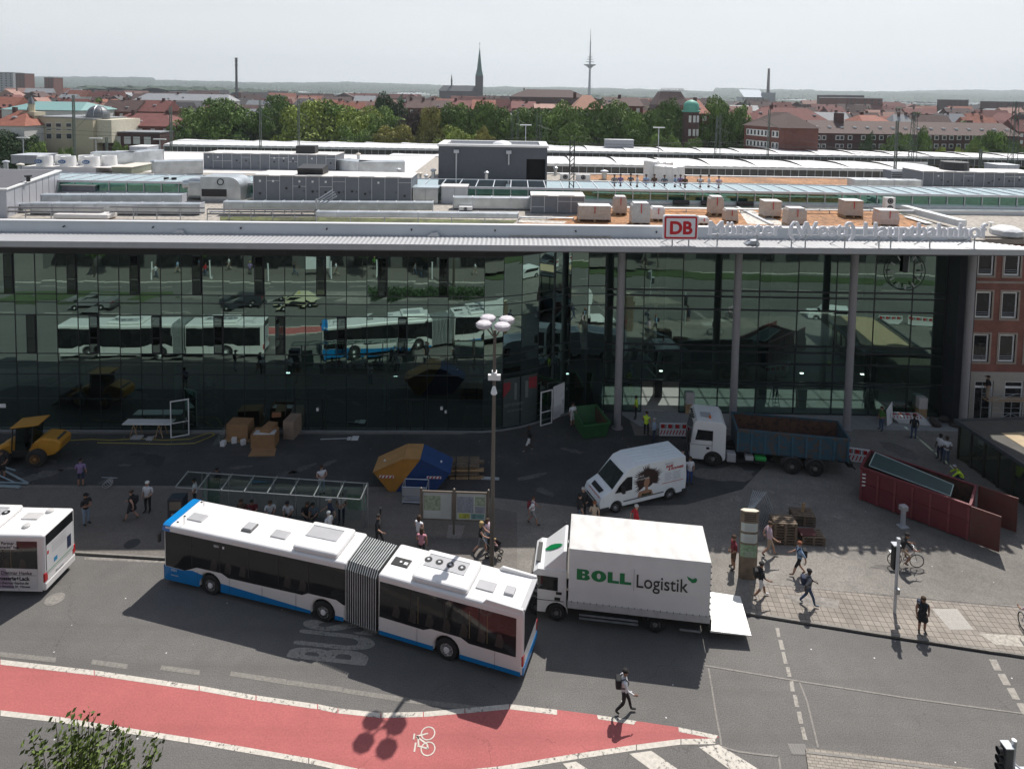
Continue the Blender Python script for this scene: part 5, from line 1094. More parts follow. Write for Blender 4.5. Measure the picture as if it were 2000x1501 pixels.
for Yw,pts in((140,(-84,-52,-30,0,40,85,140)),(150,(-110,-50,-30,12,60,120)),(118,(20,66,110))):
 for a,b in zip(pts[:-1],pts[1:]):sag(Vector((a,Yw,14.5)),Vector((b,Yw,14.5)));sag(Vector((a,Yw,13)),Vector((b,Yw,13)),.3)
sag(Vector((-30.5,150,21)),Vector((-52,152,13)),1);sag(Vector((56,150,19)),Vector((78,140,12)),1.5);sag(Vector((67,120,18)),Vector((92,140,12)),1.5)
tag(wr.build('overhead_wires',dark,fix=False),'thin overhead railway wires strung between the masts','wires')
# ================= VEHICLES =================
blue=mat('bus_blue',(.0,.19,.50),.3,coat=.4,var=.03);buswhite=mat('bus_white',(.74,.73,.72),.3,coat=.4,var=.03,scale=.7)
hatchg=mat('hatch_grey',(.38,.38,.39),.5,var=.05);bellm=mat('bellows_grey',(.46,.48,.48),.75,var=.15);lampred=mat('lamp_red',(.45,.01,.015),.2,coat=.5);lampw=mat('lamp_clear',(.6,.62,.64),.1,coat=.6);alloy=mat('wheel_silver',(.78,.78,.78),.4,0,var=.03)
blackp=mat('black_trim',(.015,.015,.016),.45)
def wheel(e,x,y,r,w,side,hub=alloy,hr=.56,name='wheel',steer=0): # side -1 : outer face towards -y
 h=empty('wheel',(x,y,r),steer);h.parent=e;reg(h,e)
 m=MB();m.T=Matrix.Rotation(R(90),4,'X');m.lathe([(r*.55,-w/2),(r*.9,-w/2),(r,-w/2+.04),(r,w/2-.04),(r*.9,w/2),(r*.55,w/2)],n=26);m.build('tyre',rubber,h,smooth=True)
 s=-side;m=MB();m.T=Matrix.Rotation(R(90),4,'X');z=w/2*s
 m.lathe([(r*.60,z),(r*.58,z-.03*s),(r*.28,z-.015*s),(r*.24,z+.03*s),(.01,z+.035*s)],n=24);m.build('rim',hub,h)
 m=MB()
 for i in range(8):t=2*PI*i/8;m.cyl((r*.42*math.cos(t),side*(w/2+.0),r*.42*math.sin(t)),(r*.42*math.cos(t),side*(w/2+.012),r*.42*math.sin(t)),r*.042,n=8)
 m.build('hole',blackp,h)
 return h
def archline(x0,x1,zb,arches,r=.56,zc=.50):
 pts=[(x0,zb)]
 for ax in arches:
  a0=math.asin(min(1,(zc-zb)/r));
  for i in range(13):t=PI+a0-(PI+2*a0)*i/12;pts.append((ax+r*math.cos(t),zc+r*math.sin(t)))
 return pts+[(x1,zb)]
def body_side(mb,x0,x1,zb,zt,arches,y0,y1,r=.56,zc=.5,cham=0):
 pts=archline(x0,x1,zb,arches,r,zc);mb.exy(pts+[(x1,zt),(x0,zt)],y0,y1)
def overlay(mb,pts,ys,d=.008):
 for y,s in ys:mb.add([(x,y+s*d,z)for x,z in pts],[tuple(range(len(pts)))])
BW=2.12;BH=3.0
def bus(label,O,angF,J,angR,pal,front_len=9.75,rear=(-3.25,3.35)):
 e=empty('articulated_bus',(O[0],O[1],0),0,label,'bus')
 bodyc,accent,ad=pal
 F=empty('front_section',(0,0,0),R(angF));F.parent=e;reg(F,e)
 Q=empty('rear_section',(J[0]-O[0],J[1]-O[1],0),R(angR));Q.parent=e;reg(Q,e)
 ysd=((0,-1),(BW,1))
 def section(P,x0,x1,arches,isf):
  m=MB();body_side(m,x0,x1,.30,BH,arches,0,BW);m.build('body',bodyc,P,bevel=.13,seg=4)
  # glazing band with dips over the arches
  lo=[(x0+.10,1.12)]if not isf else[(x0+.12,1.0),(x0+1.2,.96),(x0+1.5,1.08)]
  for ax in arches:
   if ax-1.1>lo[-1][0]:lo.append((ax-1.05,1.10));
   if ax-.75>lo[-1][0]:lo.append((ax-.72,1.24))
   lo.append((ax+.66,1.24));lo.append((ax+1.0,1.08))
  xe=x1-(.0 if isf else.28);lo=[p for p in lo if p[0]<xe-.1]+[(xe-.02,1.08)]
  m=MB();overlay(m,lo+[(xe-.02,2.72),(x0+.12,2.72)],ysd);m.build('side_windows',winglass,P,fix=False)
  m=MB();x=x0+1.6
  while x<xe-.5:
   for y,s in ysd:m.box(x-.02,x+.02,y+s*.010-.002,y+s*.010+.002,1.3,2.72)
   x+=1.55
  m.build('window_joint',blackp,P)
  m=MB();m2=MB();x=x0+(2.6 if isf else.7);rq_=random.Random(int(x0*10)+50)
  while x<xe-.7:
   if rq_.random()<.75:m.exy([(x,1.30),(x+.34,1.28),(x+.40,1.62),(x+.30,1.86),(x+.12,1.86)],-.0096,-.0086)
   if rq_.random()<.35:m2.box(x+.45,x+.475,-.0098,-.0086,1.3,2.5)
   x+=.78
  if m.v:m.build('seat_silhouette',mat('seat_tint',(.045,.04,.036),.2),P)
  if m2.v:m2.build('grab_pole',mat('pole_tint',(.16,.13,.05),.3),P)
  m=MB();pts=archline(x0+.1,x1-.08,.30,arches);
  for y,s in ysd:
   for a,b in zip([x0+(2.35 if isf else.08)]+[ax+.6 for ax in arches if True],[ax-.6 for ax in arches]+[x1-.1]):
    if b-a>.4 and not(isf and a<2.3):m.add([(a,y+s*.007,.31),(b,y+s*.007,.31),(b,y+s*.007,.50 if not(isf and abs(a-(arches[0]+.6))<.01)else.46),(a,y+s*.007,.50 if not(isf and abs(a-(arches[0]+.6))<.01)else.74)],[(0,1,2,3)])
  m.build('skirt_stripe',accent,P,fix=False)
  m=MB()
  for x in[x0+1.9+1.75*k for k in range(int((x1-x0-2)/1.75)+1)]:
   if all(abs(x-ax)>.65 for ax in arches):
    for y,s in ysd:m.box(x-.006,x+.006,y+s*.0095-.001,y+s*.0095+.001,.34,1.06)
  m.build('panel_joint',blackp,P)
  for ax in arches:
   wheel(P,ax,.17,.48,.28,-1);wheel(P,ax,BW-.17,.48,.28,1)
   m=MB();m.box(ax-.56,ax+.56,.36,BW-.36,.42,1.02);m.build('wheel_housing',blackp,P)
  m=MB();m.box(x0+.15,x1-.15,.12,BW-.12,.24,.34);m.build('underbody',blackp,P)
  if ad:
   m=MB();overlay(m,[(x0+.4,.52),(x1-.3,.52),(x1-.3,1.14),(x0+.4,1.14)],((0,-1),),.011);
 section(F,.12,front_len,(2.70,8.62),True);section(Q,rear[0],rear[1],(0,),False)
 # front: windscreen, display, lamps
 m=MB();m.add([(.11,.12,1.0),(.11,BW-.12,1.0),(.11,BW-.12,2.85),(.11,.12,2.85)],[(0,1,2,3)]);m.build('windscreen',winglass,F,fix=False)
 m=MB();m.add([(.105,.02,.32),(.105,BW-.02,.32),(.105,BW-.02,.98),(.105,.02,.98)],[(0,1,2,3)]);m.build('front_panel',accent,F,fix=False)
 for y in(.25,BW-.25):m=MB();m.ball((.1,y,.7),.05,.17,.11);m.build('headlight',lampw,F)
 m=MB();m.cyl((.14,.06,2.75),(-.02,-.1,2.6),.02,n=6);m.box(-.06,.04,-.16,-.04,2.2,2.6);m.build('mirror',blackp,F)
 # rear face
 x1=rear[1]
 m=MB();m.add([(x1+.008,.14,1.25),(x1+.008,BW-.14,1.25),(x1+.008,BW-.14,2.92),(x1+.008,.14,2.92)],[(0,1,2,3)]);m.build('rear_window',winglass,Q,fix=False)
 for y in(.12,BW-.12):m=MB();m.box(x1-.08,x1+.012,y-.11,y+.11,.72,1.15);m.build('tail_light',lampred,Q,bevel=.03)
 m=MB();m.box(x1-.14,x1+.02,.04,BW-.04,.30,.66);m.build('bumper',accent,Q,bevel=.05)
 m=MB();m.add([(x1+.03,BW/2-.26,.8),(x1+.03,BW/2+.26,.8),(x1+.03,BW/2+.26,.92),(x1+.03,BW/2-.26,.92)],[(0,1,2,3)]);m.build('number_plate',wpaint,Q,fix=False)
 # bellows : folds interpolated between the two section ends
 n=14;vs=[];fs=[];Fm=Matrix.Rotation(R(angF),4,'Z');Qm=Matrix.Translation((J[0]-O[0],J[1]-O[1],0))@Matrix.Rotation(R(angR),4,'Z')
 for i in range(3*n+1):
  t=0;g=.0 if i%3<2 else.11;t=((i//3)+(.0,.34,.68)[i%3])/n if i<3*n else 1;prof=[]
  for y,z in((g,.35+g),(g,2.75-g),(.22+g,BH-g),(BW-.22-g,BH-g),(BW-g,2.75-g),(BW-g,.35+g)):
   a=Fm@Vector((front_len,y,z));b=Qm@Vector((rear[0],y,z));vs.append(a.lerp(b,t))
 for i in range(3*n):
  for k in range(6):j=(k+1)%6;fs.append((i*6+k,i*6+j,i*6+6+j,i*6+6+k))
 m=MB();m.add(vs,fs);m.mi=[1 if(k_//6)%3==0 else 0 for k_ in range(len(fs))];m.build('bellows',[mat('bellows_dark',(.07,.075,.075),.8),bellm],e)  # pale frames on the crests; slopes coloured dark to strengthen the fold shading
 return e,F,Q
def hatch(P,x0,x1,y0,y1,z,m_=hatchg,h=.05,name='roof_hatch'):
 m=MB();m.box(x0,x1,y0,y1,z-.02,z+h);return m.build(name,m_,P,bevel=.03)
def pod(P,x0,x1,y0,y1,fans=(),grille=True,name='air_conditioning_pod'):
 m=MB();m.box(x0,x1,y0,y1,BH-.05,BH+.24);p=m.build(name,buswhite,P,bevel=.16,seg=4)
 gx0,gx1=x0+.22,x1-.45;gy0,gy1=y0+(y1-y0)*.42,y0+(y1-y0)*.80
 m=MB();m.box(gx0,gx1,gy0,gy1,BH+.2,BH+.252);m.build('grille',hatchg,p)
 m=MB()
 for y in(gy0-.03,gy1+.0):m.box(gx0,gx1,y,y+.03,BH+.2,BH+.265)
 m.build('grille_rail',steel,p)
 for fx in fans:
  m=MB();m.cyl((fx,(gy0+gy1)/2,BH+.24),(fx,(gy0+gy1)/2,BH+.262),.17,n=18);f=m.build('fan',blackp,p);m=MB();m.cyl((fx,(gy0+gy1)/2,BH+.262),(fx,(gy0+gy1)/2,BH+.28),.06,n=10);m.build('fan_hub',lampw,f)
 return p
O1=(-16.63,30.07);B1_,F1,Q1=bus('articulated white bus with bright blue nose, skirt and tail turning out of the stop',O1,-14.5,(-2.57,26.03),-17.9,(buswhite,blue,None))
# blue nose on near side and over the roof front edge
m=MB();overlay(m,[(.16,.31),(2.12,.31),(2.16,.62),(2.35,.92),(1.75,1.04),(1.5,1.0),(1.2,.94),(.16,.98)],((0,-1),(BW,1)),.0095);m.build('blue_nose',blue,F1,fix=False)
m=MB();m.exx([(-.02,2.72),(.02,2.98),(.16,3.035),(BW-.16,3.035),(BW-.02,2.98),(BW+.02,2.72),(BW-.06,2.72),(BW-.16,2.99),(.16,2.99),(.06,2.72)],.09,.50);m.build('blue_roof_edge',blue,F1)
pod(F1,7.0,9.25,.10,1.95,());hatch(F1,.92,1.75,.60,1.12,BH);hatch(F1,5.5,6.3,.62,1.14,BH);hatch(F1,3.95,4.5,.60,1.2,BH,mat('fan_case',(.12,.12,.12),.6),.08);hatch(F1,4.0,4.45,.66,1.14,BH,hatchg,.13)
for y in(.3,.75,1.9):m=MB();m.box(.62,.72,y,y+.05,BH,BH+.03);m.build('roof_marker',blackp,F1)
m=MB();m.cyl((1.05,.30,BH),(1.05,.30,BH+.35),.012,n=5);m.cyl((.95,1.75,BH),(.95,1.75,BH+.35),.012,n=5);m.build('aerial',dark,F1)
pod(Q1,-1.72,.86,.12,1.95,(-1.42,-.9,-.38,.16));hatch(Q1,-3.02,-2.2,.72,1.22,BH,blackp,.03);hatch(Q1,1.02,1.82,.62,1.15,BH);hatch(Q1,2.25,2.68,.70,1.15,BH,hatchg,.1)
m=MB();m.cyl((-2.62,.95,BH+.03),(-2.62,.95,BH+.06),.06,n=10);m.box(-2.45,-2.28,.85,1.0,BH+.03,BH+.05);m.build('roof_light',wpaint,Q1)
for y0,y1 in((.02,.16),(BW-.16,BW-.02)):m=MB();m.exy([(1.55,BH-.05),(1.75,BH+.16),(3.3,BH+.10),(3.36,BH-.3)],y0,y1);m.build('roof_fairing',buswhite,Q1,bevel=.04)
m=MB();m.box(3.15,3.36,.16,BW-.16,BH-.05,BH+.03);m.build('rear_roof_edge',hatchg,Q1)
text('0501',.16,wpaint,F1,(2.95,-.012,2.45),(R(90),0,0));text('0501',.17,wpaint,F1,(.55,-.014,.80),(R(90),0,0));text('stadtwerke',.09,wpaint,F1,(.55,-.014,.58),(R(90),0,0));m=MB();m.add([(3.42,-.012,2.44),(3.52,-.012,2.44),(3.52,-.012,2.56),(3.42,-.012,2.56)],[(0,1,2,3)]);m.build('sticker',wpaint,F1,fix=False)
# second bus at the left edge, white with adverts
purple=mat('advert_mauve',(.40,.33,.42),.5,var=.1);adw=mat('advert_white',(.60,.60,.60),.5,var=.04)
ox,oy=-39.05,29.30;B2_,F2,Q2=bus('white articulated bus with a body shop advert, leaving at the left edge',(ox,oy),-.6,(ox+14.15,oy-.17),-.5,(buswhite,buswhite,None))
pod(Q2,-1.9,1.0,.12,1.95,(-1.5,-.95,-.4,.15,.65));hatch(Q2,1.45,2.25,1.1,1.6,BH,mat('hatch_white',(.5,.49,.48),.5));pod(F2,4.0,7.0,.12,1.95,(4.6,5.2,5.8))
for x,y in((2.4,1.75),(2.1,.62)):m=MB();m.lathe([(.17,BH),(.17,BH+.06),(.12,BH+.10),(.01,BH+.11)],(x,y,0),14);m.build('roof_vent',MC['hatch_white'],Q2)
m=MB();overlay(m,[(.62,.42),(3.05,.42),(3.05,1.40),(.62,1.42)],((0,-1),),.013);m.build('advert_panel',adw,Q2,fix=False)
m=MB();overlay(m,[(-3.1,.42),(.62,.42),(.62,1.42),(-3.1,1.42)],((0,-1),),.012);overlay(m,[(.62,.425),(1.95,.425),(1.55,1.39),(.62,1.39)],((0,-1),),.0145);m.build('advert_panel',purple,Q2,fix=False)
m=MB();overlay(m,[(-2.0,2.32),(2.1,2.32),(2.1,2.74),(-2.0,2.74)],((0,-1),),.013);m.build('advert_banner',MC['advert_white'],Q2,fix=False)
ink=mat('advert_ink',(.02,.02,.03),.5)
for s,sz,x,z,o_ in(('dh',.52,.70,1.02,.012),('Dietmar Hanke',.23,1.34,1.12,.003),('Karosserie+Lack',.255,.92,.84,.010),('www.dietmar-hanke.de',.18,.92,.65,.002),('An der Hansalinie 50 · Münster',.14,.92,.49,.002),('starker Partner –',.2,.75,2.55,.004),("wenn's \"gekracht\" hat",.2,.45,2.36,.004)):
 text(s,sz,ink,Q2,(x,-.016,z),(R(90),0,0),off=o_,ext=.001)
m=MB();m.box(1.32,3.0,-.018,-.016,1.075,1.09);m.build('underline',ink,Q2)
X=3.362;m=MB();m.add([(X,.16,1.02),(X,BW-.16,1.0),(X,BW-.16,2.42),(X,.16,2.42)],[(0,1,2,3)]);m.build('rear_advert',adw,Q2,fix=False)
def rq(y0,y1,z0,z1,mt,name,dx=.004):m=MB();m.add([(X+dx,y0,z0),(X+dx,y1,z0),(X+dx,y1,z1),(X+dx,y0,z1)],[(0,1,2,3)]);m.build(name,mt,Q2,fix=False)
for i,z in enumerate((2.26,2.14,2.04,1.94,1.84)):rq(.5,1.45,z,z+.025,hatchg,'advert_line')
rq(.2,.30,1.95,2.12,lampred,'advert_mark');rq(.62,.85,1.3,1.5,mat('advert_blue',(.02,.22,.42),.5),'advert_mark');rq(1.52,1.8,1.3,1.9,mat('advert_navy',(.02,.03,.07),.6),'advert_mark');rq(.2,1.9,1.10,1.13,mat('advert_green',(.06,.35,.12),.5),'advert_line')
# --- box truck with lettering ---
e=empty('box_truck',(2.66,27.95,0),R(-7.05),'white box truck with green and black lettering and a lowered tail lift','truck')
tarp=mat('truck_tarp',(.56,.55,.53),.6,var=.08,scale=1.4,bump=.5)
L_,BWt,zb,ztp=6.14,2.46,1.0,3.62
m=MB();m.box(0,L_,0,BWt,zb+.02,ztp);m.build('box_body',mat('tarp_side',(.76,.76,.76),.45,var=.05,scale=.9),e,bevel=.025)
nx,ny=46,14;vs=[];fs=[];rr=random.Random(5)
for j in range(ny+1):
 for i in range(nx+1):
  x=L_*i/nx;y=BWt*j/ny;edge=min(j,ny-j)/ny;sagz=-.05*math.sin(PI*j/ny)*abs(math.sin(PI*x/L_*4));wr_=.05*math.sin(x*9+y*3+2*math.sin(y*4))*math.exp(-edge*5)+rr.uniform(-.006,.006)
  vs.append((x,y,ztp+.05+sagz*.8+wr_ if 0<j<ny and 0<i<nx else ztp+.01))
for j in range(ny):
 for i in range(nx):k=j*(nx+1)+i;fs.append((k,k+1,k+nx+2,k+nx+1))
m=MB();m.add(vs,fs);m.build('tarp_roof',tarp,e,smooth=True)
m=MB();m.box(-.02,L_+.02,-.02,.03,zb-.12,zb+.20);m.box(-.02,L_+.02,BWt-.03,BWt+.02,zb-.12,zb+.20);m.build('side_rail',mat('rail_white',(.5,.5,.5),.5),e)
m=MB()
for i in range(22):x=.15+i*(L_-.3)/21;m.box(x-.012,x+.012,-.026,-.02,zb+.16,zb+.24)
for i in range(9):m.box(L_-.01,L_+.035,-.02,.03,zb+.2+i*.28,zb+.26+i*.28)
m.build('buckle',blackp,e)
green=mat('logo_green',(.0,.20,.06),.4,var=.02);blk=mat('letter_black',(.03,.03,.03),.5)
def blockpolys(mb,glyph,x,z,w,h,y):
 P={'B':[((0,0),(.42,0),(.42,1),(0,1)),((.42,0),(.78,0),(.98,.14),(1,.3),(.9,.47),(.78,.52),(.62,.4),(.58,.2),(.42,.2)),((.42,1),(.74,1),(.92,.87),(.93,.68),(.78,.52),(.62,.62),(.58,.8),(.42,.8)),((.42,.42),(.62,.40),(.78,.52),(.62,.62),(.42,.60))],
   'L':[((0,0),(.42,0),(.42,1),(0,1)),((.42,0),(1,0),(1,.24),(.42,.24))]}
 if glyph=='O':
  n=24
  for i in range(n):
   a,b=2*PI*i/n,2*PI*(i+1)/n;q=[]
   for t,ro,ri in((a,1,0),(b,1,0)):q.append((.5+.5*math.cos(t),.5+.52*math.sin(t)))
   for t in(b,a):q.append((.5+.13*math.cos(t),.5+.27*math.sin(t)))
   mb.add([(x+u*w,y,z+v*h)for u,v in q],[(0,1,2,3)])
 else:
  for pl_ in P[glyph]:mb.add([(x+u*w,y,z+v*h)for u,v in pl_],[tuple(range(len(pl_)))])
m=MB();zz=2.25
for g_,x,w in(('B',.36,.58),('O',1.0,.66),('L',1.72,.50),('L',2.25,.50)):blockpolys(m,g_,x,zz,w,.50,-.014)
m.build('lettering',green,e,fix=False)
m=MB();m.box(2.86,2.87,-.015,-.012,2.0,3.0);m.build('letter_rule',blk,e)
t=text('Logistik',.82,blk,e,(2.93,-.014,2.18),(R(90),0,0),off=.004,ext=.001);t.scale=(.88,1.04,1)
def leaf_logo(P,x,z,s,y,T=None):
 m=MB();m.T=T;m.add([(x,y,z+.9*s),(x+.25*s,y,z+.35*s),(x+.65*s,y,z+.1*s),(x+.9*s,y,z+.25*s),(x+.7*s,y,z+.55*s)],[(0,1,2,3,4)]);m.add([(x+.6*s,y,z),(x+.8*s,y,z+.5*s),(x+1.25*s,y,z+.75*s),(x+1.5*s,y,z+.55*s),(x+1.35*s,y,z+.1*s),(x+1.0*s,y,z-.05*s)],[(0,1,2,3,4,5)]);m.build('leaf_emblem',green,P,fix=False)
leaf_logo(e,5.12,2.66,.30,-.016)
# chassis, wheels, cab
m=MB();m.box(-1.2,L_,.75,1.0,.62,.9);m.box(-1.2,L_,1.5,1.75,.62,.9);m.box(.3,5.8,.3,2.2,.88,1.0);m.build('chassis',blackp,e)
m=MB();m.box(.5,3.1,.02,.06,.38,.46);m.box(.5,3.1,.02,.06,.55,.62);m.box(4.9,5.8,.02,.06,.38,.46);m.build('side_guard',steel,e)
for x,y,s in((-.52,.33,-1),(-.52,2.2,1),(3.85,.30,-1),(3.85,2.2,1)):wheel(e,x,y,.40,.26,s,mat('rim_grey',(.16,.16,.16),.6))
for y in(0.12,1.95):m=MB();m.exy([(3.3,.55),(3.35,.80),(3.6,.93),(4.1,.93),(4.35,.80),(4.4,.55),(4.33,.55),(4.28,.77),(4.07,.88),(3.62,.88),(3.42,.77),(3.37,.55)],y,y+.4);m.build('mudguard',blackp,e)
cabm=mat('cab_white',(.72,.72,.72),.3,coat=.4,var=.03)
m=MB();pts=[(-1.78,.42),(-1.0,.42)]+[(-.52+.52*math.cos(t),.42+.52*math.sin(t))for t in[PI-PI*i/10 for i in range(11)]]+[(-.0,.42),(-.12,.5),(-.12,2.42),(-1.40,2.42),(-1.62,2.25),(-1.80,1.45)]
pts=[(-1.80,.42),(-1.04,.42)]+[(-.52+.50*math.cos(t),.42+.50*math.sin(t))for t in[PI-PI*i/10 for i in range(11)]]+[(-.10,.9),(-.10,2.42),(-1.38,2.42),(-1.60,2.25),(-1.80,1.40)]
m.exy(pts,.18,2.28);m.build('cab',cabm,e,bevel=.06,seg=3)
m=MB();overlay(m,[(-1.52,1.50),(-.48,1.45),(-.48,2.10),(-1.42,2.12)],((.18,-1),(2.28,1)),.008);m.build('side_window',winglass,e,fix=False)
m=MB();m.add([(-1.81,.3,1.42),(-1.81,2.16,1.42),(-1.63,2.12,2.22),(-1.63,.34,2.22)],[(0,1,2,3)]);m.build('windscreen',winglass,e,fix=False)
m=MB();m.box(-1.84,-1.78,.3,2.16,.8,1.15);m.box(-1.6,-.2,.165,.18,.98,1.0);m.build('grille',blackp,e)
for y in(.38,2.08):m=MB();m.box(-1.84,-1.78,y-.14,y+.14,.5,.72);m.build('headlight',lampw,e)
m=MB();m.cyl((-1.6,.2,2.2),(-1.85,-.15,2.25),.02,n=6);m.box(-1.9,-1.78,-.22,-.06,1.75,2.2);m.build('mirror',blackp,e)
m=MB();m.box(-.62,-.36,.165,.18,1.02,1.16);m.box(-.56,-.30,.165,.18,1.3,1.42);m.build('door_handle',blackp,e)
m=MB();m.add([(-1.15,.22,2.42),(-.12,.22,2.42),(-.12,2.24,2.42),(-1.15,2.24,2.42),(-.25,.30,3.25),(-.12,.30,3.28),(-.12,2.16,3.28),(-.25,2.16,3.25)],[(0,4,7,3),(0,1,5,4),(3,7,6,2),(4,5,6,7),(1,2,6,5)]);m.build('roof_deflector',cabm,e,bevel=.03)
T_=Matrix.Translation((-1.08,1.62,2.50))@Matrix.Rotation(R(-46),4,'Y')@Matrix.Rotation(R(-90),4,'Z')@Matrix.Rotation(R(-90),4,'X')
m=MB()
for q in([(0,0),(.18,.05),(.5,.35),(.75,.72),(.78,.95),(.55,.82),(.25,.55),(.05,.3)],):m.add([(-1.15+.90*v-.02,1.5-u*.9,2.42+.83*v+.02)for u,v in q],[tuple(range(len(q)))])
m.build('leaf_emblem',green,e,fix=False)
m=MB();m.box(-1.5,-1.3,.6,1.9,2.42,2.47);m.build('roof_trim',blackp,e)
# tail lift
m=MB();m.add([(6.2,.04,.52),(7.95,.10,.46),(7.95,2.36,.46),(6.2,2.40,.52),(6.2,.04,.44),(7.95,.10,.42),(7.95,2.36,.42),(6.2,2.40,.44)],[(0,1,2,3),(4,7,6,5),(0,4,5,1),(1,5,6,2),(2,6,7,3),(3,7,4,0)]);m.build('tail_lift',mat('lift_alu',(.70,.70,.68),.5,.1,var=.08,scale=2),e)
m=MB();m.box(6.15,6.25,.1,2.36,.4,.98);m.cyl((6.1,.5,.36),(6.9,.5,.36),.05,n=6);m.cyl((6.1,1.9,.36),(6.9,1.9,.36),.05,n=6);m.build('lift_arm',blackp,e)
# --- white van ---
e=empty('panel_van',(6.01,35.8,FZ),R(21.36),'white high roof van with a printed woman with spiky brown hair on its side','van');VW=1.80
m=MB();pts=[(-1.02,.42),(-.42,.42)]+[(.40*math.cos(t),.36+.40*math.sin(t))for t in[PI-PI*i/10 for i in range(11)]]+[(.5,.36),(3.18,.36)]+[(3.6+.40*math.cos(t),.36+.40*math.sin(t))for t in[PI-PI*i/10 for i in range(11)]]+[(4.66,.40),(4.72,1.2),(4.62,2.5),(1.3,2.56),(.75,2.42),(-.25,1.42),(-.95,1.10),(-1.08,.8)]
m.exy(pts,0,VW);vb=m.build('body',mat('van_white',(.74,.78,.80),.3,coat=.4,var=.03),e,bevel=.10,seg=4)
m=MB();overlay(m,[(-.12,1.20),(1.02,1.20),(1.02,1.98),(.66,2.0),(.20,1.62)],((0,-1),(VW,1)),.009);m.build('side_window',winglass,e,fix=False)
m=MB();m.add([(-.24,.05,1.43),(-.24,VW-.05,1.43),(.52,VW-.12,2.19),(.52,.12,2.19)],[(0,1,2,3)]);m.T=None;ws=m.build('windscreen',winglass,e,loc=(-.02,0,.02),fix=False)
m=MB();m.add([(-1.085,.3,.68),(-1.085,VW-.3,.68),(-.99,VW-.3,.92),(-.99,.3,.92)],[(0,1,2,3)]);m.build('grille',blackp,e,loc=(-.012,0,0),fix=False)
m=MB();m.add([(-.88,.42,1.155),(-.88,VW-.42,1.155),(-.62,VW-.36,1.29),(-.62,.36,1.29)],[(0,1,2,3)]);m.build('bonnet_vent',blackp,e,loc=(-.0,0,.01),fix=False)
for y,s in((.04,-1),(VW-.04,1)):m=MB();m.add([(-1.075,y,.72),(-1.07,y-s*.28,.72),(-.98,y-s*.26,1.0),(-.80,y+s*.05,1.06),(-.80,y+s*.052,.80)],[(0,1,2,3,4)]);m.build('headlight',lampw,e,loc=(-.015,s*.0,0),fix=False)
m=MB();m.box(-1.12,-.45,-.02,VW+.02,.22,.52);m.box(4.4,4.78,-.02,VW+.02,.28,.55);m.build('bumper',mat('bumper_black',(.03,.03,.034),.6),e,bevel=.05)
m=MB();overlay(m,[(.45,.60),(3.15,.60),(3.15,.66),(.45,.66)],((0,-1),),.012);m.build('rubbing_strip',blackp,e,fix=False)
for x,y,s,st_ in((0,.14,-1,-.45),(0,VW-.14,1,-.45),(3.6,.14,-1,0),(3.6,VW-.14,1,0)):wheel(e,x,y,.35,.22,s,mat('van_rim',(.35,.36,.38),.4,.3),steer=st_)
m=MB();m.box(.25,.42,-.28,-.04,1.25,1.6);m.box(.25,.42,VW+.04,VW+.28,1.25,1.6);m.build('mirror',blackp,e)
m=MB()
for y in(.45,.75,1.05,1.35):m.box(1.3,4.4,y-.02,y+.02,2.55,2.585)
m.build('roof_rib',MC['van_white'],e)
hair=mat('print_hair',(.035,.018,.014),.5);skinp=mat('print_skin',(.34,.19,.12),.5);pr_red=mat('print_red',(.42,.03,.02),.5)
def spiky(P,cx,cz,r,y,seed,x_ok=lambda x:True):
 rd=random.Random(seed);m=MB();n=34
 for i in range(n):
  t=R(-25)+R(255)*i/n;rr_=r*rd.uniform(.72,1.08);w=.10
  m.add([(cx+.25*r*math.cos(t-.35),y,cz+.25*r*math.sin(t-.35)),(cx+.55*r*math.cos(t-w),y-.0003*(i%3),cz+.55*r*math.sin(t-w)),(cx+rr_*math.cos(t),y-.0003*(i%3),cz+rr_*math.sin(t)*.9),(cx+.55*r*math.cos(t+w),y,cz+.55*r*math.sin(t+w)),(cx+.25*r*math.cos(t+.35),y,cz+.25*r*math.sin(t+.35))],[(0,1,2,3,4)])
 m.add([(cx+.4*r*math.cos(2*PI*i/16),y-.001,cz+.4*r*math.sin(2*PI*i/16))for i in range(16)],[tuple(range(16))]);m.build('print_hair',hair,P,fix=False)
spiky(e,2.05,1.56,1.06,-.010,4)
m=MB();m.add([(1.98+.19*math.cos(2*PI*i/18)+.03*math.sin(2*PI*i/18),-.0125,1.44+.28*math.sin(2*PI*i/18))for i in range(18)],[tuple(range(18))]);m.add([(1.90,-.0122,1.28),(2.04,-.0122,1.28),(2.07,-.0122,1.0),(2.32,-.0122,.93),(2.42,-.0122,.67),(1.38,-.0122,.67),(1.46,-.0122,.98),(1.88,-.0122,1.02)],[tuple(range(8))]);m.build('print_portrait',skinp,e,fix=False)
m=MB();
for x in(1.93,2.05):m.box(x-.03,x+.03,-.0145,-.0135,1.46,1.475)
m.box(1.95,2.03,-.0145,-.0135,1.31,1.325);m.build('print_features',hair,e)
m=MB();m.add([(1.62,-.0135,.67),(1.68,-.0135,.86),(1.9,-.0135,.80),(2.12,-.0135,.80),(2.26,-.0135,.88),(2.3,-.0135,.67)],[tuple(range(6))]);m.build('print_dress',mat('print_olive',(.06,.05,.02),.6),e,fix=False)
text('Einfach',.17,wpaint,e,(1.28,-.016,1.83),(R(90),0,0),shear=.3,ext=.001);text('überraschend...',.17,wpaint,e,(1.16,-.016,1.66),(R(90),0,0),shear=.3,ext=.001)
text('PAPE',.22,pr_red,e,(3.25,-.014,2.02),(R(90),0,0),shear=.3,off=.006,ext=.001);text('& ROHWER',.20,pr_red,e,(3.42,-.014,1.86),(R(90),0,0),shear=.3,off=.006,ext=.001)
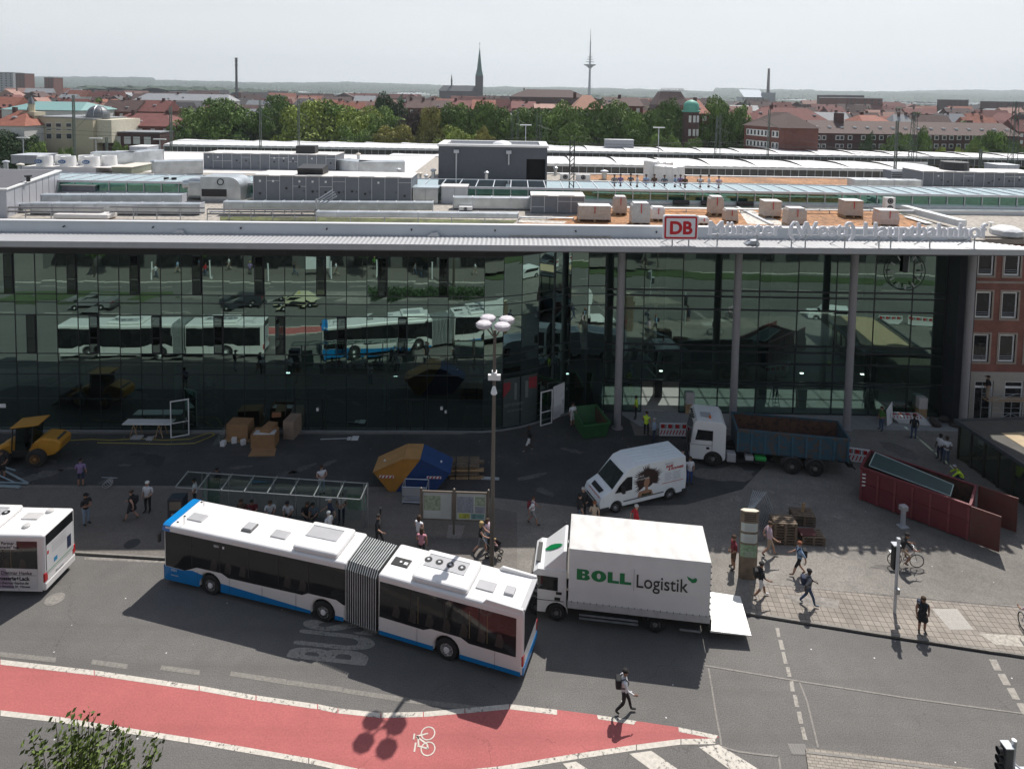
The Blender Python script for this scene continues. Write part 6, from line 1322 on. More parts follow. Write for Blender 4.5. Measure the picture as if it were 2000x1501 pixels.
text('Heizung Sanitär',.09,ink,e,(3.2,-.014,2.26),(R(90),0,0),ext=.001)
m=MB()
for i in range(7):m.box(3.2,3.6+.05*(i%3),-.013,-.011,1.72-i*.075,1.735-i*.075);m.box(3.75,4.3-.07*(i%2),-.013,-.011,1.72-i*.075,1.735-i*.075)
m.build('print_lines',mat('print_grey',(.25,.28,.32),.6),e);m=MB();m.box(3.0,4.5,-.013,-.011,1.12,1.15);m.build('print_line',pr_red,e)
t=text('PAPE & ROHWER',.17,pr_red,e,(-1.02,1.45,1.04),(R(24),0,R(-90)),off=.004,ext=.001)
spT=empty('front_print',(.80,.95,2.36),0);spT.parent=e;reg(spT,e)
m=MB();rd=random.Random(8)
for i in range(22):
 t=R(-10)+R(230)*i/22;rr_=.30*rd.uniform(.7,1.1);u,v=math.cos(t),math.sin(t)
 f=lambda a,b:(-.42+b*.62+.10,-.15-a,-.42+b*.62+.035)
 m.add([f(0,.12),f(.12*math.cos(t-.3),.12+.12*math.sin(t-.3)),f(rr_*u,.12+rr_*v),f(.12*math.cos(t+.3),.12+.12*math.sin(t+.3))],[(0,1,2,3)])
m.build('print_hair',hair,spT,fix=False)
# --- tipper truck carrying a blue container ---
e=empty('skip_loader_truck',(12.94,40.65,FZ),R(-8.8),'white three axle truck carrying a scratched blue open container','truck');TW=2.3
m=MB();pts=[(-1.45,.45),(-.62,.45)]+[(.60*math.cos(t),.45+.60*math.sin(t))for t in[PI-PI*i/10 for i in range(11)]]+[(.75,.6),(.75,2.72),(.55,2.95),(-1.05,2.98),(-1.25,2.75),(-1.45,1.5)]
m.exy(pts,0,TW);m.build('cab',cabm,e,bevel=.10,seg=3)
m=MB();overlay(m,[(-1.15,1.72),(-.05,1.72),(-.05,2.38),(-1.0,2.40)],((0,-1),(TW,1)),.008);m.build('side_window',winglass,e,fix=False)
m=MB();m.add([(-1.46,.15,1.55),(-1.46,TW-.15,1.55),(-1.28,TW-.2,2.68),(-1.28,.2,2.68)],[(0,1,2,3)]);m.build('windscreen',winglass,e,fix=False)
m=MB();m.box(-1.5,-1.42,.25,TW-.25,.75,1.35);m.box(-1.4,-.1,-.012,0,1.4,1.42);m.box(-.1,-.08,-.012,0,.7,2.4);m.box(-.45,-.25,-.02,0,1.16,1.3);m.build('cab_trim',blackp,e)
m=MB();m.box(-1.65,-1.45,-.3,-.05,1.65,2.3);m.cyl((-1.4,0,2.4),(-1.55,-.2,2.3),.03,n=6);m.build('mirror',blackp,e)
m=MB();m.box(-.75,-.1,.55,1.2,2.95,3.02);m.build('roof_hatch',hatchg,e);m=MB();m.lathe([(.08,2.97),(.08,3.12),(.03,3.18)],(-.2,.5,0),10);m.build('beacon',mat('beacon_orange',(.5,.12,.03),.3),e)
m=MB()
for i in range(4):m.cyl((-1.2,.5+.35*i,2.93),(-1.32,.5+.35*i,3.0),.07,n=8)
m.build('roof_lamp',blackp,e)
for x,s_,r_ in((0,0,.52),(4.82,0,.52),(6.2,0,.52)):
 for y,s in((.2,-1),(TW-.2,1)):wheel(e,x,y,r_,.32,s,mat('truck_rim',(.16,.15,.14),.6))
m=MB();m.box(.8,7.2,.7,.95,.75,1.05);m.box(.8,7.2,1.4,1.65,.75,1.05);m.box(.85,3.8,.1,.4,.5,.62);m.build('chassis',blackp,e)
m=MB();m.box(.85,1.4,.0,.5,.45,1.0);m.box(2.0,2.5,.1,.5,.62,.9);m.build('side_box',hatchg,e,bevel=.03);m=MB();m.box(2.6,3.3,.08,.5,.62,.92);m.build('green_bag',mat('bag_green',(.02,.3,.06),.6),e,bevel=.1)
for x in(4.82,6.2):
 for y in(-.02,TW-.38):m=MB();m.exy([(x+.64*math.cos(t),.52+.64*math.sin(t))for t in[R(10)+R(160)*i/8 for i in range(9)]]+[(x+.60*math.cos(t),.52+.60*math.sin(t))for t in[R(170)-R(160)*i/8 for i in range(9)]],y,y+.4);m.build('mudguard',mat('mud_grey',(.06,.055,.055),.7),e)
def opencontainer(P,x0,x1,y0,y1,z0,z1,mo,mi,th=.06,ribs=8,name='container',floor=.1,mr=None):
 m=MB();m.box(x0,x1,y0,y0+th,z0,z1);m.box(x0,x1,y1-th,y1,z0,z1);m.box(x0,x0+th,y0+th,y1-th,z0,z1);m.box(x1-th,x1,y0+th,y1-th,z0,z1);m.box(x0+th,x1-th,y0+th,y1-th,z0,z0+floor);c=m.build('tub',mo,P)
 m=MB();m.box(x0+th,x1-th,y0+th,y0+th+.01,z0+floor,z1-.08);m.box(x0+th,x1-th,y1-th-.01,y1-th,z0+floor,z1-.08);m.box(x0+th,x0+th+.01,y0+th+.01,y1-th-.01,z0+floor,z1-.08);m.box(x0+th+.01,x1-th-.01,y0+th+.01,y1-th-.01,z0+floor,z0+floor+.02);m.build('inner_lining',mi,c)
 m=MB()
 for i in range(ribs+1):x=x0+.06+(x1-x0-.12)*i/ribs;m.box(x-.05,x+.05,y0-.07,y0,z0,z1-.12);m.box(x-.05,x+.05,y1,y1+.07,z0,z1-.12)
 m.build('side_rib',mr or mo,c)
 m=MB();m.box(x0-.04,x1+.04,y0-.09,y0+th,z1-.12,z1+.01);m.box(x0-.04,x1+.04,y1-th,y1+.09,z1-.12,z1+.01);m.box(x0-.06,x0+th,y0+th,y1-th,z1-.12,z1+.005);m.box(x1-th,x1+.06,y0+th,y1-th,z1-.12,z1+.005);m.build('rim_bar',mo,c);return c
def worn(name,col,rust,amt=.5,sc=2.2):
 m=mat(name,col,.6);n=m.node_tree;L=n.links;b=n.nodes['Principled BSDF'];src=b.inputs['Base Color'].links[0].from_socket
 tc=n.nodes.new('ShaderNodeTexCoord');nz=n.nodes.new('ShaderNodeTexNoise');nz.inputs['Scale'].default_value=sc;nz.inputs['Detail'].default_value=8;nz.inputs['Roughness'].default_value=.75;nz.inputs['Distortion'].default_value=1.2;L.new(tc.outputs['Object'],nz.inputs['Vector'])
 r=n.nodes.new('ShaderNodeMapRange');r.inputs['From Min'].default_value=amt;r.inputs['From Max'].default_value=amt+.07;L.new(nz.outputs[0],r.inputs['Value']);mx=n.nodes.new('ShaderNodeMix');mx.data_type='RGBA';L.new(r.outputs[0],mx.inputs[0]);L.new(src,mx.inputs[6]);mx.inputs[7].default_value=(*rust,1);L.new(mx.outputs[2],b.inputs['Base Color']);return m
cblue=worn('container_blue',(.022,.075,.115),(.085,.06,.045),.50);rusty=worn('rusty_lining',(.09,.045,.03),(.04,.022,.018),.5);cred=worn('container_red',(.14,.022,.03),(.10,.035,.03),.60,1.4)
c=empty('open_container',(0,0,0));bpy.data.objects.remove(c)
ce=empty('open_container',(12.94,40.65,FZ),R(-8.8),'scratched blue open container with side ribs riding on the white truck','container');opencontainer(ce,1.45,8.15,.10,2.35,1.15,2.62,cblue,rusty,mr=mat('rib_blue',(.03,.10,.15),.6))
m=MB();m.box(8.15,8.45,.2,2.2,.75,1.0);m.cyl((8.2,.5,1.0),(8.7,.5,.5),.05,n=6);m.build('rear_hook',blackp,ce)
# --- red container with one door folded back ---
e=empty('open_container',(20.65,37.45,FZ),R(-41),'long dark red open container with its doors swung open, in front of the glass pavilion','container')
RL=5.35;cc=opencontainer(e,0,RL,0,2.35,.08,2.05,cred,rusty,ribs=6,mr=mat('rib_red',(.20,.045,.05),.6))
m=MB();m.box(0,RL,-.07,0,1.02,1.12);m.build('middle_rail',cred,cc)
m=MB();m.box(RL+.05,RL+1.35,-.06,.02,.08,2.0);m.build('open_door',worn('door_rust',(.11,.03,.026),(.09,.045,.035),.52,1.6),e)
m=MB();m.box(RL+.1,RL+1.9,2.55,2.63,.08,2.0);m.build('open_door',MC['door_rust'],e)
m=MB()
for i in range(4):m.add([(.12,-.075,.95+i*.22),(.3,-.075,1.0+i*.22),(.3,-.075,1.09+i*.22),(.12,-.075,1.04+i*.22)],[(0,1,2,3)])
m.build('warning_stripes',wpaint,e,fix=False)
pe=empty('mesh_fence_panel',(0,0,0),R(-41),'dark green mesh panel in a pale frame leaning inside the red container','mesh panel');pe.location=(20.65,37.45,FZ)
m=MB();m.add([(.3,2.1,2.15),(.3,.6,1.95),(4.4,.35,1.95),(4.4,1.45,2.1)],[(0,1,2,3)]);m.build('mesh',mat('mesh_green',(.03,.06,.06),.6),pe,fix=False)
m=MB();m.tube([(.3,2.1,2.16),(.3,.6,1.96),(4.4,.35,1.96),(4.4,1.45,2.11),(.3,2.1,2.16)],.03,6);m.build('frame',mat('frame_mint',(.30,.38,.36),.4),pe)
# --- green skip ---
e=empty('open_skip',(4.96,43.4,FZ),R(14),'small dark green open skip with a rusty inside beside the first grey column','skip');sg=worn('skip_green',(.025,.11,.035),(.06,.05,.03),.62)
m=MB()
def trough(mb,x0,x1,y0,y1,zt,dx,dy,t=.05):
 o=[(x0,y0,zt),(x1,y0,zt),(x1,y1,zt),(x0,y1,zt)];b=[(x0+dx,y0+dy,.05),(x1-dx,y0+dy,.05),(x1-dx,y1-dy,.05),(x0+dx,y1-dy,.05)];i_=[(x0+t,y0+t,zt),(x1-t,y0+t,zt),(x1-t,y1-t,zt),(x0+t,y1-t,zt)];ib=[(p[0]+(t if k in(0,3)else-t),p[1]+(t if k<2 else-t),.12)for k,p in enumerate(b)]
 mb.add(o+b+i_+ib,[(0,1,5,4),(1,2,6,5),(2,3,7,6),(3,0,4,7),(4,5,6,7),(8,12,13,9),(9,13,14,10),(10,14,15,11),(11,15,12,8),(12,15,14,13),(0,8,9,1),(1,9,10,2),(2,10,11,3),(3,11,8,0)])
trough(m,0,1.9,0,2.75,1.2,.12,.35);sk=m.build('tub',sg,e)
m=MB();m.box(-.05,1.95,-.05,.03,1.12,1.22);m.box(-.06,.03,.03,2.75,1.12,1.22);m.box(1.87,1.96,.03,2.75,1.12,1.22);m.build('rim_bar',sg,sk)
m=MB();m.add([(.07,.07,1.1),(.07,2.68,1.1),(.18,2.4,.2),(.18,.4,.2)],[(0,1,2,3)]);m.add([(1.83,.07,1.1),(1.83,2.68,1.1),(1.72,2.4,.2),(1.72,.4,.2)],[(0,1,2,3)]);m.add([(.1,2.68,1.1),(1.8,2.68,1.1),(1.7,2.4,.2),(.2,2.4,.2)],[(0,1,2,3)]);m.build('inner_lining',rusty,sk,fix=False)
# --- covered skip, half orange half blue ---
e=empty('lidded_skip',(-5.85,37.5,FZ),0,'six sided lidded skip, orange on the left and blue on the right','skip');so_=worn('skip_orange',(.42,.19,.03),(.22,.13,.07),.64);sb_=mat('skip_blue',(.012,.045,.16),.5,var=.1)
m=MB();m.exy([(-2.25,1.15),(-.5,2.0),(.5,2.0),(-.95,0.02),(-1.35,.02)],0,1.55);m.build('left_shell',so_,e)
m=MB();m.exy([(.505,2.0),(2.25,1.15),(1.35,.02),(-.945,.02)],0,1.55);m.build('right_shell',sb_,e)
lid_o=worn('lid_orange',(.40,.22,.08),(.12,.09,.06),.62)
for a,b,m_,nm in(((-2.3,1.17),(-.52,2.03),lid_o,'lid'),((-.50,2.04),(.50,2.04),lid_o,'lid'),((.52,2.03),(2.3,1.17),sb_,'lid')):
 m=MB();m.exy([a,b,(b[0],b[1]+.04),(a[0],a[1]+.04)],-.06,1.62);l=m.build(nm,m_,e)
 if abs(a[0])>1 or abs(b[0])>1:m=MB();c0=((a[0]+b[0])/2*1.2,.5,(a[1]+b[1])/2-.02);m.cyl((c0[0],.5,c0[2]),(c0[0],.5,c0[2]+.08),.06,n=10);m.build('lid_button',wpaint,l)
for x0 in(-1.9,.9):
 m=MB();m.box(x0,x0+.85,-.02,0,.86,1.0);w_=m.build('warning_plate',wpaint,e);m=MB()
 for i in range(4):x=x0+.03+i*.21;m.add([(x,-.024,.865),(x+.1,-.024,.865),(x+.17,-.024,.995),(x+.07,-.024,.995)],[(0,1,2,3)])
 m.build('red_stripe',red,w_,fix=False)
m=MB()
for x in(-1.5,-1.0,-.5,.6,1.1,1.6):m.box(x-.02,x+.02,-.03,-.0,.5,1.35)
m.build('side_rib',so_,e)if False else None
# --- wheel loader ---
e=empty('wheel_loader',(-29.47,39.3,FZ),R(8),'compact yellow wheel loader with a flat canopy roof at the left edge','wheel loader');yel=mat('loader_yellow',(.46,.22,.02),.45,var=.08);LMx=-1
for x,y,s in((0,.18,-1),(0,1.6,1),(-2.1,.18,-1),(-2.1,1.6,1)):
 h=empty('wheel',(x,y,.58));h.parent=e;reg(h,e);m=MB();m.T=Matrix.Rotation(R(90),4,'X');m.lathe([(.28,-.2),(.52,-.2),(.58,-.14),(.58,.14),(.52,.2),(.28,.2)],n=22);m.build('tyre',rubber,h)
 m=MB();m.T=Matrix.Rotation(R(90),4,'X');z=-s*.2;m.lathe([(.30,z),(.28,z*.8),(.12,z*.8),(.10,z*1.1),(.01,z*1.1)],n=18);m.build('rim',mat('rim_orange',(.34,.17,.05),.5),h)
m=MB();m.exy([(-.5,.75),(.35,.55),(.95,.66),(1.32,.95),(1.38,1.42),(1.0,1.66),(.2,1.78),(-.2,1.50)],.25,1.55);m.build('rear_hood',yel,e,bevel=.1,seg=3)
m=MB();m.exy([(.35,1.40),(1.28,1.22),(1.15,1.62),(.5,1.72)],.4,1.4);m.build('engine_cover',mat('hood_dark',(.03,.03,.032),.5),e,bevel=.05)
m=MB();m.exy([(-1.5,.6),(-.4,.6),(-.4,1.3),(-.6,1.0),(-1.5,1.0)],.35,1.45);m.build('cab_floor',blackp,e)
m=MB()
for x,y in((-1.5,.35),(-1.4,1.45),(-.35,.35),(-.35,1.45)):m.cyl((x,y,1.0),(x+.1,y,2.5),.04,n=6)
m.build('cab_post',blackp,e)
m=MB();m.exy([(-1.35,.8),(-.3,.8),(-.2,2.44),(-1.25,2.40)],.38,1.42);m.build('cab_glass',glassmat('cab_glass',(.10,.15,.14),.12,(.6,.8,.75)),e)
m=MB();m.box(-.9,-.5,.65,1.15,1.0,1.15);m.box(-.55,-.42,.65,1.15,1.1,1.7);m.build('seat',blackp,e,bevel=.05)
m=MB();m.add([(-1.5,.25,2.46),(.12,.25,2.58),(.12,1.55,2.58),(-1.5,1.55,2.46),(-1.5,.25,2.54),(.12,.25,2.66),(.12,1.55,2.66),(-1.5,1.55,2.54)],[(0,3,2,1),(4,5,6,7),(0,1,5,4),(1,2,6,5),(2,3,7,6),(3,0,4,7)]);m.build('canopy_roof',yel,e,bevel=.03)
m=MB();m.exy([(-2.7,.7),(-1.4,.8),(-1.35,1.35),(-1.8,1.5),(-2.3,1.25)],.45,1.35);m.build('front_frame',yel,e,bevel=.04)
m=MB();m.cyl((-1.6,.5,1.4),(-3.3,.5,.6),.09,n=6);m.cyl((-1.6,1.3,1.4),(-3.3,1.3,.6),.09,n=6);m.cyl((-1.8,.9,1.1),(-3.2,.9,1.0),.06,n=6);m.build('lift_arm',yel,e)
m=MB();m.exy([(-3.2,.3),(-4.0,.15),(-4.1,.2),(-3.5,.55),(-3.3,1.05),(-3.2,1.0)],-.1,1.9);m.build('bucket',mat('bucket_dark',(.06,.05,.045),.6),e)
m=MB();m.box(-.4,.0,.18,.25,.85,.92);m.cyl((-.45,.2,.8),(-.2,.2,1.5),.025,n=6);m.cyl((-.15,.2,.8),(.05,.2,1.5),.025,n=6);m.box(-.42,-.1,.17,.24,1.1,1.14);m.build('step_ladder',yel,e)
# --- cars and taxi on the far carriageway (seen reflected in the glass) ---
def car(label,x,y,rz,m_,estate=False,taxi=False,L=4.6):
 e=empty('parked_car',(x,y,0),rz,label,'car','cars on the far carriageway');b_=1.40 if estate else 1.30
 m=MB();rear=[(L-.05,.55),(L-.02,.95)]+([(L-.25,1.38),(1.7,1.45)]if estate else[(L-.5,1.02),(L-1.3,1.40),(1.85,1.42)])
 m.exy([(.05,.30),(.40,.30)]+[(.85+.36*math.cos(t),.32+.36*math.sin(t))for t in[PI-PI*i/8 for i in range(9)]]+[(3.3,.30)]+[(3.65+.36*math.cos(t),.32+.36*math.sin(t))for t in[PI-PI*i/8 for i in range(9)]]+[(L-.1,.32)]+rear+[(1.15,.95),(.15,.82),(.0,.55)],0,1.78);m.build('body',m_,e,bevel=.09,seg=3)
 m=MB();overlay(m,[(1.35,.98),(L-.75,1.0),(L-(.45 if estate else 1.35),1.32),(1.9,1.36)],((0,-1),(1.78,1)),.008);m.build('side_window',winglass,e,fix=False)
 m=MB();m.add([(1.18,.2,.98),(1.18,1.58,.98),(1.80,1.5,1.40),(1.80,.28,1.40)],[(0,1,2,3)]);m.build('windscreen',winglass,e,loc=(-.02,0,.02),fix=False)
 for wx in(.85,3.65):
  for y_,s in((.11,-1),(1.67,1)):wheel(e,wx,y_,.32,.2,s)
 for y_ in(.3,1.48):m=MB();m.ball((.06,y_,.62),.06,.16,.08);m.build('headlight',lampw,e)
 for y_ in(.2,1.58):m=MB();m.box(L-.1,L+.0,y_-.12,y_+.12,.75,.92);m.build('tail_light',lampred,e)
 if taxi:m=MB();m.box(2.1,2.25,.65,1.13,1.42,1.52);m.build('roof_sign',mat('taxi_yellow',(.6,.5,.1),.4),e)
 return e
car('silver estate car on the far carriageway seen in the glass, left',-46,16.9,0,mat('car_silver',(.35,.35,.36),.3,.5),True)
car('cream taxi with yellow roof sign on the far carriageway',-24.5,16.0,0,mat('taxi_cream',(.60,.56,.38),.3,coat=.4),False,True)
car('dark hatchback in front of the cream taxi on the far carriageway',-30.6,16.2,0,mat('car_dark',(.03,.035,.045),.3,coat=.4),True)
car('white car standing far right on the near side of the street',32,25.0,.2,white,True)
car('black car beyond the paved corner, seen in the hall glass',43,30,.5,mat('car_black',(.012,.012,.014),.25,coat=.4),False)
# ================= STREET FURNITURE AND SITE CLUTTER =================
bronze=mat('bronze_pole',(.13,.115,.10),.5,.4,var=.05)
def g(px,py):p=at(px,py,FZ);return p
# street lamp with four eight sided heads
e=empty('street_lamp',(-.86,30.9,0),0,'tall street lamp with four eight sided white heads and a camera on its pole','street lamp')
m=MB();m.cyl((0,0,0),(0,0,6),.12,.10,14);m.cyl((0,0,6),(0,0,12.4),.10,.07,14);m.lathe([(.2,0.0),(.2,.25),(.13,.3)],n=14);m.build('pole',bronze,e,smooth=True)
for i,(dx,dy)in enumerate(((-.36,.52),(.55,.36),(-.52,-.33),(.36,-.53))):
 m=MB();m.cyl((0,0,12.0),(dx,dy,12.75),.035,n=7);a_=m.build('arm',bronze,e)
 m=MB();m.lathe([(.26,12.60),(.38,12.68),(.39,12.84),(.31,12.90),(.02,12.93)],(dx,dy,0),8);m.build('lamp_head',mat('lamp_opal',(.50,.47,.49),.5,var=.03),e)
m=MB();m.box(-.3,.3,-.1,.1,9.95,10.2);m.box(-.12,.12,-.2,.2,10.2,10.35);m.build('camera_box',white,e);m=MB();m.lathe([(.02,9.75),(.08,9.7),(.16,9.4),(.1,9.33)],(0,-.25,0),12);m.build('dome_camera',wpaint,e)
# pedestrian signal on the pavement edge
e=empty('traffic_light',(17.84,28.9,FZ),0,'slim grey signal pole with a black backed head beside the cyclist','traffic light')
m=MB();m.cyl((0,0,0),(0,0,3.55),.07,n=12);m.build('pole',lgrey,e,smooth=True);m=MB();m.box(-.14,.16,.06,.32,2.0,3.15);m.build('signal_head',dark,e,bevel=.03)
m=MB();m.box(-.16,.18,.04,.34,3.15,3.2);m.box(-.07,.07,-.07,.07,3.5,3.6);m.build('head_cap',lampw,e);m=MB();m.box(-.1,.1,-.16,-.05,1.0,1.25);m.build('push_button',steel,e)
p=at(1981,1444,3.4);e=empty('traffic_light',(p.x,p.y,.09),0,'three lamp signal on a grey pole cut by the bottom right corner of the picture','traffic light')
m=MB();m.cyl((0,0,0),(0,0,3.31),.07,n=14);m.build('pole',lgrey,e,smooth=True);m=MB();m.box(-.34,-.08,-.14,.14,2.2,3.12);m.build('signal_head',mat('head_grey',(.07,.075,.08),.5),e,bevel=.03);m=MB();m.box(-.35,-.07,-.15,.15,3.12,3.15);m.build('head_cap',lampw,e)
m=MB()
for z in(2.38,2.66,2.94):m.T=Matrix.Translation((-.34,0,z))@Matrix.Rotation(R(-90),4,'Y');m.lathe([(.11,0),(.12,.16),(.10,.16),(.09,.0)],n=14)
m.T=None;m.build('lamp_hood',dark,e)
m=MB();m.box(.08,.42,-.32,.0,1.6,2.35);m.build('signal_head',dark,e,bevel=.03);m=MB();m.box(.06,.44,-.34,.02,2.35,2.39);m.cyl((.0,0,2.55),(.25,-.15,2.39),.03,n=6);m.build('bracket',lampw,e)
# bus shelter
shg=glassmat('shelter_glass',(.84,.93,.90),.07,(.8,.95,.9));ang=R(-4.6);smt=mat('shelter_steel',(.30,.32,.32),.4,.6,var=.05)
e=empty('bus_shelter',(-17.95,33.94,FZ),ang,'long glass bus shelter with seven slanting steel roof ribs','bus shelter');L_=10.15;D=1.2
m=MB();m.add([(0,0,2.30),(L_,0,2.30),(L_,D,2.45),(0,D,2.45)],[(0,1,2,3)]);m.build('roof_glass',shg,e,fix=False)
m=MB()
for i in range(9):x=L_*i/8;m.cyl((x,-.02,2.33),(x,D,2.5),.035,n=6)
m.build('roof_rib',smt,e);m=MB();m.cyl((0,0,2.30),(L_,0,2.30),.03,n=6);m.cyl((0,D,2.45),(L_,D,2.45),.03,n=6);m.build('roof_rail',smt,e)
for i in range(1,9):m=MB();x=L_*i/8-.2;m.cyl((x,D,0),(x,D,2.45),.045,n=8);m.build('post',smt,e)
m=MB();m.cyl((L_,D+.0,0),(L_,D,2.45),.05,n=8);m.cyl((.8,D,0),(.8,D,2.45),.05,n=8);m.build('end_post',smt,e)
m=MB()
for i in range(7):x=1.1+i*1.25;m.add([(x,D,.3),(x+1.2,D,.3),(x+1.2,D,2.2),(x,D,2.2)],[(0,1,2,3)])
m.build('back_glass',shg,e,fix=False)
m=MB();m.box(2.2,8.6,D-.55,D-.2,.42,.48);[m.box(x,x+.06,D-.5,D-.25,0,.42)for x in(2.4,4.4,6.4,8.4)];m.build('bench',mat('bench_dark',(.05,.05,.052),.5),e)
m=MB();m.box(L_-1.15,L_-.1,D+.01,D+.03,.9,1.75);m.box(.85,1.75,D+.01,D+.03,.5,2.0);m.build('poster_case',mat('poster_mint',(.22,.32,.28),.5,var=.3,scale=5),e)
e=empty('ticket_machine',g(343,1036),R(4),'dark blue ticket machine standing left of the bus shelter','ticket machine');m=MB();m.box(-.42,.42,0,.6,0,1.75);m.build('case',mat('machine_navy',(.02,.026,.04),.4),e,bevel=.04);m=MB();m.box(-.3,.3,-.012,0,1.15,1.6);m.build('display',mat('display_tan',(.16,.14,.11),.4),e);m=MB();m.box(-.2,.1,-.02,0,.75,.95);m.box(-.3,.0,-.02,0,.25,.3);m.build('slot',hatchg,e)
# map boards
e=empty('map_board',(-3.0,33.85,FZ),R(-1.5),'double framed city map board on three steel posts behind the bus','map board');pst=mat('post_taupe',(.18,.155,.13),.4,.5)
for x in(-1.78,0,1.84):m=MB();m.cyl((x,0,0),(x,0,2.45),.06,n=12);m.ball((x,0,2.48),.075);m.build('post',pst,e)
mapg=mat('map_green',(.24,.30,.22),.5,var=.35,scale=7);mapb=mat('map_grey',(.22,.24,.28),.5,var=.3,scale=9);mapy=mat('map_yellow',(.34,.36,.06),.5,var=.4,scale=6);paper=mat('map_paper',(.42,.46,.44),.5,var=.06)
for x0,x1 in((-1.70,-.08),(.08,1.76)):
 m=MB();m.box(x0,x1,-.04,.04,2.30,2.38);m.box(x0,x1,-.04,.04,.78,.84);m.box(x0,x0+.05,-.04,.04,.84,2.30);m.box(x1-.05,x1,-.04,.04,.84,2.30);f=m.build('board_frame',pst,e)
 m=MB();m.box(x0+.05,x1-.05,-.01,.02,.84,2.30);m.build('map_sheet',paper,f)
def patch(x0,x1,z0,z1,m_,n='map_field'):m=MB();m.box(x0,x1,-.016,-.011,z0,z1);m.build(n,m_,e)
patch(-1.62,-.72,1.3,2.12,mapg);patch(.16,1.05,1.22,2.12,mapb);patch(1.12,1.66,1.62,2.12,mapg);patch(1.12,1.66,1.22,1.58,mapb);patch(.26,.85,.90,1.18,mapy);patch(.92,1.62,.90,1.18,mat('map_teal',(.12,.24,.24),.5,var=.4,scale=6))
m=MB()
for i in range(9):m.box(-.66+i*.06,-.645+i*.06,-.018,-.012,.95,2.12)
m.box(-1.6,-.2,-.018,-.012,2.18,2.24);m.box(.2,1.6,-.018,-.012,2.18,2.24);m.build('index_lines',hatchg,e)
psheet('sign_footing',seam_m,[(876,1024),(908,1026),(900,1052),(872,1050)],FZ+.014)
# information pillar
e=empty('information_pillar',(11.75,30.95,FZ),R(-6),'brown concrete information pillar with white and green notices behind the tail lift','information pillar');cb=mat('pillar_stone',(.17,.13,.095),.8,var=.25,scale=3,bump=.3)
m=MB();m.prism([(-.44,-.0),(-.25,-.1),(.25,-.1),(.44,0),(.25,.12),(-.25,.12)],0,3.45);m.build('pillar',cb,e);m=MB();m.prism([(-.45,0),(-.26,-.11),(.26,-.11),(.45,0),(.26,.13),(-.26,.13)],3.45,3.49);m.build('top_cap',mat('cap_cream',(.62,.55,.42),.6),e)
for z0,z1,m_ in((2.45,2.88,paper),(1.88,2.33,paper),(1.15,1.78,mat('notice_green',(.20,.30,.19),.5,var=.3,scale=8))):
 m=MB();m.prism([(-.40,-.03),(-.25,-.115),(.25,-.115),(.40,-.03),(.25,-.105),(-.25,-.105)],z0,z1);n_=m.build('notice',m_,e)
 m=MB();[m.box(-.2,.2,-.12,-.116,z0+.08+k*.09,z0+.11+k*.09)for k in range(3)];m.build('print_lines',hatchg,n_)
m=MB();[m.box(-.28,.28,-.112,-.1,3.0+.1*k,3.03+.1*k)for k in range(4)];m.build('engraved_lines',blackp,e)
# small electric post
e=empty('power_post',g(1763,1028),R(10),'short grey electric post with a box head before the red container','power post');m=MB();m.box(-.1,.1,-.08,.08,0,.95);m.build('post',lgrey,e);m=MB();m.box(-.19,.19,-.14,.16,.95,1.22);m.build('box_head',hatchg,e,bevel=.02);m=MB();m.box(-.25,.25,-.2,.2,0,.06);m.build('foot',lgrey,e)
e=empty('bollard',g(743,1030),0,'thin dark bollard post behind the bus bellows','bollard');m=MB();m.cyl((0,0,0),(0,0,1.1),.04,n=8);m.build('post',dark,e);m=MB();m.cyl((0,0,1.1),(0,0,1.14),.05,n=8);m.build('cap',steel,e)
# pallets
def pal(x,y,z,rz,label,n=1,grp='wooden pallets stacked by the information pillar'):
 for k in range(n):
  o=empty('wooden_pallet',(x,y,z+k*.15),rz+(k%3-1)*.02,label%(ORDP[k]if '%' in label else '')if '%' in label else label,'pallet',grp)
  m=MB();[m.box(-.6,.6,-.4+i*.17,-.28+i*.17,.12,.145)for i in range(5)];m.build('deck',oldwood,o)
  m=MB();[m.box(x0,x0+.12,y0,y0+.12,.02,.12)for x0 in(-.6,-.06,.48)for y0 in(-.4,-.06,.28)];m.build('block',oldwood,o);m=MB();[m.box(-.6,.6,y0,y0+.1,0,.02)for y0 in(-.4,-.05,.3)];m.build('runner',oldwood,o)
ORDP=['lowest','second','third','fourth','fifth','sixth','seventh','topmost']
p=g(1535,1066);pal(p.x,p.y+.45,FZ,R(-2),'wooden pallet, %s of the tall stack beside the leaning fences',8)
p=g(1590,1068);pal(p.x+.05,p.y+.5,FZ,R(-4),'wooden pallet, %s of the low stack right of the tall one',3)
p=g(1580,1040);pal(p.x,p.y+.9,FZ,R(-4),'dark wooden pallet, %s of the pile behind the low stack',4)
m=MB();m.box(-.5,.35,-.3,.3,0,.04);tag(m.build('maroon_board',mat('maroon_board',(.10,.025,.025),.6),loc=(g(1590,1068).x-.1,g(1590,1068).y+.5,FZ+.455)),'maroon board lying on the low pallet stack','board')
m=MB();m.box(-.06,.06,-.06,.06,0,.5);tag(m.build('timber_post',wood,loc=(g(1580,1040).x,g(1580,1040).y+.9,FZ+.61),rot=(0,.15,0)),'upright timber offcut standing on the dark pallet pile','timber')
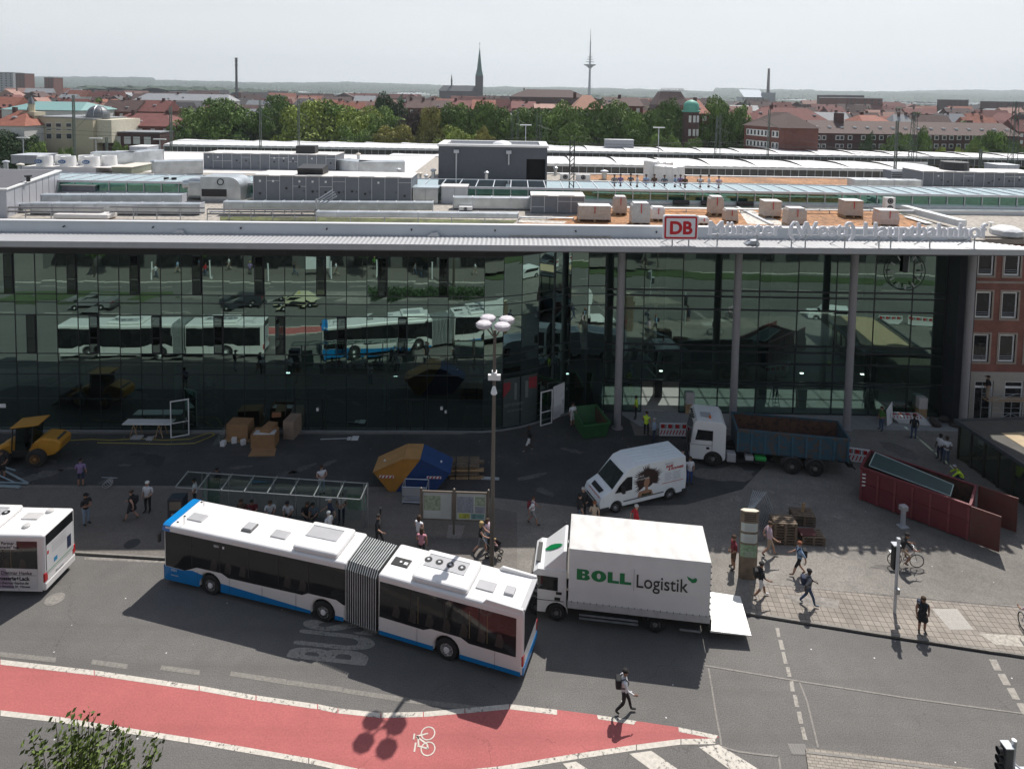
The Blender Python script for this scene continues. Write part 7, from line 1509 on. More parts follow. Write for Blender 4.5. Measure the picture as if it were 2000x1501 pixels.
# leaning construction fences
for i in range(7):
 p=g(1497,1062);e=empty('fence_panel',(p.x-.55+i*.09,p.y+.4,FZ),R(62-i*2),'steel tube fence panel, %s in the bundle leaning by the pallets'%('first','second','third','fourth','fifth','sixth','last')[i],'fence panel','steel fence panels leaning by the pallets')
 T=Matrix.Rotation(R(-14-i*2),4,'X');m=MB();m.T=T;h=1.1;m.tube([(-.2,0,.05),(2.1,0,.05),(2.1,0,h+.4),(-.2,0,h+.4),(-.2,0,.05)],.025,5);m.build('frame',steel,e)
 m=MB();m.T=T;[m.cyl((-.2+k*.23,0,.05),(-.2+k*.23,0,h+.4),.012,n=4)for k in range(1,10)];m.build('bars',steel,e)
# red and white barriers
def barrier(x,y,rz,label,L=2.0,tilt=0,z=FZ,w_=None):
 e=empty('site_barrier',(x,y,z),rz,label,'barrier','red and white site barriers');T=Matrix.Rotation(R(tilt),4,'X');m=MB();m.T=T
 m.box(-L/2,L/2,-.03,.03,.08,.16);m.box(-L/2,L/2,-.03,.03,.52,.60);m.box(-L/2,L/2,-.03,.03,.92,1.0)
 for i in range(9):x0=-L/2+i*(L-.06)/8;m.box(x0,x0+.06,-.025,.025,.6,.92)
 m.box(-L/2,L/2,-.012,.012,.16,.52);m.build('panel',wpaint,e);m=MB();m.T=T
 for i in range(4):x0=-L/2+.1+i*(L/4);m.box(x0,x0+.24,-.035,.035,.64,.9)
 for i in range(9):x0=-L/2+.02+i*L/9.2;m.add([(x0,-.02,.18),(x0+.08,-.02,.18),(x0+.19,-.02,.5),(x0+.11,-.02,.5)],[(0,1,2,3)])
 m.build('red_marking',red,e,fix=False)
 if not tilt:m=MB();m.box(-L/2+.1,-L/2+.5,-.2,.2,0,.08);m.box(L/2-.5,L/2-.1,-.2,.2,0,.08);m.build('foot',dark,e)
p=g(1316,853);barrier(p.x,p.y,R(0),'red and white barrier between the men and the white cab')
p=g(1672,903);barrier(p.x-.2,p.y,R(-14),'red and white barrier right behind the blue container');p=g(1692,908);barrier(p.x+.5,p.y-.5,R(-50),'red and white barrier touching the corner of the red container',1.4)
for k in range(5):p=g(1790,832);barrier(p.x-.1*k,p.y+.1,R(-10+2*k),'white and red barrier lying flat, %s in the pile by the hall'%('lowest','second','third','fourth','topmost')[k],2.2,-86,FZ+.06+k*.085)
# small items along the front
e=empty('mesh_box',g(809,984),R(-2),'grey steel mesh box pallet in front of the lidded skip','mesh box');m=MB();m.tube([(-.7,0,.1),(.7,0,.1),(.7,.8,.1),(-.7,.8,.1),(-.7,0,.1)],.03,4);m.tube([(-.7,0,1),(.7,0,1),(.7,.8,1),(-.7,.8,1),(-.7,0,1)],.03,4);[m.cyl((x,y,0),(x,y,1),.03,n=4)for x in(-.7,.7)for y in(0,.8)];m.build('frame',steel,e)
m=MB();[m.cyl((-.7+k*.1,0,.1),(-.7+k*.1,0,1),.008,n=4)for k in range(14)];[m.cyl((-.7,0,.1+k*.1),(.7,0,.1+k*.1),.008,n=4)for k in range(9)];m.box(-.68,.68,.0,.01,.5,.95);m.build('mesh_side',hatchg,e);m=MB();m.box(-.68,.68,.02,.78,.1,.14);m.build('floor_plate',steel,e)
e=empty('timber_stack',g(905,936),R(2),'strapped stack of squared timbers behind the lidded skip','timber');
for r_ in range(4):
 m=MB();[m.box(-.95+(.12 if(r_+k)%3==0 else 0),.95+(.3 if(r_*2+k)%4==0 else 0),k*.22,k*.22+.17,r_*.24,r_*.24+.15)for k in range(5)];m.build('timber_layer',oldwood if r_%2 else wood,e)
m=MB();m.box(.3,.36,-.03,1.1,-.0,.92);m.box(-.5,-.44,-.03,1.1,0,.92);m.build('strap',dark,e)
m=MB();m.box(-1.1,1.1,-.1,.1,0,.08);tag(m.build('metal_beam',lgrey,loc=g(940,934),rot=(0,0,R(-4))),'pale metal beam lying at the end of the timber stack','beam')
def carton(px,py,w,d,h,rz,label,m_=card,z=0,name='carton',flaps=False,cat='carton'):
 p=g(px,py);e=empty(name,(p.x,p.y,FZ+z),R(rz),label,cat);t=.02;m=MB();m.box(-w/2,w/2,0,t,0,h);m.box(-w/2,w/2,d-t,d,0,h);m.box(-w/2,-w/2+t,t,d-t,0,h);m.box(w/2-t,w/2,t,d-t,0,h);m.box(-w/2+t,w/2-t,t,d-t,0,.02);m.build('sides',m_,e)
 m=MB();m.box(-w/2+t,w/2-t,t,d-t,h*.8,h*.8+.02)if flaps else m.box(-w/2,w/2,0,d,h,h+.015);m.build('contents' if flaps else 'lid',wpaint if flaps else m_,e);return e
cc_=carton(463,862,1.45,1.0,1.15,-2,'big brown crate under torn plastic by the shop front');m=MB();m.box(-.9,.9,-.1,1.1,-.0,.12);m.build('pallet',wood,cc_);m=MB();rr=random.Random(3)
pv=[(-.95,-.35,.02),(-.6,-.5,.02),(-.2,-.55,.03),(.7,-.3,.02)];m.add([(-.74,.02,1.18),(-.2,-.02,1.2),(.4,0,1.2),(.76,.02,1.18),(-1.4,-.75,.03),(-1.0,-.5,.05),(-.76,-.03,.4),(-.78,.6,1.0)],[(0,4,5,6),(0,6,7)]);m.build('plastic_sheet',glassmat('film',(.8,.84,.86),.25,(.9,.95,1),.2),cc_,fix=False)
carton(513,876,1.55,1.0,.95,3,'open brown carton full of white paper, nearest to the viewer',flaps=True);carton(535,860,1.1,.7,1.0,80,'brown carton standing behind the paper filled one');carton(563,858,.75,1.2,1.25,-8,'tall narrow slatted crate at the right end of the cartons',mat('crate_pale',(.27,.2,.15),.7,var=.2),cat='crate')
carton(517,838,.8,.5,.6,0,'small blue carton on top of the pile',mat('carton_blue',(.02,.09,.18),.6),z=.9);carton(540,842,.6,.5,.3,10,'small orange brown carton on the rear pile',z=1.0,m_=mat('carton_rust',(.26,.11,.05),.7))
for i,(x,y,s)in enumerate(((434,872,.3),(457,866,.32),(476,869,.3))):m=MB();m.box(-s/2,s/2,0,s,0,s);m.box(-s/2-.01,s/2+.01,-.01,.05,s,s+.01);tag(m.build('foam_block',wpaint,loc=g(x,y),rot=(0,0,.3*i)),'small white foam block before the big crate, %s of three'%('left','middle','right')[i],'foam block')
psheet_c=MB();a=[at(x,y,FZ+.03)for x,y in((494,874),(540,874),(536,890),(484,891))];psheet_c.prism([q.xy for q in a],FZ+.015,FZ+.035);tag(psheet_c.build('cardboard_sheet',card),'flat brown cardboard sheet lying on the dark asphalt','cardboard')
e=empty('trestle_table',g(285,857),R(1),'long white board lying on two wooden trestles before the shop glass','table');m=MB();m.box(-1.65,1.6,.1,.85,.92,.97);m.build('board',white,e);m=MB()
for x in(-.9,.8):
 for dx in(-.25,.25):
  for y in(.15,.75):m.cyl((x+dx,y,0),(x,y,.92),.03,n=4)
 m.box(x-.03,x+.03,.1,.85,.86,.92)
m.build('trestle',wood,e);m=MB();m.box(-1,-.3,-.1,.3,0,.12);m.box(.1,.5,-.2,.1,0,.15);m.cyl((-.1,-.1,.05),(.6,.3,.1),.03,n=5);m.build('tools',hatchg,e)
def doorframe(x,y,z,rz,w,h,label,leaf=None,name='door_leaf'):
 e=empty(name,(x,y,z),rz,label,'door');m=MB();t=.07;m.box(0,t,-.03,.03,0,h);m.box(w-t,w,-.03,.03,0,h);m.box(t,w-t,-.03,.03,h-t,h);m.box(t,w-t,-.03,.03,0,t);m.box(t,w-t,-.03,.03,h*.38,h*.38+.05);m.build('frame',wpaint,e)
 m=MB();m.add([(t,0,t),(w-t,0,t),(w-t,0,h-t),(t,0,h-t)],[(0,1,2,3)]);m.build('pane',leaf or clear_glass,e,fix=False);m=MB();m.box(w-.2,w-.16,-.08,-.03,h*.38,h*.38+.3);m.build('handle',steel,e);return e
p=g(333,855);doorframe(p.x,p.y,FZ,R(24),1.15,2.55,'white framed glass door standing open beside the trestle table');p=g(1055,832);doorframe(p.x,p.y,FZ,R(30),1.0,2.5,'white framed glass door standing open at the curve of the front')
p=g(1078,826);doorframe(p.x+.1,p.y+.5,FZ,R(45),1.2,2.45,'white boarded door leaf behind the open door at the curve',wpaint)
m=MB();pts=[g(x,y)+Vector((0,0,.03))for x,y in((128,861),(180,858),(215,860),(270,857),(320,860),(370,858),(395,850),(412,845),(420,849),(405,856),(380,866),(330,868),(250,866),(190,865))];m.tube(pts,.025,5);tag(m.build('yellow_hose',mat('hose_yellow',(.35,.30,.05),.5),fix=False),'thin yellow hose snaking along the front towards the loader','hose')
e=empty('fallen_sign',g(690,858),R(3),'road sign with a small 11 plate lying flat on its grey pole','road sign');m=MB();m.cyl((-2.2,0,.05),(.3,.1,.05),.03,n=6);m.build('pole',lgrey,e);m=MB();m.box(-.1,.35,-.25,.3,.07,.1);m.box(-.4,-.15,-.2,.2,.07,.09);m.build('plate',wpaint,e);text('11',.25,dark,e,(-.38,-.1,.095),(0,0,0))
e=empty('folded_awning',g(20,948),R(-6),'heap of bent aluminium frames lying at the left edge','metal frames');m=MB();m.cyl((-1.2,.9,.3),(1.0,.2,.1),.06,n=6);m.cyl((-1.2,0,.12),(1.0,.2,.1),.06,n=6);m.cyl((-1.4,-.25,.08),(.8,-.15,.08),.09,n=6);m.cyl((-1.2,.4,.35),(.3,.1,.12),.04,n=5);m.cyl((-1.5,1.1,.4),(-.6,1.0,.3),.05,n=5);m.build('frame_tube',mat('tube_blue_grey',(.28,.36,.40),.4,.4),e)
e=empty('cable_bundle',g(208,955),0,'tangled wire bicycle basket frame lying where two asphalts meet','wire frame');m=MB();[m.ring((.05*k,.04*k,.25+.05*k),(.3*k-.5,1,.2),.2,.012,12,4)for k in range(5)];m.build('wires',hatchg,e);m=MB();m.cyl((-.4,.2,.6),(.5,.25,.55),.02,n=5);m.build('handlebar',steel,e)
m=MB();q=g(640,900)
# hall front clutter
e=empty('white_panel',g(1733,832),R(38),'white board leaning upright beside the man in green','board');m=MB();m.add([(0,0,0),(.9,0,0),(.9,.1,1.55),(0,.1,1.15),(0,.03,0),(.9,.03,0),(.9,.13,1.55),(0,.13,1.15)],[(0,1,2,3),(4,7,6,5),(0,4,5,1),(1,5,6,2),(2,6,7,3),(3,7,4,0)]);m.build('board',wpaint,e);m=MB();m.box(.4,.43,-.01,.0,.5,.8);m.build('print_mark',dark,e)
for x,y,lb,y2 in((1798,815,'film wrapped machine on a timber box behind the barrier pile',0),(1574,808,'film wrapped machine on a timber box inside the hall doors',.9),(1349,812,'film wrapped brown stack left of the white truck cab',.5)):
 p=g(x,y);e=empty('wrapped_machine',(p.x,p.y+y2,FZ),0,lb,'machine');m=MB();m.box(-.3,.3,-.25,.25,0,.75);m.build('timber_box',wood,e);m=MB();m.box(-.33,.33,-.28,.28,.75,1.6);m.build('wrapped_case',MC['greyish_wrap'],e,bevel=.05)
e=empty('rubble_heap',g(1850,834),0,'low heap of dark rubble sacks before the dark end pier','rubble');rr=random.Random(4)
for k in range(9):m=MB();x,y=rr.uniform(-1.2,1.0),rr.uniform(0,.9);m.ball((x,y,.15+.15*(k%2)),rr.uniform(.25,.45),.3,.2,8,5);m.build('sack',mat('sack_dark',(.06,.05,.045),.9,bump=.5,scale=8),e)
def ladder(x,y,z,rz,label):
 e=empty('step_ladder',(x,y,z),rz,label,'ladder')
 for s,dy in((-1,.45),(1,.45)):m=MB();m.cyl((-.25,s*dy,0),(-.17,0,1.9),.025,n=5);m.cyl((.25,s*dy,0),(.17,0,1.9),.025,n=5);m.build('side_rail',steel,e)
 m=MB();[m.box(-.24+k*.01,.24-k*.01,-.45+k*.066,-.39+k*.066,.25+k*.27,.28+k*.27)for k in range(6)];m.build('rung',steel,e)
p=g(1513,806);ladder(p.x+.3,p.y+.9,FZ,0,'aluminium step ladder inside the middle hall doors');p=g(1705,806);ladder(p.x,p.y+.6,FZ,.2,'aluminium step ladder behind the man in green')
# glass pavilion over the stairs
e=empty('glass_pavilion',(29.6,42.1,FZ),0,'glass stair pavilion with a framed flat roof at the right edge','pavilion');W_=5.2;D_=9.5;sl=R(5)
pgm=glassmat('pavilion_glass',(.45,.50,.42),.14,(.7,.8,.78));T=Matrix.Rotation(R(5.5),4,'Z')
m=MB();m.T=T;m.box(-.25,0.0,-D_,.25,2.42,2.62);m.box(0,W_,.05,.25,2.42,2.62);m.box(W_-.2,W_,-D_,.05,2.42,2.62);m.build('roof_frame',mat('frame_slate',(.10,.11,.12),.35,.5),e)
m=MB();m.T=T;m.box(.01,W_-.21,-D_,.04,2.45,2.55);m.build('roof_deck',mat('roof_felt',(.075,.07,.06),.8,var=.2),e);m=MB();m.T=T;m.box(1.5,W_-.7,-D_,-1.6,2.555,2.575);m.build('timber_cover',mat('osb_board',(.44,.34,.21),.8,var=.1,scale=3),e)
m=MB();m.T=T;[m.add([(.0,-D_*i/9,.05),(0,-D_*(i+1)/9,.05),(0,-D_*(i+1)/9,2.42),(0,-D_*i/9,2.42)],[(0,1,2,3)])for i in range(9)];m.add([(0,.1,.05),(W_,.1,.05),(W_,.1,2.42),(0,.1,2.42)],[(0,1,2,3)]);m.build('side_glass',pgm,e,fix=False)
for i in range(10):m=MB();m.T=T;y=-D_*i/9;m.box(-.05,.07,y-.05,y+.05,0,2.42);m.build('post',mat('post_brown',(.05,.045,.04),.4,.4),e)
m=MB();m.T=T;m.box(.3,W_-.5,-D_,-.3,.02,.05);m.build('inner_floor',dark,e);m=MB();m.T=T;m.cyl((2.9,-3.6,2.58),(2.9,-3.6,2.64),.08,n=8);m.build('roof_button',wpaint,e)
# brick building at the right
brickm=brickgrid('brick_face',(.23,.075,.052),(.15,.10,.085),.25,.083,.01,vert=True);stonem=mat('window_surround',(.30,.25,.21),.8);stoneb=mat('base_stone',(.36,.33,.29),.8,var=.06)
e=empty('brick_building',(33.4,47.7,0),0,'red brick building with white windows and a stone ground floor at the right edge','building')
WX=[(1.35+1.93*i)for i in range(12)];rowsz=[(10.95,12.95),(7.75,9.75),(4.45,6.55)]
m=MB();x0,x1=0.0,24;hw=.60;zs_=[3.55];
def wallgrid(mb,zb,zt,holes):
 mb.box(x0,x1,0,.35,zb,holes[0]);mb.box(x0,x1,0,.35,holes[1],zt);xp=x0
 for c in WX:mb.box(xp,c-hw,0,.35,holes[0],holes[1]);xp=c+hw
 mb.box(xp,x1,0,.35,holes[0],holes[1])
wallgrid(m,7.2,10.4,(7.75,9.75));wallgrid(m,3.7,7.2,(4.45,6.55));wallgrid(m,10.4,13.4,(10.95,12.95));m.box(x0,x1,.6,.8,0,13.3);m.box(x0,x0+.3,.36,12,0,13.4);m.build('wall',brickm,e)
for zb,zt in rowsz:
 for c in WX[:5]:
  m=MB();m.box(c-hw-.14,c-hw,-.04,.30,zb-.14,zt+.14);m.box(c+hw,c+hw+.14,-.04,.30,zb-.14,zt+.14);m.box(c-hw,c+hw,-.04,.30,zt,zt+.14);m.box(c-hw,c+hw,-.06,.30,zb-.14,zb);w_=m.build('window',stonem,e)
  m=MB();a,b,cz,d=c-hw+.02,c+hw-.02,zb+.01,zt-.02;m.box(a,a+.11,.08,.16,cz,d);m.box(b-.11,b,.08,.16,cz,d);m.box(a+.11,b-.11,.08,.16,d-.11,d);m.box(a+.11,b-.11,.08,.16,cz,cz+.12);m.build('frame',white,w_)
  m=MB();m.box(a+.11,b-.11,.11,.13,cz+.12,d-.11);m.build('pane',winglass,w_);m=MB();m.cyl((a,-.01,cz+.45),(b,-.01,cz+.45),.012,n=4);m.cyl((a,-.01,cz+.3),(b,-.01,cz+.3),.012,n=4);m.build('safety_rail',steel,w_)
m=MB();m.box(x0,x1,-.05,.3,3.0,3.7);xp=x0
for c in(1.75,4.0,6.25,8.5):m.box(xp,c-.7,-.05,.3,.1,3.0);xp=c+.7
m.box(xp,x1,-.05,.3,.1,3.0);m.build('stone_base',stoneb,e)
for c in(1.75,4.0,6.25,8.5):
 m=MB();m.box(c-.7,c-.6,.05,.15,.1,3.0);m.box(c+.6,c+.7,.05,.15,.1,3.0);m.box(c-.6,c+.6,.05,.15,2.45,2.6);m.box(c-.6,c+.6,.05,.15,2.9,3.0);w_=m.build('shop_window',white,e);m=MB();m.box(c-.6,c+.6,.09,.12,.1,2.9);m.build('pane',winglass,w_)
m=MB();m.box(x0-.1,x1,-.08,.35,10.4,10.55);m.box(-.1,x1,-.3,12,13.4,13.75);m.build('cornice',stonem,e);m=MB();m.box(0,x1,0,12,13.76,13.9);m.build('roof',rf,e)
# scaffold
e=empty('scaffold',(34.6,46.3,FZ),0,'small aluminium scaffold before the stone ground floor','scaffold')
m=MB()
for x in(0,1.6,3.2):
 for y in(0,.8):m.cyl((x,y,0),(x,y,2.2 if x else 3.0),.025,n=6)
m.build('standard',steel,e);m=MB()
for z in(.35,1.15,2.0,2.2):
 for y in(0,.8):m.cyl((0,y,z),(3.2,y,z),.02,n=5)
m.build('ledger',steel,e);m=MB();m.cyl((0,0,.4),(1.6,0,1.1),.018,n=5);m.cyl((1.6,0,1.1),(3.2,0,.4),.018,n=5);m.cyl((.3,0,2.05),(2.0,0,2.6),.018,n=5);m.cyl((2.0,0,2.6),(3.2,0,2.2),.018,n=5);m.build('brace',steel,e);m=MB();m.box(-.05,3.25,.05,.75,1.92,1.97);m.build('deck',wood,e);m=MB();m.box(-.1,3.1,-.5,-.2,0,.35);m.build('white_base',wpaint,e)
e=empty('rear_parapet_wall',(36,46.0,FZ),0,'low pale stone wall at the foot of the brick building','wall');m=MB();m.box(0,10,0,.3,0,.5);m.build('wall',stoneb,e);m=MB();m.box(-.05,10,-.05,.35,.5,.56);m.build('capstone',stonem,e)
# near tree at the lower left, young with upright leafy shoots
e=empty('young_tree',(-6.45,9.2,0),0,'leafy top of a young birch poking into the lower left corner','tree');rn=random.Random(9);nt_=MB()
m=MB();m.cyl((0,0,0),(.1,0,9),.16,.09,9);m.cyl((.1,0,9),(.1,0,13.3),.09,.03,7);tr=m.build('trunk',bark,e);m=MB()
for k in range(60):
 x,y=rn.gauss(0,.42),rn.gauss(0,.4);z1=13.95-.55*(abs(x)+abs(y))+rn.uniform(-.5,.45);z0=11.4+rn.uniform(0,.8);a=Vector((x*.45,y*.45,z0));b=Vector((x*1.15,y*1.15,z1));m.cyl(a,b,.014,.004,4)
 for j in range(int(60+34*(z1-z0))):
  t=rn.random();c=a.lerp(b,t)+Vector((rn.gauss(0,.07),rn.gauss(0,.07),rn.gauss(0,.03)));n_=Vector((rn.gauss(0,1),rn.gauss(0,1),rn.gauss(0,.7))).normalized();u=n_.orthogonal().normalized();v=n_.cross(u);s_=rn.uniform(.030,.055);nt_.add([c-u*s_,c+v*s_*.55,c+u*s_,c-v*s_*.55],[(0,1,2,3)])
m.build('branch',bark,tr);lm=leafmat('leaf_birch',(.10,.14,.03),.35);nt_.build('crown',lm,e,fix=False)
# buildings and shop front on the near side, mirrored in the glass
e=empty('opposite_building',(0,1.6,0),0,'grey office block behind the viewpoint, seen only mirrored in the glass','building');m=MB();m.box(-60,60,-14,0,0,18.6);m.build('wall',mat('office_wall',(.10,.095,.09),.8),e)
for k in range(18):m=MB();x=-58+k*6.5;m.box(x,x+4.8,0,.08,.4,3.2);m.build('shop_window',winglass,e);m=MB();m.box(x,x+5.5,0,.1,3.5,4.2);m.build('shop_fascia',(wpaint,hatchg,stoneb)[k%3],e)
for k,x in enumerate((-50,-37,-17,-9,20)):tree(x,6.3,8.4,1.5,'deep','street tree before the opposite building, %s from the left'%('first','second','third','fourth','fifth')[k],'street trees on the near pavement',seed=k,name='street_tree',low=.3)
e=empty('billboard',(-23,5.2,.1),0,'pale map board on the near pavement, seen only in the glass','billboard');m=MB();[m.box(x,x+.1,0,.1,0,2.6)for x in(-1.5,1.4)];m.build('post',lgrey,e);m=MB();m.box(-1.4,1.4,.1,.14,.9,2.5);m.build('board',wpaint,e)
for k,x in enumerate((-43,-35.5,-29,-21,-15,-8)):m=MB();m.cyl((0,0,0),(0,0,2.2),.09,n=8);m.cyl((0,0,2.2),(0,0,2.26),.12,n=8);tag(m.build('signal_post',wpaint,loc=(x,7.0,.1)),'white post by the mirrored kerb, %s from the left'%('first','second','third','fourth','fifth','sixth')[k],'post','white posts along the near kerb')
barrier(40,27.5,.1,'white barrier beyond the right edge, left one, seen in the hall glass',2.4);barrier(43,28,.15,'white barrier beyond the right edge, right one, seen in the hall glass',2.4)
# ================= PEOPLE =================
def pose_joints(kind):
 J=dict(pel=(0,0,.93),wai=(0,0,1.06),che=(.01,0,1.27),nck=(.0,0,1.47),hd0=(.02,0,1.56),hd1=(.03,0,1.66),hd2=(.02,0,1.735))
 for s,n in((1,'l'),(-1,'r')):
  J.update({'sh'+n:(0,s*.185,1.405),'el'+n:(-.02,s*.23,1.13),'wr'+n:(.05,s*.235,.90),'hn'+n:(.08,s*.23,.81),'hp'+n:(0,s*.09,.89),'kn'+n:(.02,s*.10,.49),'an'+n:(0,s*.10,.09),'to'+n:(.17,s*.12,.035)})
 def up(**k):J.update(k)
 if kind in('walk','walk2'):
  a,b=('l','r')if kind=='walk' else('r','l');s=1 if a=='l' else-1
  J['kn'+a]=(.17,s*.09,.49);J['an'+a]=(.25,s*.09,.10);J['to'+a]=(.42,s*.10,.09)
  J['kn'+b]=(-.02,-s*.09,.49);J['an'+b]=(-.27,-s*.09,.15);J['to'+b]=(-.15,-s*.10,.045)
  J['el'+a]=(-.16,s*.23,1.15);J['wr'+a]=(-.20,s*.25,.91);J['hn'+a]=(-.17,s*.25,.83)
  J['el'+b]=(.08,-s*.23,1.14);J['wr'+b]=(.28,-s*.22,1.0);J['hn'+b]=(.36,-s*.21,.97)
 if kind=='stand':up(tol=(.16,.14,.035),tor=(.14,-.15,.035),wrl=(.16,.16,.98),hnl=(.22,.1,1.0))
 if kind=='fold':up(ell=(.06,.24,1.14),elr=(.06,-.24,1.14),wrl=(.22,.06,1.16),wrr=(.24,-.06,1.12),hnl=(.22,-.04,1.18),hnr=(.24,.05,1.10))
 if kind=='push':up(ell=(.12,.22,1.17),elr=(.12,-.22,1.17),wrl=(.36,.18,1.06),wrr=(.36,-.18,1.06),hnl=(.45,.17,1.05),hnr=(.45,-.17,1.05),knl=(.16,.09,.50),anl=(.26,.09,.10),tol=(.42,.1,.06),knr=(-.08,-.09,.5),anr=(-.34,-.09,.16),tor=(-.24,-.1,.05))
 if kind in('sit','ride'):
  for k in list(J):
   x,y,z=J[k]
   if k[:2]not in('kn','an','to'):J[k]=(x,y,z-.43)
  J['knl']=(.42,.12,.50);J['knr']=(.42,-.12,.50);J['anl']=(.40,.12,.09);J['anr']=(.44,-.12,.09);J['tol']=(.57,.13,.035);J['tor']=(.61,-.13,.035)
  for n,s in(('l',1),('r',-1)):J['el'+n]=(.10,s*.22,.74);J['wr'+n]=(.30,s*.12,.62);J['hn'+n]=(.37,s*.08,.60)
  dx=.10;J['che']=(dx*.6,0,J['che'][2]);
  for k in('nck','hd0','hd1','hd2'):x,y,z=J[k];J[k]=(x+dx*1.4+(.05 if k[0]=='h' else 0),y,z-.02)
  for k in('shl','shr'):x,y,z=J[k];J[k]=(x+dx,y,z)
 if kind=='ride':
  for k in list(J):x,y,z=J[k];J[k]=(x,y,z+.47)
  J['knl']=(.30,.1,.82);J['anl']=(.22,.12,.42);J['tol']=(.36,.13,.36);J['knr']=(.34,-.1,.62);J['anr']=(.12,-.12,.22);J['tor']=(.27,-.13,.19)
  for n,s in(('l',1),('r',-1)):J['el'+n]=(.33,s*.24,1.12);J['wr'+n]=(.52,s*.25,1.06);J['hn'+n]=(.60,s*.25,1.06)
 if kind=='crouch':
  for k in list(J):
   x,y,z=J[k]
   if k[:2]not in('kn','an','to'):J[k]=(x,y,z-.55)
  for k in('che','nck','hd0','hd1','hd2','shl','shr'):x,y,z=J[k];t=(z-.45);J[k]=(x+t*.55,y,z-t*.15)
  for n,s in(('l',1),('r',-1)):J['kn'+n]=(.34,s*.15,.45);J['an'+n]=(.02,s*.12,.10);J['to'+n]=(.18,s*.13,.035);J['el'+n]=(.48,s*.22,.50);J['wr'+n]=(.55,s*.12,.30);J['hn'+n]=(.58,s*.1,.22)
 return J
BONES=[('pel','wai',1),('wai','che',1),('che','nck',1),('nck','hd0',0),('hd0','hd1',0),('hd1','hd2',0)]+[(a+n,b+n,m)for n in 'lr' for a,b,m in(('sh','el',2),('el','wr',3),('wr','hn',0),('hp','kn',4),('kn','an',5),('an','to',6))]+[('che','shl',1),('che','shr',1),('pel','hpl',4),('pel','hpr',4)]
RAD=dict(pel=(.155,.12),wai=(.135,.10),che=(.16,.115),nck=(.056,.056),hd0=(.070,.078),hd1=(.088,.10),hd2=(.062,.072),sh=(.062,.062),el=(.044,.044),wr=(.030,.030),hn=(.036,.022),hp=(.088,.092),kn=(.060,.060),an=(.042,.045),to=(.036,.028))
BODY={}
def body_mesh(kind):
 if kind in BODY:return BODY[kind]
 J=pose_joints(kind);names=list(J);idx={n:i for i,n in enumerate(names)}
 me=bpy.data.meshes.new('body_skin');me.from_pydata([J[n]for n in names],[(idx[a],idx[b])for a,b,m in BONES],[]);o=bpy.data.objects.new('tmp_body',me);COL.objects.link(o)
 o.modifiers.new('skin','SKIN');
 if not me.skin_vertices:
  bm=bmesh.new();bm.from_mesh(me);bm.verts.layers.skin.verify();bm.to_mesh(me);bm.free()
 sv=me.skin_vertices[0].data
 for n in names:k=n if n in RAD else n[:2];sv[idx[n]].radius=RAD[k];sv[idx[n]].use_root=(n=='pel')
 sb=o.modifiers.new('sub','SUBSURF');sb.levels=1;sb.render_levels=1
 dg=bpy.context.evaluated_depsgraph_get();dg.update();em=bpy.data.meshes.new_from_object(o.evaluated_get(dg));bpy.data.objects.remove(o)
 vs=[tuple(v.co)for v in em.vertices];fs=[tuple(p.vertices)for p in em.polygons];mb=MB();mb.v=vs;mb.f=fs
 seg=[(Vector(J[a]),Vector(J[b]),m)for a,b,m in BONES]
 for f in fs:
  c=sum((Vector(vs[i])for i in f),Vector())/len(f);best=(9,1)
  for a,b,m in seg:d=b-a;t=max(0,min(1,(c-a).dot(d)/d.length_squared));k=(c-a-d*t).length-(.03 if m in(1,)else 0);best=min(best,(k,m))
  mb.mi.append(best[1])
 # face: nose, eyes, mouth, ears; hands: five fingers each
 h=Vector(J['hd1']);fx=.095
 mb.m=0;mb.add([h+Vector((fx-.012,-.016,-.02)),h+Vector((fx-.012,.016,-.02)),h+Vector((fx-.012,0,.035)),h+Vector((fx+.022,0,-.015))],[(0,1,3),(1,2,3),(2,0,3)])
 for s in(-1,1):mb.m=0;mb.ball(h+Vector((0,s*.088,0)),.02,.012,.03,6,4);mb.m=7;mb.ball(h+Vector((fx-.012,s*.033,.02)),.012,.012,.009,6,4)
 mb.m=7;mb.ball(h+Vector((fx-.016,0,-.055)),.010,.024,.006,6,4);mb.m=0
 for n,s in(('l',1),('r',-1)):
  w,hd=Vector(J['wr'+n]),Vector(J['hn'+n]);d=(hd-w).normalized();side=Vector((1,0,0))if abs(d.x)<.6 else Vector((0,0,1));side=(side-d*side.dot(d)).normalized();inn=d.cross(side)*s
  for k,L in enumerate((.062,.075,.080,.070)):
   b=hd+side*(.030-.020*k)+d*.012;q=b+d*L*.55+inn*.010;mb.cyl(b,q,.0085,.008,5);mb.cyl(q,q+d*L*.4+inn*.026,.008,.006,5)
  b=hd+side*.032-d*.03;q=b+side*.028+d*.028;mb.cyl(b,q,.010,.008,5);mb.cyl(q,q+d*.03,.008,.006,5)
 r=bpy.data.meshes.new('person_'+kind);r.from_pydata(mb.v,[],mb.f);bpy.data.meshes.remove(em)
 for k in range(8):r.materials.append(dark)
 r.polygons.foreach_set('material_index',mb.mi);r.polygons.foreach_set('use_smooth',[True]*len(r.polygons));BODY[kind]=(r,J);return BODY[kind]
HAIRM={}
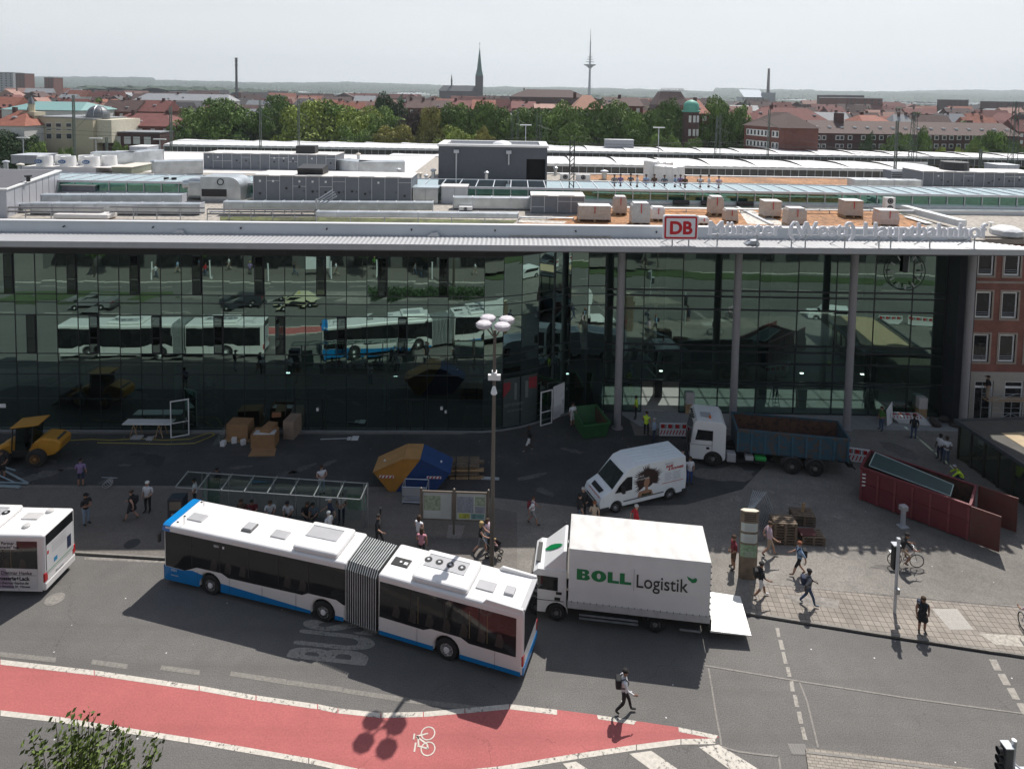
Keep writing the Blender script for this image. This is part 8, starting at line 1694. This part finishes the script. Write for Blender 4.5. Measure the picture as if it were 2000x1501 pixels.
def hair_mesh(kind,style):
 if(kind,style)in HAIRM:return HAIRM[kind,style]
 J=body_mesh(kind)[1];h=Vector(J['hd1']);mb=MB()
 mb.ball(h+Vector((-.018,0,.035)),.105,.100,.088,12,7)
 if style=='long':mb.ball(h+Vector((-.055,0,-.09)),.075,.098,.17,10,7)
 if style=='cap':mb.lathe([(.105,.02),(.10,.07),(.05,.11),(.01,.115)],h+Vector((-.01,0,0)),14);mb.box(h.x+.06,h.x+.19,h.y-.07,h.y+.07,h.z+.03,h.z+.045)
 if style=='bun':mb.ball(h+Vector((-.10,0,.08)),.05)
 me=bpy.data.meshes.new('hair');me.from_pydata(mb.v,[],mb.f);me.materials.append(dark);me.polygons.foreach_set('use_smooth',[True]*len(me.polygons));HAIRM[kind,style]=me;return me
CL={}
def cloth(c):
 k='cloth_%.2f_%.2f_%.2f'%c;return mat(k,c,.85,var=.12,scale=9)
SK={'l':cloth((.42,.25,.18)),'m':cloth((.30,.165,.11)),'d':cloth((.07,.04,.03))}
C=dict(white=(.62,.62,.64),black=(.018,.018,.02),navy=(.025,.035,.07),jeans=(.05,.08,.14),ljeans=(.20,.27,.36),grey=(.20,.20,.21),beige=(.38,.30,.23),maroon=(.16,.02,.03),red=(.42,.02,.03),pink=(.50,.22,.27),blue=(.25,.36,.52),lblue=(.30,.38,.48),green=(.06,.16,.03),hivis=(.55,.75,.05),brown=(.10,.06,.04),lilac=(.22,.16,.30),pinkw=(.55,.42,.47),slate=(.10,.13,.16),workblue=(.04,.08,.25))
HC=dict(black=(.012,.01,.01),brown=(.05,.028,.015),blond=(.42,.30,.13),grey=(.35,.34,.33),red=(.20,.07,.03),white=(.6,.6,.58),bald=None)
PRG='people on the forecourt'
def person(px,py,kind,face,top,leg,label,sleeve='short',legs='long',hair='brown',style='short',skin='m',h=1.75,z=FZ,shoe='black',skirt=None,bag=None,grp=PRG,pos=None,dy=0,baglabel=None,dz=0):
 p=at(px,py,z)if pos is None else Vector(pos);me,J=body_mesh(kind);k=h/1.76
 o=bpy.data.objects.new('person',me);COL.objects.link(o);o.location=(p.x,p.y+dy,z+dz if pos is None else p.z);o.rotation_euler=(0,0,R(face));o.scale=(k*1.16,k*1.2,k);tag(o,label,'person',grp)
 s=SK[skin];T=cloth(C[top]);L=cloth(C[leg]);ms=[s,T,T if sleeve!='none' else s,T if sleeve=='long' else s,L,L if legs=='long' else s,cloth(C[shoe]),cloth((.02,.012,.01))]
 for i,m_ in enumerate(ms):o.material_slots[i].link='OBJECT';o.material_slots[i].material=m_
 if HC.get(hair):q=bpy.data.objects.new('cap' if style=='cap' else 'hair',hair_mesh(kind,style));COL.objects.link(q);q.parent=o;q.material_slots[0].link='OBJECT';q.material_slots[0].material=cloth(HC[hair]);reg(q,o)
 if skirt:
  m=MB();zz=J['wai'][2];m.lathe([(.13,zz-.02),(.17,zz-.16),(.215,zz-skirt),(.20,zz-skirt)],(0,0,0),14);m.build('skirt',L if skirt<.5 else T,o,smooth=True)
 if bag:
  c=Vector(J['che']);m=MB();m.box(c.x-.30,c.x-.12,-.14,.14,c.z-.24,c.z+.14)
  b=m.build('backpack',cloth(C[bag]),None,loc=o.location,rot=o.rotation_euler,bevel=.05,seg=3);b.scale=(k*1.16,k*1.2,k);tag(b,baglabel or('%s backpack worn by the %s'%(bag,' '.join(label.split(',')[0].split()[:10]))),'backpack')
  m=MB();[m.tube([(c.x-.14,s_*.09,c.z+.12),(c.x+.02,s_*.11,c.z+.20),(c.x+.12,s_*.10,c.z+.05),(c.x+.05,s_*.12,c.z-.16),(c.x-.14,s_*.11,c.z-.20)],.016,5)for s_ in(-1,1)];st_=m.build('strap',cloth(C[bag]),b);
 return o
# heading: degrees from +X (picture right), 90 = away from the viewer
P=person
P(1218,1391,'walk',-5,'white','black','person in white shirt and black trousers striding across the road, phone at ear',sleeve='long',hair='black',skin='m',bag='black',h=1.78,z=0)
P(1800,1233,'stand',-100,'black','black','person with long brown hair in a black mini dress by the kerb',sleeve='none',legs='short',style='long',skin='m',h=1.64,skirt=.42,bag='navy')
P(1484,1165,'walk',0,'black','white','person in black T-shirt, white shorts and white trainers',legs='short',hair='black',shoe='white',bag='black',h=1.72)
P(1577,1181,'walk2',-8,'grey','jeans','person in pale grey shirt and dark jeans walking right with arm swinging',hair='black',skin='d',bag='navy',h=1.76,shoe='slate')
P(1560,1123,'walk',170,'blue','black','person with ginger hair in blue T-shirt and dark shorts walking left',legs='short',hair='red',skin='l',bag='black',shoe='brown')
P(1432,1110,'stand',185,'maroon','brown','person in maroon T-shirt and dark shorts left of the information pillar',legs='short',shoe='black')
P(1501,1085,'walk',-15,'pinkw','beige','person in pinkish shirt and beige shorts taking a long stride by the pallets',legs='short',hair='brown',skin='l',h=1.85)
P(168,1023,'fold',-20,'black','ljeans','person in black T-shirt, cap and pale jeans at the bus stop edge',hair='black',style='cap',h=1.74)
P(258,1015,'walk',185,'black','black','person in black dress with a black backpack walking left',sleeve='none',legs='short',hair='brown',style='bun',skirt=.42,bag='black',skin='l',h=1.68,shoe='brown')
P(289,999,'stand',-95,'white','black','person with white hair in white shirt and dark trousers, standing tall',hair='white',skin='l',h=1.78)
P(158,950,'stand',100,'lilac','navy','person in lilac blouse and dark shorts facing the building',legs='short',hair='black',h=1.72)
P(341,1030,'stand',120,'maroon','black','person in dark red top beside the ticket machine',h=1.6)
P(381,992,'stand',200,'white','black','person in white vest with dark straps at the left end of the shelter',hair='black',sleeve='none')
P(425,972,'stand',170,'black','slate','person in dark clothes standing behind the shelter glass',sleeve='long',hair='black',h=1.82)
P(628,964,'fold',-60,'white','ljeans','person in white top and pale trousers standing behind the shelter',sleeve='none',style='long',skin='l')
sx=lambda px,py:px
for i,(px,top,leg,hr,st_,lab,fc)in enumerate(((469,'brown','jeans','brown','short','person in brown T-shirt seated leftmost in the shelter',-90),(489,'maroon','jeans','black','short','person in maroon top seated second from left in the shelter',-80),(524,'white','black','brown','short','person in white shirt bent forward on the shelter bench',-70),(561,'white','black','black','short','person in white shirt with dark bag on the shelter bench',-90),(596,'black','black','brown','long','person with long brown hair in black seated in the shelter',-60),(613,'slate','black','black','short','person in dark green shirt seated rightmost in the shelter',-100))):
 P(px,1022,'sit',fc,top,leg,lab,hair=hr,style=st_,pos=(onY(px,1000,34.4).x,34.75-.04*i,FZ))
P(645,1032,'walk',200,'navy','black','person in striped dark shirt and pale cap below the shelter edge',hair='white',style='cap',skin='l')
P(667,1022,'fold',-95,'white','navy','person in white sleeveless shirt standing at the right of the shelter',sleeve='none',skin='m',hair='black')
P(642,1056,'stand',150,'white','grey','person with white hair half hidden by the bus roof',hair='white',skin='l',h=1.62)
P(738,1068,'walk',-10,'black','black','person in black T-shirt walking just behind the grey bellows',hair='black',skin='l',h=1.78)
P(818,1066,'stand',60,'white','grey','person with dark hair and a white bag behind the bus',sleeve='none',style='long',skin='l',h=1.66)
P(823,1092,'stand',80,'pink','black','person in pink top half hidden by the bus roof',sleeve='none',style='long',h=1.66)
P(939,1080,'push',-8,'black','grey','person with blond hair and grey shorts pushing a pram',sleeve='none',legs='short',hair='blond',style='long',skin='l',h=1.70)
P(951,1064,'stand',-30,'pinkw','ljeans','child in a pale pink shirt walking behind the pram',hair='brown',style='long',skin='l',h=1.45)
P(1040,1024,'walk2',-5,'white','grey','person in white T-shirt with a big red backpack',legs='short',hair='brown',bag='maroon',h=1.62)
P(1033,881,'walk',190,'black','white','person in black T-shirt and white shorts in front of the curved glass',legs='short',hair='brown',skin='d',shoe='grey')
P(1118,832,'stand',-60,'white','white','person in white T-shirt leaning over the green skip',hair='black',skin='m',legs='short')
P(1242,818,'stand',170,'hivis','black','person in yellow safety vest at the open hall door',hair='black')
P(1262,851,'stand',60,'hivis','black','person in yellow safety vest talking beside the barrier',hair='brown',sleeve='none')
P(1277,864,'stand',175,'lblue','navy','person in light blue shirt talking beside the barrier',sleeve='long',hair='grey',skin='l')
P(1138,1010,'stand',-70,'black','black','person with grey hair in black left of the van bonnet',sleeve='long',hair='grey',skin='l')
P(1131,1024,'stand',20,'black','slate','person in black T-shirt above the truck cab',hair='black',skin='l')
P(1160,1034,'stand',80,'beige','grey','person with ginger hair hidden by the truck roof',hair='red',style='bun',skin='l',h=1.6)
P(1241,1047,'walk',0,'red','grey','person in bright red T-shirt above the truck tarpaulin',hair='grey',skin='l',h=1.78)
P(1332,934,'stand',100,'black','black','person in black standing behind the van doors',sleeve='long',hair='bald',skin='l')
P(1346,945,'stand',-80,'white','workblue','person in white shirt and blue work trousers behind the van',hair='brown')
p_=g(1513,806);P(0,0,'stand',90,'black','navy','person in dark clothes standing on the ladder inside the hall',hair='black',pos=(p_.x+.3,p_.y+.75,FZ+.8))
P(1721,840,'stand',190,'green','jeans','person in green T-shirt holding the white panel',hair='brown')
P(1784,857,'stand',80,'black','jeans','person in black T-shirt with white back print before the flat barriers',hair='brown')
P(1847,904,'fold',-100,'white','jeans','person in white shirt and jeans left of the glass pavilion',hair='brown',skin='d',h=1.8)
P(1842,903,'stand',200,'white','navy','person in white shirt, partly hidden, beside the pavilion',hair='black',skin='d',dy=.35)
P(1878,944,'crouch',160,'hivis','navy','person in yellow safety vest crouching behind the red container',hair='grey')
P(0,0,'stand',170,'black','beige','person in black T-shirt standing on the scaffold',hair='black',style='cap',pos=(34.75,46.7,FZ+1.97))
P(4,934,'stand',-60,'black','black','person in dark clothes at the very left by the loader',legs='short',hair='brown')
# the onlookers on the roof behind the atrium glass
rt=[(1200,'grey','long'),(1212,'lilac','short'),(1232,'slate','short'),(1245,'white','short'),(1262,'blue','short'),(1278,'brown','short'),(1298,'slate','short'),(1319,'blue','short'),(1329,'lilac','short'),(1338,'brown','short'),(1368,'white','none'),(1385,'white','short'),(1404,'pinkw','short')]
ON=['first','second','third','fourth','fifth','sixth','seventh','eighth','ninth','tenth','eleventh','twelfth','last']
for i,(px,c,sl_)in enumerate(rt):
 x=onY(px,350,63.4+(i%3)*.25).x
 P(0,0,('fold','stand')[i%2],(-90,-75,-110,180)[i%4],c,'jeans' if i%2 else 'black','roof onlooker in %s, %s from the left behind the atrium glass'%({'pinkw':'pale pink','lilac':'lilac'}.get(c,c),ON[i]),sleeve=sl_,hair='black' if i%3 else 'brown',skin='ml'[i%2],pos=(x,63.4+(i%3)*.25,14.36),h=1.78,grp='onlookers standing on the roof')
# pedestrians on the near pavement, mirrored in the glass front
rr=random.Random(77)
for i in range(14):
 x=(-33,-31.5,-30,-28,-26.6,-24,-20,-16,-12.2,-8,-3,3.5,9,14)[i];c=('white','blue','black','red','white','lilac','black','white','green','grey','white','maroon','white','black')[i]
 P(0,0,('walk','walk2','stand')[i%3],(0,180,-90)[i%3],c,('jeans','beige','black')[i%3],'pedestrian in %s, %s from the left on the near pavement'%(c,(ON+['very last'])[i]),hair=('brown','black','blond')[i%3],pos=(x*1.3,4.6+rr.uniform(-2,2.4),.1),grp='pedestrians mirrored from the near pavement')
# bicycles
def bicycle(x,y,rz,z,label,col=(.20,.16,.22)):
 e=empty('bicycle',(x,y,z),rz,label,'bicycle')
 for wx in(-.54,.54):
  m=MB();m.ring((wx,0,.35),(0,1,0),.33,.022,28,6);w_=m.build('wheel',rubber,e,smooth=True);m=MB();[m.cyl((wx,0,.35),(wx+.32*math.cos(2*PI*k/14),0,.35+.32*math.sin(2*PI*k/14)),.003,n=3)for k in range(14)];m.cyl((wx,-.05,.35),(wx,.05,.35),.025,n=8);m.build('spokes',steel,w_)
  m=MB();n_=8;m.tube([(wx+.38*math.cos(R(20+140*k/n_)),0,.35+.38*math.sin(R(20+140*k/n_)))for k in range(n_+1)],.012,4);m.build('mudguard',lgrey,e)
 m=MB();m.tube([(-.54,0,.35),(-.08,0,.30),(-.20,0,.85),(-.54,0,.35)],.014,6);m.tube([(-.08,0,.30),(.40,0,.80)],.017,6);m.tube([(-.16,0,.60),(.39,0,.88)],.014,6);m.tube([(.54,0,.35),(.40,0,.80),(.36,0,1.0)],.015,6);m.build('frame',mat('bike_frame',col,.4,.3),e)
 m=MB();m.box(-.34,-.10,-.07,.07,.90,.95);m.build('saddle',dark,e,bevel=.02);m=MB();m.tube([(.30,-.28,1.03),(.42,-.15,1.04),(.36,0,1.02),(.42,.15,1.04),(.30,.28,1.03)],.012,6);m.build('handlebar',steel,e)
 m=MB();m.box(-.80,-.40,-.10,.10,.74,.76);m.build('rack',steel,e);m=MB();m.ring((-.08,0,.30),(0,1,0),.09,.008,14,4);m.cyl((-.08,-.1,.3),(-.16,-.1,.15),.012,n=5);m.cyl((-.08,.1,.3),(0,.1,.45),.012,n=5);m.build('crank',dark,e);return e
p_=g(1768,1106);bicycle(p_.x,p_.y,R(-6),FZ,'town bicycle with full mudguards ridden past the signal pole');P(0,0,'ride',-6,'black','beige','cyclist in black T-shirt and beige shorts riding right',legs='short',hair='black',pos=(p_.x-.22,p_.y+.02,FZ+.02),h=1.74)
p_=g(2003,1245);bicycle(p_.x+.15,p_.y,R(80),FZ,'dark bicycle cut by the right edge of the picture',(.03,.03,.03));P(0,0,'ride',80,'pinkw','black','cyclist cut by the right edge of the picture',hair='brown',pos=(p_.x+.17,p_.y-.2,FZ+.02))
# pram with child
p_=g(966,1086);e=empty('pram',(p_.x,p_.y,FZ),R(-8),'black pushchair with a small blond child in it','pram');m=MB();m.add([(-.35,-.22,.45),(.1,-.22,.40),(.32,-.22,.6),(-.35,-.22,1.0),(-.35,.22,.45),(.1,.22,.40),(.32,.22,.6),(-.35,.22,1.0)],[(0,1,5,4),(0,4,7,3),(0,3,2,1),(4,5,6,7),(1,2,6,5)]);m.build('seat',dark,e,fix=False)
m=MB();m.tube([(-.6,-.22,1.02),(-.35,-.22,.8),(.3,-.22,.15)],.015,5);m.tube([(-.6,.22,1.02),(-.35,.22,.8),(.3,.22,.15)],.015,5);m.tube([(-.6,-.22,1.02),(-.6,.22,1.02)],.02,5);m.cyl((-.1,-.2,.5),(-.35,-.2,.15),.015,n=5);m.cyl((-.1,.2,.5),(-.35,.2,.15),.015,n=5);m.build('frame',steel,e)
for x in(-.35,.3):
 for y in(-.24,.24):m=MB();m.ring((x,y,.13),(0,1,0),.10,.028,14,5);m.build('wheel',rubber,e)
o=P(0,0,'sit',-8,'pink','pinkw','small blond child in pink lying back in the pushchair',hair='blond',skin='l',pos=(p_.x-.1,p_.y,FZ+.34),h=.85)
# ================= AIR =================
hv=MB();hv.box(-7000,7000,-380,8200,-1.6,420);hm=bpy.data.materials.new('haze_air');hm.use_nodes=True;n=hm.node_tree;n.nodes.clear();o_=n.nodes.new('ShaderNodeOutputMaterial');v_=n.nodes.new('ShaderNodeVolumePrincipled')
v_.inputs['Color'].default_value=(.80,.88,.95,1);v_.inputs['Density'].default_value=HAZE;v_.inputs['Anisotropy'].default_value=.3;n.links.new(v_.outputs[0],o_.inputs['Volume'])
hz=hv.build('haze',hm);tag(hz,'thin summer haze over the town','haze',kind='stuff')
